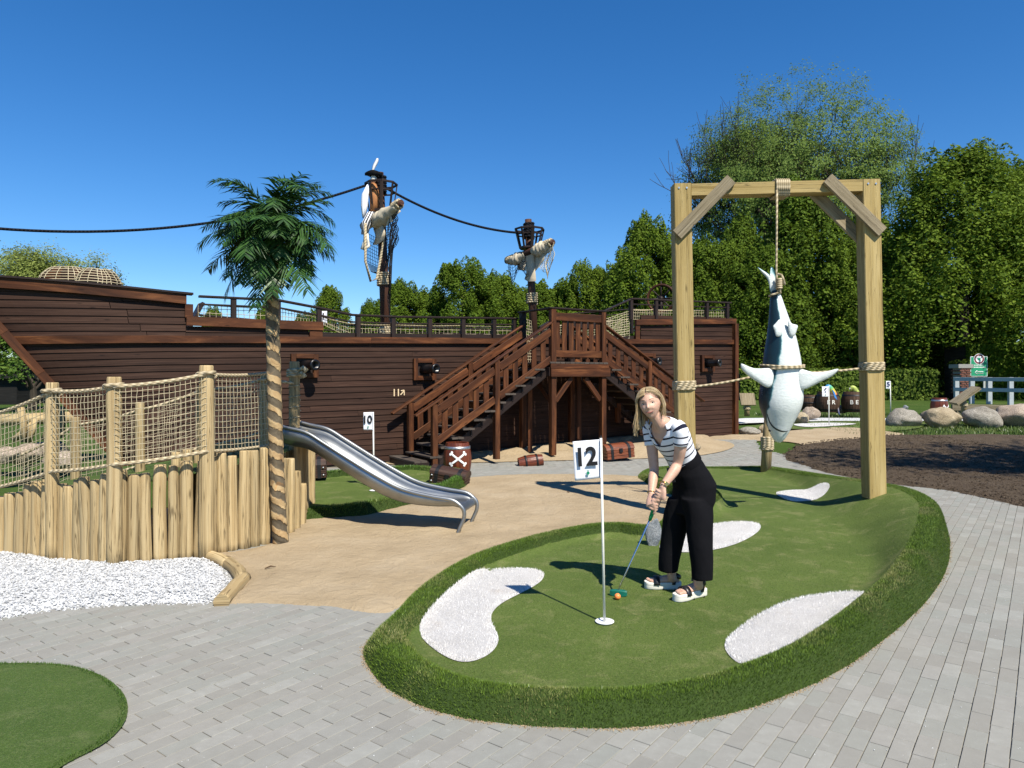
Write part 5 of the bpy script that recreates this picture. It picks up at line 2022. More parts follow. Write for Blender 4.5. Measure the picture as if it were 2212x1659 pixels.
pf = catmull([Vector((a, b, c)) for a, b, c, d in prof], 4)
hw = np.interp([p.x for p in pf], [a[0] for a in prof], [a[3] for a in prof])
mb = MB()
seg = 44
rg, bel = [], []
yaw = R(27)
for p, w in zip(pf, hw):
    l, r_ = P(p.y, p.x, SY), P(p.z, p.x, SY)
    c = (l + r_) / 2; rad = max((r_ - l).length / 2, .003)
    ring = []
    for j in range(seg):
        a = 6.28318 * j / seg
        ring.append(c + Vector((rad * math.cos(a), rad * .92 * math.sin(a), 0)))
        ang = abs((math.degrees(a) + 90 - math.degrees(yaw) + 540) % 360 - 180) if False else None
        dirv = Vector((math.cos(a), math.sin(a)))
        bd = Vector((math.sin(yaw), -math.cos(yaw)))
        an = math.degrees(math.acos(max(-1, min(1, dirv.dot(bd)))))
        bel.append(.5 + (w - an) / 60.0)
    rg.append(ring)
mb.grid(rg)
body = mb.build('body', M['shark'], shark)
at_ = body.data.attributes.new('belly', 'FLOAT', 'POINT')
at_.data.foreach_set('value', bel)
def foil(name, pts, y, th, belly, dz=0):
    """fin from an outline, thick in the middle"""
    q = [Vector((1512 + a * .35795, 513 + b * .35795)) for a, b in pts]
    q = catmull([Vector((v.x, v.y, 0)) for v in q], 3, True)
    c = sum(q, Vector()) / len(q)
    w3 = lambda v, dy: P(v.x, v.y, y + dy)
    mb = MB()
    L = [[w3(v.lerp(c, k), 0 if k == 0 else s * th) for v in q] for k, s in ((.75, -1), (.35, -.8), (.1, -.45), (0, 0), (.1, .45), (.35, .8), (.75, 1))]
    mb.grid(L, True, True)
    o = mb.build(name, M['shark'], shark)
    a_ = o.data.attributes.new('belly', 'FLOAT', 'POINT')
    vals = []
    n = len(q)
    for lv, bv in zip(range(7), belly): vals += [bv] * n
    a_.data.foreach_set('value', vals)
    return o
wb = (.9, .9, .75, .6, .35, .2, .2)
foil('pectoral_fin', [(440, 795), (330, 790), (262, 764), (246, 765), (252, 795), (290, 835), (345, 872), (410, 908), (445, 880)], SY - .15, .035, wb)
foil('pectoral_fin', [(595, 795), (680, 812), (760, 809), (822, 793), (836, 800), (800, 836), (720, 876), (620, 920), (590, 880)], SY - .16, .035, wb)
foil('pelvic_fin', [(486, 495), (452, 522), (441, 537), (450, 565), (462, 598), (495, 585)], SY - .14, .018, wb)
foil('pelvic_fin', [(530, 497), (556, 520), (589, 530), (586, 556), (568, 595), (540, 585)], SY - .16, .018, wb)
foil('tail_fin', [(347, 179), (372, 192), (410, 216), (430, 228), (430, 195), (427, 180), (436, 178), (452, 205), (464, 255), (470, 330), (450, 345), (425, 335), (418, 290), (404, 250), (372, 212)], SY, .03, (.6, .55, .5, .45, .3, .2, .2))
mb = MB()
mp = catmull([P(1657, 893, SY - .20), P(1663, 912, SY - .215), P(1674, 925, SY - .205), P(1690, 932, SY - .165), P(1702, 931, SY - .10)], 6)
mb.tube(mp, [.004 + .006 * math.sin(math.pi * i / (len(mp) - 1)) for i in range(len(mp))], 6)
mb.build('mouth', M['iron'], shark)
for k in range(4):
    mb = MB(); mb.tube([P(1642 + k, 838 + k * 4.2, SY - .05), P(1647, 840 + k * 4.2, SY - .14), P(1651, 841 + k * 4.2, SY - .18)], .004, 5)
    mb.build('gill_slit', M['iron'], shark)
mb = MB(); mb.ball(P(1663, 930, SY - .11), .014); mb.build('eye', M['iron'], shark)
adopt(shark)
gr_ = thing('girdle_rope', 'doubled rope tied round the shark body above its fins', 'rope', P(1690, 790, SY), group='ropes on the timber frame')
mb = MB()
l, r_ = P(1645, 793, SY), P(1733, 793, SY)
c = (l + r_) / 2; rad = (r_ - l).length / 2
for k in range(2):
    mb.tube([c + Vector(((rad + .006) * math.cos(a), (rad * .95 + .006) * math.sin(a), .012 * (1 if k else -1) + .01 * math.cos(a * (1 + k)))) for a in np.linspace(0, 6.283, 40)], .0125, 7)
mb.build('loop', M['rope'], gr_)
adopt(gr_)

# short leaning post behind the shark
sp0 = G(1654, 1022)
mp_ = thing('mooring_post', 'short leaning pine post bound with rope at the far rim of the green', 'post', sp0)
yq = sp0.y - .3
mb = MB(); q0, q1 = P(1653, 1022, yq), P(1664, 862, yq)
mb.tube([q0 - Vector((0, 0, .1)), q0.lerp(q1, .5), q1], [.085, .082, .072], 16)
mb.tube([q1 - Vector((0, 0, .05)), P(1651, 862, yq), P(1643, 850, yq)], [.04, .035, .04], 10)
mb.build('pole', M['log'], mp_)
mb = MB(); z0, z1 = P(0, 972, yq).z, P(0, 944, yq).z
cx = q0.lerp(q1, .4)
rope_coil(mb, (cx.x, cx.y), .09, z0, z1, 8, .021)
mb.build('rope_winding', M['rope'], mp_)
adopt(mp_)
# ================================================================== the player
def m_skin():
    t = NT('skin')
    f = t.noise(t.coords('Object', rnd=False), 18, 4, .6)
    t.col(t.ramp(f, [(.3, (.50, .30, .215)), (.7, (.59, .37, .275))])).set(.48, .35)
    t.b.inputs['Subsurface Weight'].default_value = .12
    t.b.inputs['Subsurface Radius'].default_value = (.012, .005, .003)
    return t.m
def m_shirt():
    t = NT('white knit with navy stripes')
    tc = t.n('TexCoord'); sp_ = t.n('SeparateXYZ'); t.l(tc.outputs['UV'], sp_.inputs[0])
    u = t.math('ADD', sp_.outputs[0], t.math('MULTIPLY', t.noise(t.coords('Object', rnd=False), 7, 2), .008))
    f = t.math('FRACT', t.math('MULTIPLY', u, 20.0))
    s = t.math('GREATER_THAN', f, .77)
    t.col(t.mix(s, (.74, .75, .80), (.012, .014, .03))).set(.9, .15)
    k = t.noise(t.coords('Object', rnd=False), 30, 3)
    t.bump(k, .25, .006)
    return t.m
def m_hair():
    t = NT('blonde hair')
    r = t.n('NewGeometry').outputs['Random Per Island']
    f = t.noise(t.coords('Object', (1, 1, .3), rnd=False), 60, 3)
    c = t.ramp(r, [(0, (.22, .145, .07)), (.5, (.44, .33, .18)), (1, (.66, .54, .34))])
    t.col(t.mix(t.math('MULTIPLY', f, .5), c, (.22, .14, .06))).set(.42, .45)
    return t.m
M['skin'] = m_skin(); M['shirt'] = m_shirt(); M['hair'] = m_hair()
def m_trouser():
    t = NT('black cotton')
    f = t.noise(t.coords('Object', (1, 1, .6), rnd=False), 14, 4, .6, .5)
    t.col((.006, .006, .0075)).set(.9, .08)
    t.bump(f, .35, .02)
    return t.m
M['trousers'] = m_trouser()
M['black_leather'] = m_plain('black leather', (.012, .012, .014), .38, .5, var=.2, scale=40)
M['sole'] = m_plain('off white rubber', (.68, .66, .58), .6, .3, var=.05)
M['gold'] = m_plain('gold', (.65, .42, .14), .3, .5, 1.0)
M['lips'] = m_plain('lips', (.46, .17, .14), .4, .4, var=.05)
M['eye_white'] = m_plain('eye white', (.6, .58, .56), .3, .5, var=.02)
M['eye_dark'] = m_plain('iris and lashes', (.02, .015, .012), .3, .5, var=.1)
M['brow'] = m_plain('eyebrow', (.16, .09, .045), .8, .2, var=.1)
YC = 5.22
def W(px, py, dy=0.0): return P(px, py, YC + dy)
LAT = Vector((.53, -.848, 0)).normalized()      # her left
FWD = Vector((-.848, -.53, 0)).normalized()     # the way she faces
def ring(c, ax, a, b, n=36, lat=LAT, sq=1.0):
    """ellipse round c, square to ax: a sideways, b front to back; starts at the front"""
    ax = Vector(ax).normalized()
    l = (lat - ax * lat.dot(ax)).normalized()
    f = l.cross(ax).normalized()
    if f.dot(FWD) < 0: f = -f
    out = []
    for j in range(n):
        t = 6.28318 * j / n
        cc, ss = math.cos(t), math.sin(t)
        cc = math.copysign(abs(cc) ** sq, cc); ss = math.copysign(abs(ss) ** sq, ss)
        out.append(c + f * (b * cc) + l * (a * ss))
    return out
def limb(mb, pts, rad, n=6, seg=16):
    c = catmull(pts, n)
    k = [x for x in catmull([Vector((r, 0, 0)) for r in rad], n)]
    mb.tube(c, [max(q.x, .002) for q in k], seg)
def remesh(mb, name, mat, parent, vox, smooth_it=2, disp=None):
    me = bpy.data.meshes.new('tmp')
    me.from_pydata(mb.v, [], mb.f)
    to = bpy.data.objects.new('tmp', me); COL.objects.link(to)
    md = to.modifiers.new('r', 'REMESH'); md.mode = 'VOXEL'; md.voxel_size = vox; md.use_smooth_shade = True
    if smooth_it:
        sm = to.modifiers.new('s', 'SMOOTH'); sm.iterations = smooth_it; sm.factor = .5
    bpy.context.view_layer.update()
    dg = bpy.context.evaluated_depsgraph_get()
    m2 = bpy.data.meshes.new_from_object(to.evaluated_get(dg))
    bpy.data.objects.remove(to)
    m2.name = name
    if disp is not None:
        nv = [v.normal.copy() for v in m2.vertices]
        for v, nn in zip(m2.vertices, nv):
            v.co = v.co + nn * disp(v.co)
    m2.polygons.foreach_set('use_smooth', [True] * len(m2.polygons))
    m2.materials.clear(); m2.materials.append(mat)
    return link(bpy.data.objects.new(name, m2), parent)

per = thing('person', 'woman in a striped white top and black trousers bending over her putter', 'person', (1.2, 5.25, .05))
# ---- head in its own frame
Hc = W(1404, 872, -.13)
hf = Vector((-.36, -.93, -.06)).normalized()
hu = Vector((-.24, -.12, .96)); hu = (hu - hf * hu.dot(hf)).normalized()
hr = hu.cross(hf).normalized() * -1
if hr.x < 0: hr = -hr                              # towards the viewer's right
def HL(x, y, z): return Hc + hr * x + hf * y + hu * z
def head_pt(lon, lat, k=1.0):
    cx, cy, cz = math.sin(lon) * math.cos(lat), math.cos(lon) * math.cos(lat), math.sin(lat)
    x, y, z = .0755 * cx, .090 * cy, .110 * cz
    if cz < 0:
        q = -cz
        x *= 1 - .34 * q ** 1.3
        if cy > 0: y *= 1 + .05 * q
        else: y *= 1 - .45 * q
    if cy > 0:
        g = lambda x0, z0, sx, sz: math.exp(-((x - x0) / sx) ** 2 - ((z - z0) / sz) ** 2)
        y += .019 * g(0, -.019, .012, .012) + .010 * g(0, .002, .009, .020)
        y -= .010 * (g(.031, .010, .016, .011) + g(-.031, .010, .016, .011))
        y += .004 * (g(.03, .030, .022, .009) + g(-.03, .030, .022, .009))
        y += .009 * (g(.036, -.026, .017, .014) + g(-.036, -.026, .017, .014))
        y += .006 * g(0, -.052, .024, .010) + .008 * g(0, -.095, .016, .014)
        y -= .004 * g(0, -.070, .02, .006)
    return Vector((x, y, z)) * k
body = MB()
NL, NA = 56, 40
rg = []
for i in range(NA + 1):
    lat = -math.pi / 2 * .985 + math.pi * .985 * i / NA
    rg.append([HL(*head_pt(6.28318 * j / NL, lat)) for j in range(NL)])
body.grid(rg)
for s_ in (1,):                                      # the ear we see
    e = HL(.073, -.012, -.002)
    body.ball(e, (.012, .02, .03), 10, 8)
# neck, trunk
wst, chs, sho, nck = W(1474, 990, .0), W(1453, 950, -.05), W(1436, 922, -.085), W(1425, 908, -.10)
limb(body, [W(1437, 925, -.09), W(1424, 909, -.105), HL(.008, -.02, -.06), HL(.004, -.018, -.02)], [.07, .052, .048, .05])
axis = (nck - wst).normalized()
tor = [(W(1497, 1046, .02), .15, .12), (wst, .115, .09), (chs, .135, .105), (W(1441, 930, -.075), .15, .095), (sho, .14, .07), (nck, .06, .05)]
body.grid([ring(c, axis if k else (0, 0, 1), a, b) for k, (c, a, b) in enumerate(tor)])
# arms
shL = sho + LAT * .15 + Vector((0, 0, -.012)); shR = sho - LAT * .15 + Vector((0, 0, -.02))
elL, wrL = W(1463, 1001, -.15), W(1432, 1050, -.235)
elR, wrR = W(1413, 1014, -.0), W(1407, 1068, -.12)
limb(body, [shL, shL.lerp(elL, .5) + Vector((.012, -.01, 0)), elL, elL.lerp(wrL, .35) + Vector((.008, -.006, 0)), wrL], [.052, .044, .036, .037, .025])
limb(body, [shR, shR.lerp(elR, .5), elR, elR.lerp(wrR, .35), wrR], [.05, .042, .035, .036, .025])
# hands round the grip
gT, gB = W(1427, 1056, -.215), W(1403.5, 1124, -.175)
gd = (gB - gT).normalized()
e1 = (Vector((0, -1, 0)) - gd * Vector((0, -1, 0)).dot(gd)).normalized()      # towards us
e2 = gd.cross(e1).normalized()
if e2.x < 0: e2 = -e2                                                     # to the right
def on_grip(t, ang, r): return gT + gd * t + e1 * (r * math.cos(ang)) + e2 * (r * math.sin(ang))
def hand(wr, t0, a0, a1, thumb_a, flip):
    palm = on_grip(t0 + .035, a0, .034)
    body.grid([ring(p, q, a, b, 16) for p, q, a, b in ((wr, palm - wr, .024, .018), (wr.lerp(palm, .5), palm - wr, .036, .02), (palm, palm - wr, .040, .019), (palm + (palm - wr).normalized() * .02, palm - wr, .034, .014))])
    for k in range(4):
        t = t0 + .002 + .0205 * k
        L = (.95, 1.08, 1.0, .82)[k] * (a1 - a0)
        pts = [on_grip(t, a0 + L * q, r) for q, r in ((0, .036), (.25, .034), (.5, .027), (.8, .025), (1.0, .024))]
        body.tube(catmull(pts, 4), [.0098 - .0018 * i / 16 for i in range(17)], 10)
    tp = [on_grip(t0 + .01, a0 + (thumb_a - a0) * .2, .036), on_grip(t0 + .035, a0 + (thumb_a - a0) * .6, .032), on_grip(t0 + .075, thumb_a, .026), on_grip(t0 + .098, thumb_a, .024)]
    body.tube(catmull(tp, 4), [.0125 - .003 * i / 12 for i in range(13)], 10)
hand(wrL, .012, .55, -2.6, -.5, 1)
hand(wrR, .085, -1.3, 1.9, .25, -1)
# lower legs and feet
anR, anL = W(1451, 1243, .10), W(1508, 1258, -.115)
footR = (Vector((P(1468, 1265, 5.36).x, 5.36, .10)), Vector((P(1396, 1262, 5.38).x, 5.38, .10)))
footL = (Vector((P(1520, 1280, 5.21).x, 5.21, .10)), Vector((P(1460, 1290, 5.06).x, 5.06, .10)))
limb(body, [W(1450, 1170, .1), W(1450, 1210, .1), anR, footR[0].lerp(footR[1], .16) + Vector((0, 0, .02))], [.05, .042, .033, .034])
limb(body, [W(1512, 1175, -.1), W(1511, 1220, -.11), anL, footL[0].lerp(footL[1], .16) + Vector((0, 0, .02))], [.05, .042, .033, .034])
def foot(hl, to, side):
    d = (to - hl); L = d.length; d.normalize()
    n_ = Vector((-d.y, d.x, 0))
    st_ = [(.02, .024, .030, .028), (.12, .033, .036, .03), (.3, .036, .04, .034), (.5, .041, .034, .026), (.7, .046, .026, .018), (.82, .043, .02, .013)]
    body.grid([[hl + d * (L * t) + n_ * (a * math.cos(6.283 * j / 16)) + Vector((0, 0, h * .55 + (b if math.sin(6.283 * j / 16) > 0 else h * .55) * math.sin(6.283 * j / 16))) for j in range(16)] for t, a, b, h in st_])
    for k in range(5):
        off = (-.032 + .016 * k) * side
        lt = (.99, .98, .96, .93, .89)[k]
        r_ = (.0105, .0085, .008, .0078, .0075)[k]
        body.tube([hl + d * (L * .74) + n_ * off * .9 + Vector((0, 0, .014)), hl + d * (L * (lt - .04)) + n_ * off + Vector((0, 0, .013)), hl + d * (L * lt) + n_ * off + Vector((0, 0, .008))], [r_, r_, r_ * .8], 8)
foot(footR[0], footR[1], 1); foot(footL[0], footL[1], -1)
bo = remesh(body, 'body', M['skin'], per, .0048, 2)
# ---- face
fc = MB(); fc2 = MB(); fc3 = MB()
def face_pt(x, z, out=0.0):
    # nearest point of the face surface at this x, z
    best = None
    for i in range(60):
        lat = -1.2 + 2.4 * i / 59
        for j in range(41):
            lon = -1.1 + 2.2 * j / 40
            p = head_pt(lon, lat)
            e = (p.x - x) ** 2 + (p.z - z) ** 2
            if best is None or e < best[0]: best = (e, p)
    p = best[1]
    return HL(x, p.y + out, z)
for sg in (-1, 1):
    c = face_pt(sg * .031, .009, -.006)
    m_ = MB(); m_.ball((0, 0, 0), (.0165, .0085, .0070), 14, 10)
    Mx = Matrix(((hr.x, hf.x, hu.x), (hr.y, hf.y, hu.y), (hr.z, hf.z, hu.z))).to_4x4()
    m_.xform(Matrix.Translation(c) @ Mx)
    ev = m_.build('eye', M['eye_white'], per)
    m_ = MB(); m_.ball((0, .0055, 0), (.0088, .0050, .0072), 12, 8); m_.xform(Matrix.Translation(c) @ Mx); m_.build('iris', M['eye_dark'], ev)
    m_ = MB(); m_.tube([c + hr * (x) + hf * (.007 - abs(x) * .15) + hu * (.0055 - abs(x) * abs(x) * 18) for x in np.linspace(-.0165, .0165, 9)], .0017, 5); m_.build('lashes', M['eye_dark'], ev)
    m_ = MB(); m_.tube([face_pt(sg * x, .032 + z, .0) for x, z in ((.014, .0), (.024, .004), (.036, .006), (.047, .001))], [.0018, .0024, .0022, .0012], 6); m_.build('eyebrow', M['brow'], per)
m_ = MB()
xs_ = np.linspace(-.029, .029, 11)
m_.grid([[face_pt(x, -.056 + 8.5 * x * x + dz, .0035 * (1 - (abs(x) / .030) ** 2) + o_) for dz, o_ in ((.0042 * (1 - (x / .031) ** 2), -.002), (.002, .002), (0, .0), (-.004, .0025), (-.0065 * (1 - (x / .031) ** 2), -.002))] for x in xs_], False, False)
m_.build('lips', M['lips'], per)
m_ = MB(); e = HL(.078, -.006, -.034)
m_.tube([e, e - Vector((0, 0, .045))], [.003, .0022], 6); m_.ball(e, .005); m_.build('earring', M['gold'], per)
# ---- hair
random.seed(3)
hm = MB()
rgc = []
for i in range(19):
    lat = -.75 + (math.pi / 2 + .75) * i / 18
    row = []
    for j in range(41):
        lon = math.pi * .45 + (math.pi * 1.20) * j / 40      # round the back, open at the face
        lon2 = lon
        p = head_pt(lon2, lat, 1.075)
        row.append(HL(p.x * 1.02, p.y - .004, p.z + .002))
    rgc.append(row)
hm.grid(rgc, False, False)
def strand(sg, yr, length, spread, front):
    x0 = -.006 + sg * .004
    zz0 = .112 * math.sqrt(max(.05, 1 - (yr / .094) ** 2)) + .006
    px0 = [Vector((x0, yr, zz0)),
           Vector((x0 + sg * .028, yr * .98 + random.uniform(-.004, .004), zz0 - .006)),
           Vector((sg * (.062 + random.uniform(-.003, .003)), yr * .90, zz0 * .74)),
           Vector((sg * (.079 + random.uniform(-.003, .004)), yr * .78 - .002, .035)),
           Vector((sg * (.086 + random.uniform(-.004, .006) + (.004 if front else 0)), yr * .70 - .006, -.025))]
    if sg > 0:
        for q_ in (2, 3, 4): px0[q_].y -= (.012, .03, .04)[q_ - 2]
    pw = [HL(p.x, p.y, p.z) for p in px0]
    last = pw[-1]
    dn = Vector((random.uniform(-.05, .05) - (.03 if sg < 0 else 0), random.uniform(-.04, .04), -1))
    for k in range(1, 6):
        t = k / 5
        inw = hr * (-sg * .012 * t * t) + Vector((spread * t * t, 0, 0))
        pw.append(last + dn * (length * t) + inw)
    c = catmull(pw, 3)
    n_ = len(c)
    r0 = random.uniform(.0038, .0062)
    hm.tube(c, [r0 * (.8 if i < 3 else 1) * (1 - .75 * max(0, (i / n_ - .6) / .4)) for i in range(n_)], 5)
for k in range(120):
    yr = random.uniform(-.075, .076)
    front = yr > .03
    strand(-1, yr, random.uniform(.10, .155), random.uniform(-.025, .01), front)     # falls forward on the viewer's left
for k in range(105):
    yr = random.uniform(-.08, .07)
    ym = yr - .02
    strand(1, yr if yr < .05 else yr * .9, random.uniform(.05, .10), random.uniform(-.02, .005), False)
for k in range(110):                                                        # back of the head
    a = random.uniform(math.pi * .55, math.pi * 1.45)
    pts = []
    for lat in (1.45, 1.0, .5, 0, -.4):
        p = head_pt(a, lat, 1.08); pts.append(HL(p.x, p.y, p.z))
    l0 = pts[-1]
    rx_, rl_ = random.uniform(-.015, .008), random.uniform(.06, .11)
    for t in (.4, .75, 1): pts.append(l0 + Vector((rx_ * t, -.01 * t, -rl_ * t)))
    c = catmull(pts, 3); n_ = len(c)
    hm.tube(c, [.005 * (1 - .7 * max(0, (i / n_ - .6) / .4)) for i in range(n_)], 5)
for k in range(150):
    sg = random.choice((-1, -1, 1)); yr = random.uniform(-.075, .074)
    zz0 = .112 * math.sqrt(max(.05, 1 - (yr / .094) ** 2)) + .009
    q_ = random.uniform(1.0, 1.09)
    ptsf = [HL(-.006 + sg * .004, yr, zz0), HL(sg * .034, yr * .98, zz0 - .004), HL(sg * .066 * q_, yr * .9, zz0 * .74), HL(sg * .084 * q_, yr * .78, .035), HL(sg * .091 * q_, yr * .7, -.025)]
    if sg > 0: ptsf = ptsf[:3] + [p_ - hf * .03 for p_ in ptsf[3:]]
    l0 = ptsf[-1]; rx_, ry_ = random.uniform(-.014, .008), random.uniform(-.01, .006); ln_ = random.uniform(.08, .2) if sg < 0 else random.uniform(.05, .1)
    for t in (.35, .7, 1): ptsf.append(l0 + Vector((rx_ * t + (-.012 * t if sg < 0 else 0), ry_ * t, -ln_ * t)))
    hm.tube(catmull(ptsf, 3), .0014, 3, caps=False)
hm.build('hair', M['hair'], per)
# ---- top
sm = MB()
cs = [(W(1478, 998, .0), .128, .102), (wst + axis * .01, .123, .098), (W(1464, 970, -.025), .130, .104), (chs, .147, .118), (W(1446, 938, -.065), .160, .116), (W(1440, 928, -.078), .165, .10), (sho, .158, .082), (W(1431, 915, -.092), .12, .07), (W(1428, 911, -.097), .085, .06)]
cc = catmull([c for c, a, b in cs], 10); ab = catmull([Vector((a, b, 0)) for c, a, b in cs], 10)
N_ = 120
rows = [ring(c, axis, q.x, q.y, N_) for c, q in zip(cc, ab)]
us = [0.0]
for i in range(1, len(cc)): us.append(us[-1] + (cc[i] - cc[i - 1]).length * 1.0)
sm.grid(rows, True, False, us, True, [j / N_ for j in range(N_ + 1)])
# open the V at the front (front is column 0)
nr = len(rows)
keepf = []
for fi, f in enumerate(sm.f):
    i, j = fi // N_, fi % N_
    ang = (j + .5) / N_ * 360
    if ang > 180: ang -= 360
    h = i / (nr - 1)
    lim_ = 0 if h < .42 else (h - .42) / .58 * 62
    keepf.append(abs(ang + 4) > lim_)
sm.f = [f for f, k in zip(sm.f, keepf) if k]; sm.uv = [f for f, k in zip(sm.uv, keepf) if k]; sm.mi = [f for f, k in zip(sm.mi, keepf) if k]; sm.sm = [f for f, k in zip(sm.sm, keepf) if k]
for shd, el, k in ((shL, elL, .44), (shR, elR, .42)):
    d = (el - shd).normalized()
    mo = Vector((.012, -.01, 0)) if shd is shL else Vector()
    ptsS = [shd - d * .03 - LAT * (.04 if shd is shL else -.04), shd, shd.lerp(el, k * .5) + mo * .6, shd.lerp(el, k) + mo * .95]
    c = catmull(ptsS, 4)
    k_ = [x.x for x in catmull([Vector((r, 0, 0)) for r in (.05, .0565, .0545, .0535)], 4)]
    b4 = len(sm.v)
    sm.tube(c, k_, 24, caps=False)
so_ = sm.build('top', M['shirt'], per)
md = so_.modifiers.new('t', 'SOLIDIFY'); md.thickness = .004; md.offset = 1
# ---- trousers
tm = MB()
hips = [(W(1474, 986, .0), .127, .102), (W(1478, 998, .0), .133, .108), (W(1490, 1022, .01), .158, .128), (W(1500, 1048, .02), .172, .14), (W(1498, 1080, .02), .172, .135), (W(1490, 1108, .01), .165, .11)]
tm.grid([ring(c, (axis if k < 2 else (Vector((-.12, -.05, 1)) if k < 4 else Vector((0, 0, 1)))), a, b, 40) for k, (c, a, b) in enumerate(hips)])
def leg(pts):
    c = catmull([p for p, a, b in pts], 4); q = catmull([Vector((a, b, 0)) for p, a, b in pts], 4)
    tm.grid([ring(p, Vector((0, 0, 1)), v.x, v.y, 32) for p, v in zip(c, q)])
leg([(W(1504, 1075, -.05), .10, .125), (W(1510, 1115, -.075), .098, .105), (W(1513, 1170, -.10), .088, .090), (W(1516, 1215, -.112), .080, .080), (W(1517, 1251, -.118), .076, .072)])
leg([(W(1476, 1075, .07), .10, .12), (W(1462, 1115, .085), .097, .10), (W(1452, 1170, .10), .086, .088), (W(1446, 1205, .10), .080, .078), (W(1443.5, 1233, .10), .076, .070)])
def folds(p):
    return .004 * mnoise.noise(Vector((p.x * 9, p.y * 9, p.z * 5))) + .003 * mnoise.noise(Vector((p.x * 22, p.y * 22, p.z * 9 + 4)))
remesh(tm, 'trousers', M['trousers'], per, .008, 3, folds)
mb = MB(); mb.grid([ring(c, axis, a, b, 40) for c, a, b in ((W(1473, 984, 0), .1275, .1025), (W(1474, 986, 0), .131, .106), (W(1480, 1000, 0), .138, .112), (W(1481, 1002, 0), .134, .108))], True, False)
mb.build('waistband', M['trousers'], per)
mb = MB(); t0 = W(1447, 1010, -.12)
mb.beam(t0, W(1452, 1042, -.125), .05, .008, up=(-.5, -.8, 0)); mb.build('pouch', M['black_leather'], per)
# ---- sandals
def sandal(hl, to, side):
    d = (to - hl); L = d.length; d.normalize(); n_ = Vector((-d.y, d.x, 0)) * side
    sole = MB()
    out = [(-.05, 0), (-.03, .026), (.1, .036), (.3, .034), (.5, .038), (.72, .049), (.9, .046), (1.0, .034), (1.05, .012), (1.05, -.012), (1.0, -.032), (.85, -.04), (.6, -.038), (.35, -.034), (.1, -.035), (-.03, -.026)]
    oc = catmull([Vector((t * L, w, 0)) for t, w in out], 3, True)
    def at_z(z, k=1.0): return [Vector((hl.x, hl.y, z)) + d * p.x + n_ * (p.y * k) for p in oc]
    z0 = .052
    sole.grid([at_z(z0, .93), at_z(z0 + .006), at_z(z0 + .026, 1.0), at_z(z0 + .03, .985), at_z(z0 + .034, 1.02), at_z(z0 + .05, 1.0), at_z(z0 + .053, .94)])
    s_ = sole.build('sole', M['sole'], per)
    for t in (.16, .52, .84):
        c = Vector((hl.x, hl.y, z0)) + d * (t * L)
        for sd in (1, -1):
            g_ = MB()
            q = c + n_ * (.043 * sd)
            g_.poly([q + n_ * .004 * sd + d * -.008 - Vector((0, 0, .002)), q + n_ * .004 * sd + d * .008 - Vector((0, 0, .002)), q + n_ * .0035 * sd + Vector((0, 0, .016))])
            g_.build('notch', M['iron'], s_)
    zt = z0 + .05
    def strap(name, fn, w):
        m_ = MB()
        c = [fn(a) for a in np.linspace(0, 1, 15)]
        rg = []
        for i, p in enumerate(c):
            up_ = Vector((0, 0, 1))
            nxt = c[min(i + 1, 14)] - c[max(i - 1, 0)]
            wd = w(p)
            _n = nxt.cross(wd).normalized() * .0035
            rg.append([p - wd - _n, p + wd - _n, p + wd + _n, p - wd + _n])
        m_.grid(rg, True, True)
        m_.build(name, M['black_leather'], s_)
    c1 = Vector((hl.x, hl.y, zt - .015)) + d * (L * .70)
    strap('toe_strap', lambda a: c1 + n_ * (.052 * math.cos(math.pi * a)) + Vector((0, 0, .058 * math.sin(math.pi * a))), lambda p: d * .022)
    ca = Vector((hl.x, hl.y, zt + .062)) + d * (L * .17)
    strap('ankle_strap', lambda a: ca + n_ * (.043 * math.cos(6.283 * a)) + d * (.05 * math.sin(6.283 * a)) + Vector((0, 0, .018 * math.sin(6.283 * a) - .006)), lambda p: Vector((0, 0, .0125)))
    for sd in (1, -1):
        a_, b_ = Vector((hl.x, hl.y, zt - .01)) + d * (L * .2) + n_ * (.04 * sd), ca + n_ * (.043 * sd) - d * .005
        strap('side_strap', lambda a: a_.lerp(b_, a), lambda p: d * .013)
    m_ = MB(); b_ = ca + n_ * -.048 * side + d * .02; m_.beam(b_ - Vector((0, 0, .012)), b_ + Vector((0, 0, .012)), .02, .006, up=n_); m_.build('buckle', M['bolt'], s_)
sandal(footR[0], footR[1], 1); sandal(footL[0], footL[1], 1)
def bangle(wr, el, r, t, rr, mat, face=None):
    c = wr.lerp(el, t); d, s, u = frame(el - wr)
    m_ = MB(); m_.tube([c + s * (r * math.cos(a)) + u * (r * math.sin(a)) for a in np.linspace(0, 6.283, 20)], rr, 6)
    if face is not None:
        q = c + Vector((.3, -.9, .1)).normalized() * (r + .001)
        m_.beam(q + d * .014, q - d * .014, .026, .01, up=(.3, -.9, .1))
    m_.build('watch' if face else 'bracelet', M[mat], per)
bangle(wrL, elL, .029, .09, .0055, 'gold', True)
bangle(wrR, elR, .028, .06, .0035, 'gold')
adopt(per)
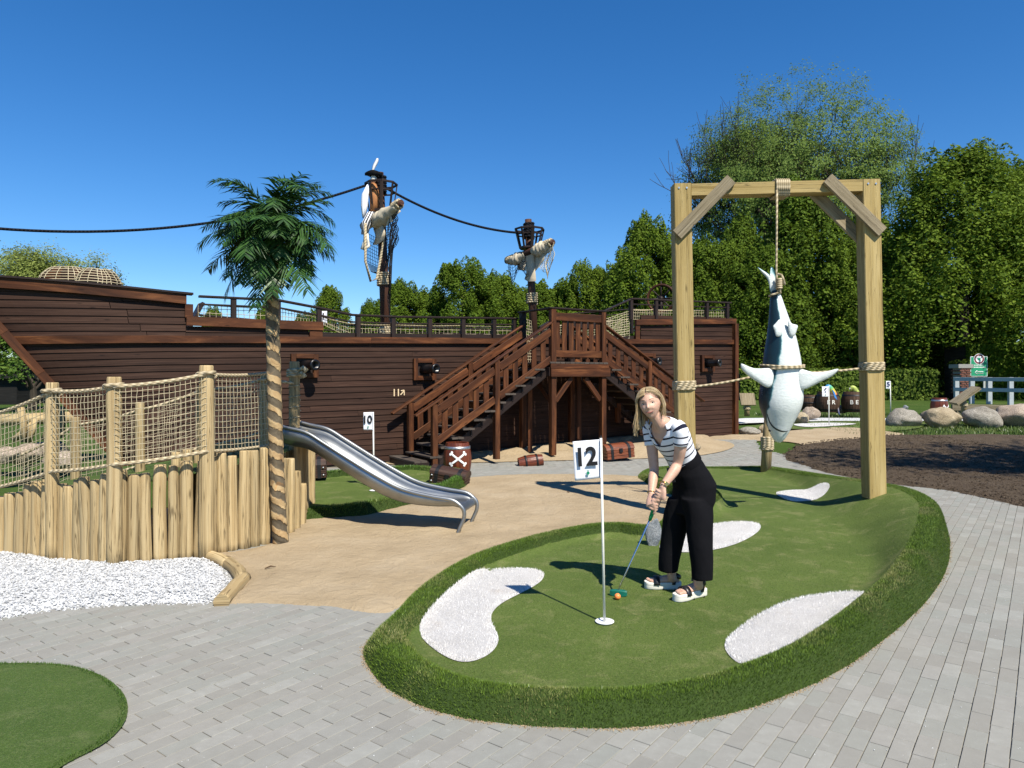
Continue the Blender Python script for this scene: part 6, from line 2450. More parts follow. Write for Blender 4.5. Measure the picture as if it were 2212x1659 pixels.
# ---- putter and ball
M['green_rubber'] = m_plain('green rubber', (.01, .26, .075), .55, .3, var=.1)
M['green_plastic'] = m_plain('dark green plastic', (.004, .11, .075), .35, .5, var=.1)
M['chrome'] = m_plain('chrome shaft', (.55, .56, .58), .18, .5, 1.0, var=.05)
M['orange_ball'] = m_plain('orange ball', (.85, .24, .06), .4, .4, var=.03)
hd_ = Vector((P(1336, 1286, 5.19).x, 5.19, .075))
put = thing('putter', 'putter with green grip and green head held by the woman', 'putter', (hd_.x, hd_.y, .05))
mb = MB(); mb.tube([gT - gd * .02, gT, gB - gd * .03, gB], [.012, .0145, .014, .011], 14); mb.build('grip', M['green_rubber'], put)
mb = MB(); mb.tube([gB - gd * .02, hd_ + Vector((.004, 0, .03)), hd_ + Vector((.004, 0, -.005))], [.0062, .0058, .0075], 10); mb.build('shaft', M['chrome'], put)
mb = MB()
l = Vector((.97, -.25, 0)).normalized(); w_ = Vector((.25, .97, 0))
rgp = []
for t in np.linspace(-1, 1, 9):
    h = .022 * (1 - .25 * t ** 4); dd = .022 * (1 - .35 * t ** 4)
    c = hd_ + l * (.062 * t) + Vector((0, 0, -.002))
    rgp.append([c + w_ * (dd * a) + Vector((0, 0, h * b)) for a, b in ((-1, -.9), (-1, .7), (-.7, .95), (.7, .95), (1, .7), (1, -.9))])
mb.grid(rgp, True, True, smooth=False)
mb.build('head', M['green_plastic'], put)
adopt(put)
bp = P(1334, 1294, 5.10)
mb = MB(); mb.ball((0, 0, 0), .0225, 24, 16)
o = mb.build('golf_ball', M['orange_ball']); o.location = (bp.x, 5.10, .074); tag(o, 'orange golf ball lying in front of the putter head', 'ball')
# ================================================================== flags
M['flag_cloth'] = m_plain('white flag cloth', (.74, .75, .80), .85, .15, var=.04, scale=8)
M['ink'] = m_plain('black print', (.012, .012, .014), .7, .2, var=.05)
M['navy_ink'] = m_plain('navy print', (.02, .03, .10), .7, .2, var=.05)
M['green_ink'] = m_plain('green print', (.01, .20, .11), .7, .2, var=.05)
M['pole_white'] = m_plain('white fibreglass pole', (.70, .69, .63), .4, .4, var=.05)
def golf_flag(label, Y, base_px, top_px, corners, num, tsize, emblem=True, r=.0085, ztop=.0):
    """corners: top-left, top-right, bottom-right, bottom-left in the survey"""
    b, t = P(*base_px, Y), P(*top_px, Y)
    fl = thing('golf_flag', label, 'flag', b, group='numbered flags on the greens')
    mb = MB(); mb.tube([b - Vector((0, 0, .03)), t], r, 10); mb.build('pole', M['pole_white'], fl)
    mb = MB(); mb.tube([t, t + Vector((0, 0, .014))], [r * .9, r * .6], 8); mb.build('ferrule', M['ink'], fl)
    tl, tr, br, bl = [P(*c, Y - .012) for c in corners]
    mb = MB()
    nx, nz = 14, 14
    rg = []
    wd = (tr - tl).length
    def surf(u, v, o=0.0):
        p = tl.lerp(tr, u).lerp(bl.lerp(br, u), v)
        wv = .02 * wd * math.sin(u * 5 + v * 2.0) * (1 - u) + .012 * wd * math.sin(v * 7 + u * 3)
        return p + Vector((0, wv - o, 0))
    mb.grid([[surf(u, v) for u in np.linspace(0, 1, nx)] for v in np.linspace(0, 1, nz)], False, False)
    cl_ = mb.build('banner', M['flag_cloth'], fl)
    md = cl_.modifiers.new('t', 'SOLIDIFY'); md.thickness = .002
    mb = MB(); mb.grid([[surf(.955, v, .0), surf(.955, v, .014), surf(1.0, v, .016), surf(1.02, v, -.004)] for v in np.linspace(0, 1, 12)], False, False); mb.build('sleeve', M['flag_cloth'], cl_)
    mb = MB(); mb.grid([[surf(.945, v, .003), surf(.957, v, .003)] for v in np.linspace(0, 1, 12)], False, False); mb.build('seam', M['navy_ink'], cl_)
    rt = (tr - tl).normalized(); up = (tl - bl).normalized()
    c = surf(.5, .40)
    n_ = text_mesh('number', num, tsize, M['ink'] if len(num) > 1 else M['navy_ink'], c + Vector((0, -.012 - .02 * wd, 0)), rt, up, cl_, tsize * .028, .92)
    if emblem:
        h = (tl - bl).length
        c = surf(.5, .82) + Vector((0, -.012 - .02 * wd, 0))
        mb = MB()
        def disc(cx, cz, a, b_, m=14): mb.poly([c + rt * (cx + a * math.cos(6.283 * k / m)) + up * (cz + b_ * math.sin(6.283 * k / m)) for k in range(m)])
        disc(0, -.01 * h, .04 * h, .045 * h)
        for k in (-1, 0, 1): mb.poly([c + rt * (.02 * h * k - .012 * h) + up * (.04 * h), c + rt * (.02 * h * k + .012 * h) + up * (.04 * h), c + rt * (.026 * h * k) + up * (.075 * h)])
        for k in range(6): mb.poly([c + rt * (x_) + up * z_ for x_, z_ in ((-.075 * h + .027 * h * k, -.085 * h), (-.058 * h + .027 * h * k, -.085 * h), (-.058 * h + .027 * h * k, -.072 * h), (-.075 * h + .027 * h * k, -.072 * h))])
        mb.build('emblem', M['green_ink'], cl_)
    adopt(fl)
    return fl
golf_flag('white flag number 12 on a thin white pole in the front green', 4.62, (1306, 1344), (1298, 946), [(1237, 954), (1298, 949), (1298.5, 1032), (1242, 1039)], '12', .165)
golf_flag('white flag number 10 behind the steel slide', 10.2, (808, 1069), (806, 890), [(785, 891), (806, 890), (806, 929), (785, 929)], '10', .155, r=.011)
golf_flag('white flag number 6 in the distance beyond the hanging shark', 21.5, (1791, 920), (1790, 834), [(1775.5, 835), (1790, 835), (1790, 857), (1776, 857)], '6', .24, True, .016)
golf_flag('white flag number 5 in the distance right of the timber frame', 25.7, (1924, 893), (1923, 823), [(1914, 823), (1923, 823), (1923, 840), (1914, 840)], '5', .24, True, .018)
golf_flag('white flag standing on the ship deck behind the railing', 14.4, (693, 722), (706, 670), [(684, 672), (706, 672), (706, 698), (685, 697)], '11', .16, False, .012)

# ================================================================== barrels
def m_stave(name, c1, c2, c3, rough=.4, spec=.45):
    t = NT(name)
    v = t.coords('UV', (2, 30, 1))
    f = t.noise(v, 1.0, 5, .6, .4)
    t.col(t.ramp(f, [(.3, c1), (.55, c2), (.8, c3)])).set(rough, spec)
    t.bump(f, .5, .012)
    return t.m
M['red_stave'] = m_stave('red brown painted staves', (.045, .010, .005), (.14, .032, .013), (.22, .06, .025))
M['brown_stave'] = m_stave('dark brown staves', (.03, .017, .01), (.07, .04, .025), (.12, .075, .05), .7, .2)
M['hoop'] = m_plain('galvanised hoop', (.42, .43, .44), .4, .5, .9, var=.3, scale=30)
M['hoop_dark'] = m_plain('dark iron hoop', (.02, .02, .022), .5, .4, .5, var=.3)
M['white_paint'] = m_plain('white paint', (.78, .78, .78), .6, .3, var=.04)
def barrel(label, loc, h, r, mat, hoop, hoops, bones=None, group=None, rot=(0, 0, 0), word=None, face=-1.571):
    b = thing('barrel', label, 'barrel', loc, group=group)
    b.rotation_euler = rot
    bulge = lambda t: r * (.80 + .20 * math.sin(math.pi * t))
    seg = 18
    for k in range(seg):                       # staves, one by one
        mb = MB()
        a0, a1 = 6.28318 * k / seg + .006, 6.28318 * (k + 1) / seg - .006
        rg = []
        for i in range(9):
            t = i / 8
            R_ = bulge(t)
            ring_ = [Vector((R_ * math.cos(a), R_ * math.sin(a), h * t)) for a in (a0, (a0 + a1) / 2, a1)] + [Vector(((R_ - .02) * math.cos(a), (R_ - .02) * math.sin(a), h * t)) for a in (a1, a0)]
            rg.append(ring_)
        mb.grid(rg, True, True, None, False)
        mb.build('stave', mat, b)
    mb = MB(); mb.lathe([(bulge(0) * .95, .02), (bulge(0) * .95, .03)], 24); mb.lathe([(bulge(1) * .95, h - .05), (bulge(1) * .95, h - .035)], 24); mb.build('lid', mat, b)
    for t in hoops:
        mb = MB(); mb.lathe([(bulge(t - .035) + .002, h * (t - .04)), (bulge(t) + .008, h * (t - .035)), (bulge(t) + .008, h * (t + .035)), (bulge(t + .035) + .002, h * (t + .04))], 36, caps=False); mb.build('hoop', hoop, b)
    if bones:
        mb = MB()
        zc, sz = bones
        for sg in (-1, 1):
            pts = []
            for q in np.linspace(-1, 1, 11):
                z = zc + sg * q * sz * .75; a = face + q * sz / r
                R_ = bulge(z / h) + .003
                pts.append(Vector((R_ * math.cos(a), R_ * math.sin(a), z)))
            mb.tube(pts, sz * .15, 8, flat=1.0)
            for e, f_ in ((pts[0], pts[1]), (pts[-1], pts[-2])):
                d = (e - f_).normalized()
                s_ = Vector((-math.sin(face), math.cos(face), 0)); pr = d.cross(Vector((math.cos(face), math.sin(face), 0))).normalized()
                for w in (-1, 1): mb.ball(e + pr * (w * sz * .17) + d * sz * .04, sz * .19, 10, 6)
        # lie flat on the staves
        for i_, v in enumerate(mb.v):
            v = Vector(v); R0 = bulge(min(max(v.z / h, 0), 1)); rad = math.hypot(v.x, v.y)
            k = (R0 + .003 + max(-.2, min(.25, (rad - R0) / (sz * .2))) * .012) / max(rad, 1e-6)
            mb.v[i_] = (v.x * k, v.y * k, v.z)
        mb.build('crossbones', M['white_paint'], b)
    if word:
        for k, ch in enumerate(word):
            a = face + (k - (len(word) - 1) / 2) * .42
            R_ = bulge(.5) + .006
            text_mesh('letter', ch, .2, M['bone'], (R_ * math.cos(a), R_ * math.sin(a), h * .5), (-math.sin(a), math.cos(a), 0), (0, 0, 1), b, .004)
    return b
b1 = G(988, 1032)
barrel('red brown barrel with white crossbones beside the dark chest', (b1.x, b1.y, .02), .56, .232, M['red_stave'], M['hoop'], (.86, .07), (.31, .115), 'red barrels', face=-1.45)
b2 = P(2029, 893, 23.6)
barrel('red brown barrel with white crossbones peeping over a boulder', (b2.x, 23.6, b2.z - .1), .62, .27, M['red_stave'], M['hoop'], (.86, .07), (.28, .11), 'red barrels', face=-1.2)
b3 = P(1120, 1003, 13.2)
barrel('small red barrel lying half buried in the sand', (b3.x, 13.2, .04), .46, .13, M['red_stave'], M['hoop_dark'], (.3, .75), None, 'red barrels', (R(10), R(82), R(18)))
for k, (px, py, Y, w, lb) in enumerate([(1750, 886, 25.5, None, 'plain brown barrel standing behind the rocks'), (1788, 890, 25.0, 'ER', 'brown lettered barrel under the colourful parrot'), (1843, 890, 25.0, 'BER', 'brown lettered barrel half hidden by the right frame post')]):
    p = P(px, py, Y)
    barrel(lb, (p.x, Y, p.z), .72 if k else .55, .40, M['brown_stave'], M['hoop_dark'], (.15, .5, .85) if not w else (.12, .82), None, 'brown barrels', word=w, face=-1.7)

# ================================================================== chests
M['chest_red'] = m_stave('red chest boards', (.07, .018, .008), (.19, .055, .022), (.30, .11, .05))
M['chest_dark'] = m_stave('dark chest boards', (.018, .009, .006), (.05, .024, .015), (.10, .05, .03), .5, .4)
def chest(label, loc, L, D, h, mat, rz, tilt=0.0, letter=None, studs=True):
    c = thing('treasure_chest', label, 'chest', loc, rz, 'treasure chests')
    c.rotation_euler = (tilt * .6, tilt, rz)
    for k in range(3):
        mb = MB(); z = h * .6 * (k + .5) / 3
        mb.beam((-L / 2, -D / 2, z), (L / 2, -D / 2, z), .02, h * .6 / 3 - .006, ch=.006); mb.beam((-L / 2, D / 2, z), (L / 2, D / 2, z), .02, h * .6 / 3 - .006, ch=.006)
        mb.beam((-L / 2, -D / 2, z), (-L / 2, D / 2, z), .02, h * .6 / 3 - .006, ch=.006); mb.beam((L / 2, -D / 2, z), (L / 2, D / 2, z), .02, h * .6 / 3 - .006, ch=.006)
        mb.build('board', mat, c)
    mb = MB()
    prof = [(-D / 2 - .015, h * .6)] + [(-(D / 2 + .015) * math.cos(math.pi * t), h * .63 + h * .37 * math.sin(math.pi * t)) for t in np.linspace(0, 1, 9)] + [(D / 2 + .015, h * .6)]
    mb.grid([[Vector((x, y, z)) for y, z in prof] for x in (-L / 2 - .015, L / 2 + .015)], True, True, None, False)
    lid = mb.build('lid', mat, c)
    for x in (-L * .32, L * .32):
        mb = MB()
        path = [(-D / 2 - .018, .0), (-D / 2 - .018, h * .6)] + [(-(D / 2 + .022) * math.cos(math.pi * t), h * .63 + (h * .37 + .008) * math.sin(math.pi * t)) for t in np.linspace(0, 1, 9)] + [(D / 2 + .018, h * .6), (D / 2 + .018, 0)]
        for a, b_ in zip(path[:-1], path[1:]):
            mb.poly([Vector((x - .028, *a)), Vector((x + .028, *a)), Vector((x + .028, *b_)), Vector((x - .028, *b_))])
        o = mb.build('strap', M['hoop_dark'], c)
        md = o.modifiers.new('t', 'SOLIDIFY'); md.thickness = .008
    mb = MB(); mb.beam((0, -D / 2 - .025, h * .42), (0, -D / 2 - .025, h * .68), .07, .02, up=(0, -1, 0)); mb.build('lock_plate', M['hoop_dark'], c)
    if studs:
        for x in (-L / 2 + .03, L / 2 - .03):
            for z in (h * .15, h * .5):
                mb = MB(); mb.ball((x, -D / 2 - .018, z), .016, 10, 6); mb.build('stud', M['hoop'], c)
    if letter:
        text_mesh('letter', letter, .12, M['bone'], (-L * .15, -D / 2 - .018, h * .28), (1, 0, 0), (0, 0, 1), c, .002)
    return c
q = G(972, 1046); chest('dark brown chest lying tilted against the red barrel', (q.x, q.y - .12, .03), .54, .28, .25, M['chest_dark'], R(-14), R(9))
q = G(662, 1046); chest('dark brown chest with a white letter beside the log palisade', (q.x + .02, q.y + .1, .08), .5, .3, .32, M['chest_dark'], R(12), R(-3), 'T')
q = P(1333, 988, 13.9); chest('red brown chest with black straps on the sand by the stairs', (q.x, 13.9, .06), .58, .34, .30, M['chest_red'], R(20), R(-4), None, False)

# ================================================================== rocks and boulders
def m_rock(name, c1, c2, c3, sc=3.0):
    t = NT(name)
    v = t.coords('Object')
    f = t.noise(v, sc, 6, .65, .4)
    g = t.noise(v, sc * 14, 4, .75)
    c = t.ramp(f, [(.3, c1), (.5, c2), (.72, c3)])
    c = t.mix(t.ramp(g, [(.42, .65), (.55, 0)]), c, tuple(x * .4 for x in c1))
    c = t.mix(t.ramp(g, [(.6, 0), (.7, .5)]), c, tuple(min(1, x * 1.4) for x in c3))
    t.col(c).set(.9, .15)
    t.bump(t.math('ADD', f, t.math('MULTIPLY', g, .4)), .7, .05)
    return t.m
M['rock_grey'] = m_rock('grey granite', (.19, .17, .14), (.30, .275, .235), (.40, .37, .325))
M['rock_tan'] = m_rock('tan granite', (.24, .19, .12), (.37, .30, .20), (.45, .38, .27))
M['rock_pink'] = m_rock('pinkish granite', (.26, .2, .15), (.40, .32, .25), (.5, .42, .35))
M['rock_blue'] = m_rock('blue grey stone', (.13, .15, .17), (.25, .27, .29), (.40, .41, .42), 9)
def rock(label, px0, px1, py0, py1, Y, mat, seed, depth=.8, group='boulders beyond the soil', skew=0.0, sink=.12):
    a, b = P(px0, py0, Y), P(px1, py1, Y)
    w, h = (b.x - a.x) / 2, (a.z - b.z)
    bm = bmesh.new()
    bmesh.ops.create_icosphere(bm, subdivisions=4, radius=1)
    for v in bm.verts:
        d = v.co.normalized()
        k = 1 + .20 * mnoise.noise(d * 1.2 + Vector((seed, 0, 0))) + .10 * mnoise.noise(d * 2.7 + Vector((0, seed, 0))) + .03 * mnoise.noise(d * 8 + Vector((0, 0, seed)))
        # a few flat faces, as on split stone
        for m_ in range(5):
            n_ = Vector((math.sin(seed * 7 + m_ * 2.1), math.cos(seed * 3 + m_ * 1.7), math.sin(m_ * 1.3 + seed))).normalized()
            c_ = .80 + .08 * math.sin(seed + m_ * 3)
            q_ = d.dot(n_) * k
            if q_ > c_: k *= lerp(1.0, c_ / q_, .75)
        v.co = Vector((d.x * w * k + skew * d.z * w, d.y * w * depth * k, (d.z * k * .5 + .5 - sink) * h * (1 + sink)))
    me = bpy.data.meshes.new('boulder'); bm.to_mesh(me); bm.free()
    me.polygons.foreach_set('use_smooth', [True] * len(me.polygons))
    o = mesh_obj('boulder', me, mat)
    o.location = ((a.x + b.x) / 2, Y, b.z)
    tag(o, label, 'boulder', group)
    return o
rock('rounded grey boulder nearest the right frame post', 1912, 1986, 881, 925, 21.5, M['rock_grey'], 1.3)
rock('tan domed boulder in front of the crossbones barrel', 1994, 2073, 878, 924, 21.4, M['rock_tan'], 2.7)
rock('grey green sloping boulder under the tilted sign board', 2080, 2162, 877, 924, 21.4, M['rock_grey'], 4.1, skew=-.15)
rock('large pinkish boulder cut off by the right edge', 2146, 2262, 872, 922, 21.6, M['rock_pink'], 5.2)
rock('pale angular rock below the plain brown barrel', 1735, 1772, 878, 903, 23.5, M['rock_pink'], 6.3)
rock('pale rock behind the shark snout', 1714, 1745, 890, 915, 22.3, M['rock_tan'], 7.9)
rock('pale rock wedged between the brown barrels', 1764, 1776, 871, 890, 25.3, M['rock_pink'], 9.1)
rock('grey rock between parrot barrel and frame post', 1803, 1832, 875, 892, 25.4, M['rock_grey'], 3.6)
rock('low grey rock at the stern of the ship', 1594, 1640, 922, 940, 18.9, M['rock_grey'], 8.4)
rock('small brown rock beside the leaning post', 1638, 1656, 918, 936, 19.2, M['rock_tan'], 11.2)
rock('speckled blue grey stone in the grassy rim behind the woman', 1396, 1430, 1120, 1178, 6.75, M['rock_blue'], 12.5, .5, 'stones on the green', .25)
rock('small dark stone on the sand behind the left frame post', 1498, 1514, 957, 972, 14.5, M['rock_tan'], 13.7)
rock('small pale stone lying on the grey boulder', 1950, 1962, 875, 884, 22.4, M['rock_blue'], 15.1)

# ================================================================== sign lecterns, bench, sign, fence
def lectern(label, px, py_top, py_base, Y, bw, bh, tilt, side, edge=False):
    b = P(px, py_base, Y); t_ = P(px, py_top, Y)
    l_ = thing('sign_lectern', label, 'sign', b, group='wooden sign lecterns')
    mb = MB(); mb.tube([b, Vector((b.x, b.y, t_.z))], [.085, .075], 12); mb.build('post', M['log'], l_)
    mb = MB(); rope_coil(mb, (b.x, b.y), .095, lerp(b.z, t_.z, .45), lerp(b.z, t_.z, .62), 5, .022); mb.build('rope_winding', M['rope'], l_)
    mb = MB(); c = Vector((b.x, b.y - .05, t_.z + .05))
    d = Vector((side, -.25, 0)).normalized(); u = Vector((-d.y * .0, .0, 0)) + Vector((d.x * tilt[0], tilt[1], tilt[2])).normalized()
    if edge:
        u = Vector((.79, -.1, .6)).normalized(); mb.beam(c - u * bh / 2, c + u * bh / 2, bw, .09, up=(-.6, 0, .8))
    else:
        mb.beam(c - u * bh / 2, c + u * bh / 2, bw, .06, up=(0, -1, .3))
    mb.build('board', M['timber_grey'], l_)
    adopt(l_)
lectern('small pale sign lectern on the lawn behind the stern', 1613.5, 866, 899, 22.0, .46, .40, (0, .45, .9), 1)
lectern('tilted sign lectern seen from the side above the boulders', 2082, 858, 893, 22.6, .5, .85, (.85, .1, .55), 1, True)
q0, q1 = P(2056, 880, 26.5), P(2330, 884, 25)
bn = thing('log_bench', 'long low timber bench behind the boulders', 'bench', (q0.x, q0.y, terr(26)))
mb = MB(); mb.beam(q0, q1, .3, .22); mb.build('seat', M['timber_grey'], bn)
for t in (.06, .5):
    mb = MB(); c = q0.lerp(q1, t); mb.beam((c.x, c.y, terr(26) - .05), (c.x, c.y, c.z - .112), .28, .2); mb.build('support', M['timber_grey'], bn)
adopt(bn)
M['sign_green'] = m_plain('green sign paint', (.02, .26, .13), .5, .3, var=.05)
M['sign_red'] = m_plain('dark red print', (.16, .02, .03), .5, .3, var=.05)
M['fence_white_shaded'] = m_plain('shade darkened white fence paint', (.36, .40, .43), .6, .3, var=.1)  # white paint darkened to carry the shade the fence stands in
M['galv'] = m_plain('pale steel post', (.45, .46, .44), .5, .4, .3, var=.1)
SYG = 41.0
a, b = P(2096, 770, SYG), P(2132.5, 813, SYG)
sg_ = thing('park_sign', 'green park sign with white border and arrow below the dark trees', 'sign', P(2114, 846, SYG))
w, h = b.x - a.x, a.z - b.z
mb = MB(); mb.beam(((a.x + b.x) / 2, SYG, b.z), ((a.x + b.x) / 2, SYG, a.z), w, .04, up=(0, -1, 0)); mb.build('panel', M['white_paint'], sg_)
mb = MB(); mb.beam(((a.x + b.x) / 2, SYG - .024, b.z + .03), ((a.x + b.x) / 2, SYG - .024, a.z - .03), w - .06, .01, up=(0, -1, 0)); pn = mb.build('field', M['sign_green'], sg_)
cx, cz = (a.x + b.x) / 2, lerp(b.z, a.z, .87)
def flat_disc(r0, r1, y, mat, nm):
    mb = MB(); mb.grid([[Vector((cx + r * math.cos(t), y, cz + r * math.sin(t))) for t in np.linspace(0, 6.283, 29)] for r in (r0, r1)], False, False); mb.build(nm, mat, pn)
flat_disc(.0, w * .32, SYG - .032, M['white_paint'], 'emblem'); flat_disc(w * .2, w * .29, SYG - .036, M['sign_red'], 'emblem_ring'); flat_disc(0, w * .09, SYG - .036, M['sign_green'], 'emblem_figure')
mb = MB()
for row, n_, z in ((0, 7, .54), (1, 9, .43)):
    for k in range(n_):
        x0 = cx + (k - n_ / 2 + .1) * w * .085; zz = lerp(b.z, a.z, z)
        hh = h * (.055 if row else .045)
        mb.poly([Vector((x0, SYG - .032, zz)), Vector((x0 + w * .055, SYG - .032, zz)), Vector((x0 + w * .055, SYG - .032, zz + hh)), Vector((x0, SYG - .032, zz + hh))])
mb.build('lettering', M['white_paint'], pn)
mb = MB(); zz = lerp(b.z, a.z, .2)
ar = [(-.26, 0), (-.12, .085), (-.12, .04), (.24, .04), (.24, -.04), (-.12, -.04), (-.12, -.085), (-.26, 0)]
mb.tube([Vector((cx + x * w, SYG - .034, zz + y * h)) for x, y in ar], .018, 4); mb.build('arrow', M['white_paint'], pn)
for px in (2103, 2126):
    mb = MB(); p0, p1 = P(px, 846, SYG + .06), P(px, 800, SYG + .06); mb.beam(p0, p1, .12, .06, up=(0, -1, 0)); mb.build('post', M['galv'], sg_)
adopt(sg_)
FY = 38.0
fw = thing('post_and_rail_fence', 'white post and rail fence under the trees at right', 'fence', P(2140, 862, FY))
for px, dy in ((2066, 0), (2099, -.5), (2137, -1.2), (2183, -2.2), (2240, -3.4)):
    Y = FY + dy; p0, p1 = P(px, 864, Y), P(px, 815, Y)
    mb = MB(); mb.beam((p0.x, Y, terr(30) - .1), p1, .22, .16, up=(0, -1, 0)); mb.build('post', M['fence_white_shaded'], fw)
for y0, y1 in ((819, 820), (841, 844)):
    mb = MB(); mb.beam(P(2060, y0, FY - .12), P(2260, y1, FY - 3.9), .06, .19); mb.build('rail', M['fence_white_shaded'], fw)
adopt(fw)
M['brick'] = m_plain('red brick', (.16, .07, .05), .85, .15, var=.3, scale=8)  # brick and cap colours lowered to stand in for tree shade
M['cap'] = m_plain('pale stone cap', (.28, .27, .25), .8, .2, var=.1)
pil = thing('brick_pillar', 'red brick gate pillar with pale stone cap beside the green sign', 'pillar', P(2076, 846, 40.5))
p0, p1 = P(2076, 850, 40.5), P(2076, 795, 40.5)
nrow = 14
for i in range(nrow):
    z = lerp(p0.z, p1.z, (i + .5) / nrow); hh = (p1.z - p0.z) / nrow - .03
    for j in range(2):
        for yy in (-.22, .22):
            mb = MB(); x = p0.x + (-.15 + .3 * j) + (.04 if i % 2 else -.04); mb.beam((x - .13, 40.5 + yy, z), (x + .13, 40.5 + yy, z), .4, hh); mb.build('brick', M['brick'], pil)
mb = MB(); mb.beam((p0.x, 40.5, p0.z), (p0.x, 40.5, p1.z), .5, .7, up=(0, 1, 0)); mb.build('core', M['cap'], pil)
mb = MB(); mb.beam((p0.x - .42, 40.5, p1.z + .1), (p0.x + .42, 40.5, p1.z + .1), .9, .22); mb.build('cap', M['cap'], pil)
adopt(pil)

# ================================================================== parrots on the barrels
def m_parrot():
    t = NT('painted parrot')
    tc = t.n('TexCoord'); sp_ = t.n('SeparateXYZ'); t.l(tc.outputs['UV'], sp_.inputs[0])
    t.col(t.ramp(sp_.outputs[0], [(0, (.05, .2, .5)), (.15, (.05, .25, .5)), (.3, (.12, .4, .12)), (.42, (.65, .45, .04)), (.55, (.6, .05, .04)), (.7, (.55, .40, .05)), (1, (.06, .12, .4))])).set(.4, .4)
    return t.m
M['parrot'] = m_parrot()
M['parrot_green'] = m_plain('yellow green parrot paint', (.38, .45, .10), .4, .4, var=.3, scale=14)
def parrot(label, c, mat, s):
    p = thing('parrot', label, 'parrot figure', c, group='parrot figures on the barrels')
    mb = MB()
    pts = [(-.16, .36), (-.13, .44), (-.06, .43), (.0, .34), (.06, .2), (.10, .08), (.14, -.05), (.19, -.22), (.24, -.42)]
    rr = [.03, .065, .075, .09, .10, .075, .045, .03, .012]
    cc = catmull([Vector((x * s, 0, z * s)) for x, z in pts], 3); kk = catmull([Vector((r, 0, 0)) for r in rr], 3)
    n0 = len(cc)
    rg = []
    for i, (q, k) in enumerate(zip(cc, kk)):
        d = (cc[min(i + 1, n0 - 1)] - cc[max(i - 1, 0)]).normalized(); _, sd, up = frame(d, (0, 1, 0))
        rg.append([q + sd * (k.x * s * math.cos(6.283 * j / 12)) + up * (k.x * s * .9 * math.sin(6.283 * j / 12)) for j in range(12)])
    mb.grid(rg, True, True, [i / (n0 - 1) for i in range(n0)])
    mb.build('body', mat, p)
    mb = MB(); mb.tube([Vector((-.15 * s, 0, .43 * s)), Vector((-.205 * s, 0, .40 * s)), Vector((-.21 * s, 0, .35 * s))], [.03 * s, .022 * s, .006 * s], 8); mb.build('beak', M['bone'], p)
    mb = MB(); mb.grid([[Vector((x * s, y * s, z * s)) for x, z in ((-.02, .36), (.05, .28), (.13, .05), (.05, .12))] for y in (-.105, -.08)], True, True); mb.build('wing', mat, p)
    mb = MB(); mb.tube([Vector((.03 * s, 0, .15 * s)), Vector((.02 * s, 0, .0))], .018 * s, 6); mb.build('feet', M['bone'], p)
q = P(1792, 868, 24.9); parrot('rainbow coloured parrot figure behind flag number 6', (q.x, 24.75, q.z + .02), M['parrot'], 1.15)
q = P(1845, 864, 24.9); parrot('yellow green parrot figure half hidden by the frame post', (q.x, 24.8, q.z), M['parrot_green'], 1.0)

# ================================================================== far greens and white bunkers
def far_sheet(name, pts, mat, dz, label, cat, group):
    o = sheet(name, GL(pts, 0, 3), lambda x, y: terrv(y) + dz, .8, mat)
    tag(o, label, cat, group)
far_sheet('putting_green', [(1600, 925), (1700, 912), (1800, 906), (1990, 906), (1985, 925), (1880, 933), (1760, 928)], M['carpet'], .012, 'far putting green around flag number 6', 'putting green', 'far greens')
far_sheet('white_bunker', [(1715, 918), (1780, 915), (1850, 917), (1800, 922), (1740, 924)], M['bunker'], .03, 'white bunker strip at the foot of flag number 6', 'bunker', 'far bunkers')
far_sheet('gravel_path', [(1590, 911), (1610, 905), (1800, 904.5), (1960, 905), (2400, 905), (2400, 909), (1960, 911), (1800, 911), (1660, 914), (1600, 917)], M['marble'], .03, 'pale gravel path running across behind the boulders', 'path', 'far paths')
far_sheet('white_bunker', [(1592, 908), (1650, 908), (1690, 911), (1660, 915), (1600, 916)], M['bunker'], .04, 'white bunker strip just right of the ship stern', 'bunker', 'far bunkers')
# lawn tufts round the boulders
n = 30000
x = rng.uniform(9, 26, n); y = rng.uniform(18.8, 27, n)
m = (np.abs(x) < .74 * y) & ~inside(soil, x, y) & (x > .34 * y)
x, y = x[m], y[m]
gt = blade_mesh('lawn_grass', x, y, terrv(y) - .03, np.zeros(len(x)), np.zeros(len(x)), .09, .012, M['grass_blade'], None)
tag(gt, 'short lawn grass round the boulders', kind='stuff')

# ================================================================== things seen through the net at left
M['shed'] = m_wood('black tarred boards', (.006, .006, .006), (.014, .013, .012), (.03, .028, .026), .8, 1, 14, .3, False, .2)
sh = P(12, 895, 36)
shd = thing('shed', 'small dark wooden shed behind the bow', 'shed', (sh.x, 36, .2))
mb = MB(); p0, p1 = P(-30, 895, 36), P(36, 818, 36); mb.box((p0.x, 36, .0), (p1.x, 39, p1.z)); mb.build('wall', M['shed'], shd)
mb = MB(); mb.beam((p0.x - .2, 37.5, p1.z + .12), (p1.x + .25, 37.5, p1.z + .12), 3.6, .22); mb.build('roof', M['shed'], shd)
adopt(shd)
for k, (x0, x1, y0, y1, Y) in enumerate([(20, 90, 958, 1000, 11.0), (70, 150, 950, 985, 11.6), (-20, 40, 965, 1000, 10.6), (95, 175, 975, 1010, 10.8)]):
    rock(['pale stone heap seen low through the near net', 'pale stone behind the stone heap at the ramp', 'pale stone at the left edge behind the net', 'pale stone nearest the far rope'][k], x0, x1, y0, y1, Y, M['rock_pink'], 20 + k * 1.7, .8, 'stones behind the net')
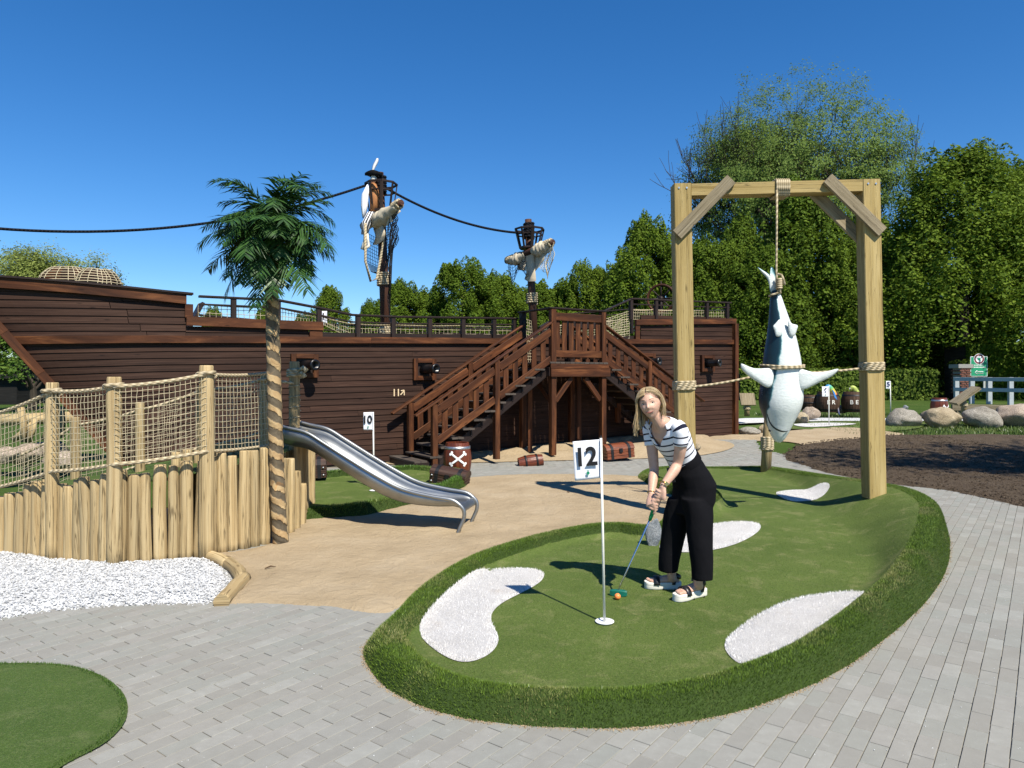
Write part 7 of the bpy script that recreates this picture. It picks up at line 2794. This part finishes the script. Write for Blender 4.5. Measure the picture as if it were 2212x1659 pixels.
for k, (x0, y0, x1, y1, Y) in enumerate([(45, 880, 52, 955, 12.5), (60, 955, 75, 905, 13), (95, 950, 108, 908, 13), (30, 950, 70, 915, 13), (130, 945, 132, 880, 12)]):
    mb = MB(); a, b = P(x0, y0, Y), P(x1, y1, Y); mb.tube([a, a.lerp(b, .5) + Vector((.02, 0, 0)), b], [.06, .055, .05], 10)
    o = mb.build('timber_prop', M['log'], origin=a); tag(o, ['upright log prop left of the near post behind the net', 'leaning log prop behind the net by the stone heap', 'second leaning log prop behind the net', 'slanting log crossing the other props behind the net', 'single log standing right of the near post'][k], 'log', 'log props behind the net')
mb = MB(); a, b = P(-20, 908, 13.2), P(190, 900, 13.6); mb.tube([a, b], .11, 12); o = mb.build('timber_rail', M['log'], origin=a); tag(o, 'horizontal log rail seen through the net on the lawn', 'log')
# twigs and a leaf on the sand
M['twig'] = m_plain('dry twig', (.08, .05, .03), .9, .1)
for k, (px, py, L, a, lb) in enumerate([(572, 1228, .09, .5, 'curled dry leaf on the sand by the log edging'), (1030, 1085, .05, 1.2, 'small twig on the sand right of the slide'), (1230, 1065, .06, 2.2, 'small twig on the sand under the frame shadow')]):
    q = G(px, py, .03)
    mb = MB(); d = Vector((math.cos(a), math.sin(a), 0)); mb.tube([q, q + d * L * .5 + Vector((0, .01, .012)), q + d * L + Vector((0, 0, .004))], [.004, .007, .002], 6)
    tag(mb.build('twig', M['twig'], origin=q), lb, 'twig', 'twigs on the sand')
# ================================================================== trees
def m_foliage(name, c1, c2, c3, trans=.22, rough=.5):
    t = NT(name)
    r = t.n('NewGeometry').outputs['Random Per Island']
    oi = t.n('ObjectInfo')
    c = t.ramp(r, [(0, c1), (.55, c2), (1, c3)])
    c = t.mix(1.0, c, t.ramp(oi.outputs['Random'], [(0, (.85, .88, .85)), (1, (1.15, 1.1, 1.1))]), 'MULTIPLY')
    t.col(c).set(.75, .15)
    tr = t.n('BsdfTranslucent')
    t.l(t.mix(.6, c, tuple(min(1, x * 1.6) for x in c3)), tr.inputs[0])
    mx = t.n('MixShader'); mx.inputs[0].default_value = trans
    t.l(t.b.outputs[0], mx.inputs[1]); t.l(tr.outputs[0], mx.inputs[2])
    t.l(mx.outputs[0], t.out.inputs[0])
    return t.m
M['hornbeam'] = m_foliage('hornbeam leaves', (.045, .08, .007), (.082, .135, .010), (.125, .185, .016))
M['ash'] = m_foliage('ash leaves', (.04, .085, .014), (.08, .14, .022), (.13, .20, .035), .3)
M['ash_pale'] = m_foliage('light ash leaves', (.06, .105, .022), (.10, .16, .032), (.15, .215, .048), .3)
M['willow'] = m_foliage('pale loose leaves', (.12, .16, .035), (.18, .225, .055), (.24, .29, .08), .3)
M['hedge'] = m_foliage('hedge leaves', (.04, .07, .008), (.085, .13, .015), (.13, .18, .025), .15)
M['bark'] = m_wood('bark', (.022, .017, .012), (.05, .04, .03), (.085, .07, .055), .9, 1, 14, .4, False, .6)

def leaf_quads(pos, nrm, size):
    n = len(pos)
    nrm = nrm + rng.normal(0, .42, nrm.shape)
    nrm /= np.linalg.norm(nrm, axis=1)[:, None] + 1e-9
    a = np.cross(nrm, rng.normal(size=nrm.shape)); a /= np.linalg.norm(a, axis=1)[:, None] + 1e-9
    b = np.cross(nrm, a)
    s = (size * rng.uniform(.6, 1.35, n))[:, None]
    V = np.empty((n, 4, 3))
    V[:, 0] = pos - a * s; V[:, 1] = pos + b * s * .55; V[:, 2] = pos + a * s; V[:, 3] = pos - b * s * .55
    return V.reshape(-1, 3), np.arange(n * 4).reshape(-1, 4)
def plumes_mesh(name, base, dirs, lens, rads, per, size):
    k = len(base)
    tot = k * per
    t = rng.beta(1.3, 1.5, tot); a = rng.uniform(0, 6.283, tot)
    idx = np.repeat(np.arange(k), per)
    d = dirs[idx]; s = np.cross(d, np.tile([.31, .77, .2], (tot, 1))); s /= np.linalg.norm(s, axis=1)[:, None]
    u = np.cross(s, d)
    prof = np.sin(np.pi * np.clip(t, .02, .98) ** .75) ** .8
    rr = rads[idx] * prof * np.sqrt(rng.uniform(.35, 1.0, tot)) * rng.uniform(.85, 1.1, tot)
    rad = s * np.cos(a)[:, None] + u * np.sin(a)[:, None]
    pos = base[idx] + d * (t * lens[idx])[:, None] + rad * rr[:, None]
    nrm = rad * .8 + d * .35 + np.array([0, 0, .35])
    V, F = leaf_quads(pos, nrm, size)
    return raw_mesh(name, V, F)
def hornbeam_mesh(name, Hh, Rr, nplume, per, size, low=.04, pointed=1.0, seed=0):
    base, dirs, lens, rads = [], [], [], []
    # a handful of leaders give an uneven, many topped outline
    leaders = [(random.uniform(0, .32) * Rr, random.uniform(0, 6.283), random.uniform(.72, 1.0)) for _ in range(5)]
    leaders[0] = (0.0, 0.0, 1.0)
    for k in range(nplume):
        h = random.random() ** .85
        if k < 18:
            lr, la, lh = leaders[k % 5]
            h = lerp(.5, .96, (k // 5) / 3.6) * lh
            r = lr + random.uniform(0, .12) * Rr * (1 - h)
            a = la + random.uniform(-.5, .5)
        else:
            env = Rr * (min(1.0, h / .18 + .55) * (1 - max(0, h - .12) / .88) ** (.62 * pointed) + .03)
            env *= 1 + .14 * math.sin(3 * random.random() * 6.28)
            r = env * random.uniform(.55, .93) ** .8
            a = random.uniform(0, 6.283)
        L = Hh * random.uniform(.10, .19) * (1.15 - .4 * h)
        z = Hh * lerp(low, .86, h)
        o = random.uniform(.25, .75) * (1 - .55 * h)
        d = Vector((math.cos(a) * o, math.sin(a) * o, 1)).normalized()
        base.append((r * math.cos(a), r * math.sin(a), z)); dirs.append(tuple(d)); lens.append(L); rads.append(L * random.uniform(.28, .42))
    return plumes_mesh(name, np.array(base), np.array(dirs), np.array(lens), np.array(rads), per, size)
random.seed(31)
crownA = hornbeam_mesh('crown', 12, 4.3, 230, 240, .092)
crownB = hornbeam_mesh('crown', 12, 4.0, 210, 240, .092, pointed=1.25)
crownC = hornbeam_mesh('crown', 12, 4.8, 240, 240, .092, pointed=.75)
crownD = hornbeam_mesh('crown', 16, 5.6, 420, 230, .092, low=.03, pointed=.95)
for c_ in (crownA, crownB, crownC, crownD): c_.materials.append(M['hornbeam'])
def trunk_mesh(h, r):
    mb = MB(); mb.tube([(0, 0, 0), (0.05, 0, h * .4), (0, .05, h)], [r, r * .8, r * .25], 10)
    o = mb.build('trunk', M['bark']); me = o.data; bpy.data.objects.remove(o); return me
tr12 = trunk_mesh(9, .3)
GRP = 'dense green trees in a row behind the course'
def tree(label, px, py_top, Y, hw_px, crown, ref_h, ref_r, rz, group=GRP, base_dy=0):
    t_ = P(px, py_top, Y)
    z0 = terr(Y)
    h = t_.z - z0
    w = hw_px * 1.3 * K * Y / FPX
    e = thing('broadleaf_tree', label, 'tree', (t_.x, Y, z0), rz, group)
    c = bpy.data.objects.new('crown', crown); link(c, e)
    c.scale = (w / ref_r, w / ref_r, h / ref_h)
    k = bpy.data.objects.new('trunk', tr12); link(k, e)
    k.scale = (h / 12, h / 12, h / 12)
    return e
tree('small pointed tree left of the taller mast', 714, 610, 62, 62, crownB, 12, 4.0, .4)
tree('low tree standing just left of the pointed one', 655, 668, 64, 40, crownA, 12, 4.3, 1.4)
tree('tree right behind the taller mast', 868, 596, 60, 85, crownA, 12, 4.3, 2.2)
tree('many topped tree midway between the two masts', 1000, 547, 58, 95, crownC, 12, 4.8, .9)
tree('tree just left of the shorter mast', 1078, 578, 60, 75, crownA, 12, 4.3, 3.7)
tree('low tree behind the shorter mast', 1165, 598, 61, 80, crownB, 12, 4.0, 5.0)
tree('tree above the stair landing', 1268, 556, 60, 80, crownC, 12, 4.8, 4.2)
tree('tall tree left of the timber frame', 1398, 450, 56, 100, crownA, 12, 4.3, 1.8)
tree('tree seen through the left half of the timber frame', 1545, 498, 54, 105, crownC, 12, 4.8, 2.9)
tree('tree behind the tail of the shark', 1648, 520, 51, 105, crownA, 12, 4.3, .2)
tree('tallest pointed tree behind the middle of the timber frame', 1735, 372, 53, 130, crownB, 12, 4.0, 1.1)
tree('tree left of the right frame post', 1835, 520, 50, 95, crownC, 12, 4.8, 5.6)
tree('huge dense tree right of the timber frame', 2080, 296, 47, 190, crownD, 16, 5.6, .6)
tree('dense tree cut off by the right edge of the picture', 2230, 328, 49, 150, crownD, 16, 5.6, 3.9)
tree('dense tree between frame post and the huge right tree', 1960, 470, 52, 90, crownA, 12, 4.3, 2.0)
tree('far treetop above the half deck rail', 575, 648, 66, 45, crownB, 12, 4.0, 2.7)
tree('low treetop above the bow end of the rail', 460, 655, 66, 40, crownA, 12, 4.3, .5)
for (px, py, Y, hw, cr, rh, rr, a, lb) in [(932, 612, 62, 70, crownA, 12, 4.3, 1.0, 'low tree filling the gap left of the many topped tree'), (1045, 600, 63, 70, crownB, 12, 4.0, 2.0, 'low tree right of the many topped tree'),
    (1122, 606, 63, 75, crownC, 12, 4.8, 3.0, 'rounded low tree between the shorter mast and its neighbour'), (1218, 602, 62, 75, crownA, 12, 4.3, 4.0, 'rounded low tree above the left end of the landing'), (1325, 565, 60, 80, crownC, 12, 4.8, 5.0, 'tree between landing and the tall tree left of the frame'),
    (1468, 515, 57, 90, crownC, 12, 4.8, 1.5, 'tree directly behind the left frame post'), (800, 640, 63, 45, crownA, 12, 4.3, 2.5, 'low tree just left of the taller mast'), (1600, 455, 57, 90, crownB, 12, 4.0, 3.3, 'tree left of the hanging rope'), (1880, 440, 56, 90, crownA, 12, 4.3, 4.4, 'tree rising behind the right frame post')]:
    tree(lb, px, py, Y, hw, cr, rh, rr, a)
# ---- open crowned trees with visible branches
def grow(mb, p, d, L, r, depth, tips, spread, up=.25):
    n = 3
    pts = [p]
    q = p.copy(); dd = d.copy()
    for i in range(n):
        dd = (dd + Vector((random.gauss(0, .12), random.gauss(0, .12), random.gauss(up * .25, .08)))).normalized()
        q = q + dd * (L / n)
        pts.append(q.copy())
    mb.tube(pts, [r, r * .9, r * .78, r * .62], 6 if r > .06 else 4, caps=False)
    if depth == 0:
        tips.append((q, dd)); return
    if depth <= 2: tips.append((pts[2], dd))
    for k in range(3 if depth > 1 else random.choice((2, 3, 4))):
        a = random.uniform(0, 6.283); _, s, t = frame(dd)
        nd = (dd + (s * math.cos(a) + t * math.sin(a)) * random.uniform(.45, .85) * spread + Vector((0, 0, up * .4))).normalized()
        grow(mb, pts[-1] if k < 2 else pts[2], nd, L * random.uniform(.68, .86), r * .62, depth - 1, tips, spread, up)
DOME = None
def open_tree(label, loc, trunk_h, L, r, depth, mat, per, size, spread, seed, group, up=.25, scatter=.5, limbs=5, cat='tree', squash=None):
    random.seed(seed)
    e = thing('broadleaf_tree', label, cat, loc, group=group)
    mb = MB(); tips = []
    mb.tube([(0, 0, 0), (.1, 0, trunk_h * .5), (0, 0, trunk_h)], [r, r * .85, r * .75], 10, caps=False)
    for k in range(limbs):
        a = 6.283 * k / limbs + random.uniform(-.3, .3)
        o = (random.uniform(.35, .9) if limbs < 8 else (.2, .55, .95)[k % 3] + random.uniform(-.08, .08)) * spread
        grow(mb, Vector((0, 0, trunk_h * random.uniform(.75, 1))), Vector((math.cos(a) * o, math.sin(a) * o, 1)).normalized(), L, r * .55, depth, tips, spread, up)
    mb.build('trunk', M['bark'], e)
    pos = np.array([tuple(p) for p, d in tips]); dr = np.array([tuple(d) for p, d in tips])
    idx = np.repeat(np.arange(len(pos)), per)
    pp = pos[idx] + rng.normal(0, scatter, (len(idx), 3)) * np.array([1, 1, .7])
    nn = dr[idx] + np.array([0, 0, .5])
    if squash:
        # rounded outline: keep the twigs inside a dome and fill its skin with leaf sprays
        cz, rx, rz_, nc, pc = squash
        ins = (pp[:, 0] / rx) ** 2 + (pp[:, 1] / rx) ** 2 + ((pp[:, 2] - cz) / rz_) ** 2 < 1.0
        pp, nn = pp[ins], nn[ins]
        dv = rng.normal(size=(nc, 3)); dv[:, 2] = np.abs(dv[:, 2]) - .35; dv /= np.linalg.norm(dv, axis=1)[:, None]
        cc_ = dv * rng.uniform(.55, .97, nc)[:, None] ** .6 * np.array([rx, rx, rz_]) + np.array([0, 0, cz])
        cc_ *= 1 + rng.normal(0, .03, (nc, 1))
        ix_ = np.repeat(np.arange(nc), pc)
        sp_ = cc_[ix_] + rng.normal(0, 1, (nc * pc, 3)) * np.array([.62, .62, .42]) * rng.uniform(.5, 1.15, nc)[ix_][:, None]
        pp = np.concatenate([pp, sp_]); nn = np.concatenate([nn, dv[ix_] + np.array([0, 0, .6])])
    V, F = leaf_quads(pp, nn, size)
    mesh_obj('crown', raw_mesh('crown', V, F), mat, e)
    return e
Yb = 66
t_ = P(1690, 860, Yb)
open_tree('very tall ash tree with open crown and visible branches towering behind the frame', (t_.x + .9, Yb, terr(40)), 5.0, 6.6, .55, 5, M['ash_pale'], 26, .115, .9, 78, 'open crowned trees', .30, .6, 9, squash=(17.3, 13.8, 11.7, 700, 100)).scale = (.80, .80, 1.0)
t_ = P(95, 860, 46)
open_tree('pale green loose tree showing above the bow of the ship', (t_.x - 1.0, 46, .28), 3, 4.4, .35, 4, M['willow'], 110, .12, .85, 12, 'open crowned trees', .22, .6, 5).scale = (.6, .6, .6)
t_ = P(70, 890, 30)
open_tree('broadleaf tree with dark trunk under the bow at left', (t_.x, 30, .28), 1.8, 1.9, .28, 4, M['ash'], 26, .12, .95, 15, 'open crowned trees', .2, .4, 5).scale = (.62, .62, .55)
open_tree('tree out of view at right whose shadow falls on the soil', (14.4, 6.4, 0), 4.6, 2.3, .22, 4, M['ash'], 18, .10, 1.0, 19, 'trees out of view', .12, .3, 6)
# ---- hedges
def hedge(label, x0, x1, Y, h, d, mat, n, size, z0=None, group='hedges'):
    e = thing('hedge', label, 'hedge', ((x0 + x1) / 2, Y, terr(Y)), group=group)
    z0 = terr(Y)
    x = rng.uniform(x0, x1, n); f = rng.random(n)
    top = f < .35
    y = np.where(top, rng.uniform(Y, Y + d, n), Y + rng.normal(0, .08, n)); z = np.where(top, z0 + h + rng.normal(0, .07, n), z0 + rng.uniform(0, h, n))
    nr = np.where(top[:, None], np.array([0, 0, 1.0]), np.array([0, -1.0, .3]))
    pos = np.stack([x, y, z], 1)
    V, F = leaf_quads(pos - np.array([(x0 + x1) / 2, Y, z0]), nr, size)
    mesh_obj('leaves', raw_mesh('leaves', V, F), mat, e)
    mb = MB(); mb.box((x0 - (x0 + x1) / 2, .15, 0), (x1 - (x0 + x1) / 2, d - .1, h - .1)); mb.build('inner_twigs', M['bark'], e)
pxx = lambda px, Y: P(px, 0, Y).x
hedge('clipped hedge behind the flags and barrels', pxx(1600, 43), pxx(2025, 43), 43, P(0, 800, 43).z - .28, 2.5, M['hedge'], 16000, .12)
hedge('bright green bush between pillar and green sign', pxx(2081, 42), pxx(2100, 42), 42, P(0, 785, 42).z - .28, 1.5, M['hedge'], 3500, .11)
hedge('tall leafy hedge behind the white fence', pxx(2090, 45), pxx(2330, 45), 45, P(0, 745, 45).z - .28, 2.5, M['hornbeam'], 15000, .14)
hedge('distant low hedge on the lawn left of the ship', pxx(-60, 50), pxx(140, 50), 50, 2.6, 2.0, M['hornbeam'], 8000, .14)
hedge('dark undergrowth below the trees behind the ship', pxx(560, 66), pxx(1620, 60), 66, 5.5, 3.0, M['hornbeam'], 20000, .2)
hedge('dark undergrowth below the trees behind the frame', pxx(1560, 50), pxx(2330, 50), 56, 7.5, 3.0, M['hornbeam'], 20000, .2)
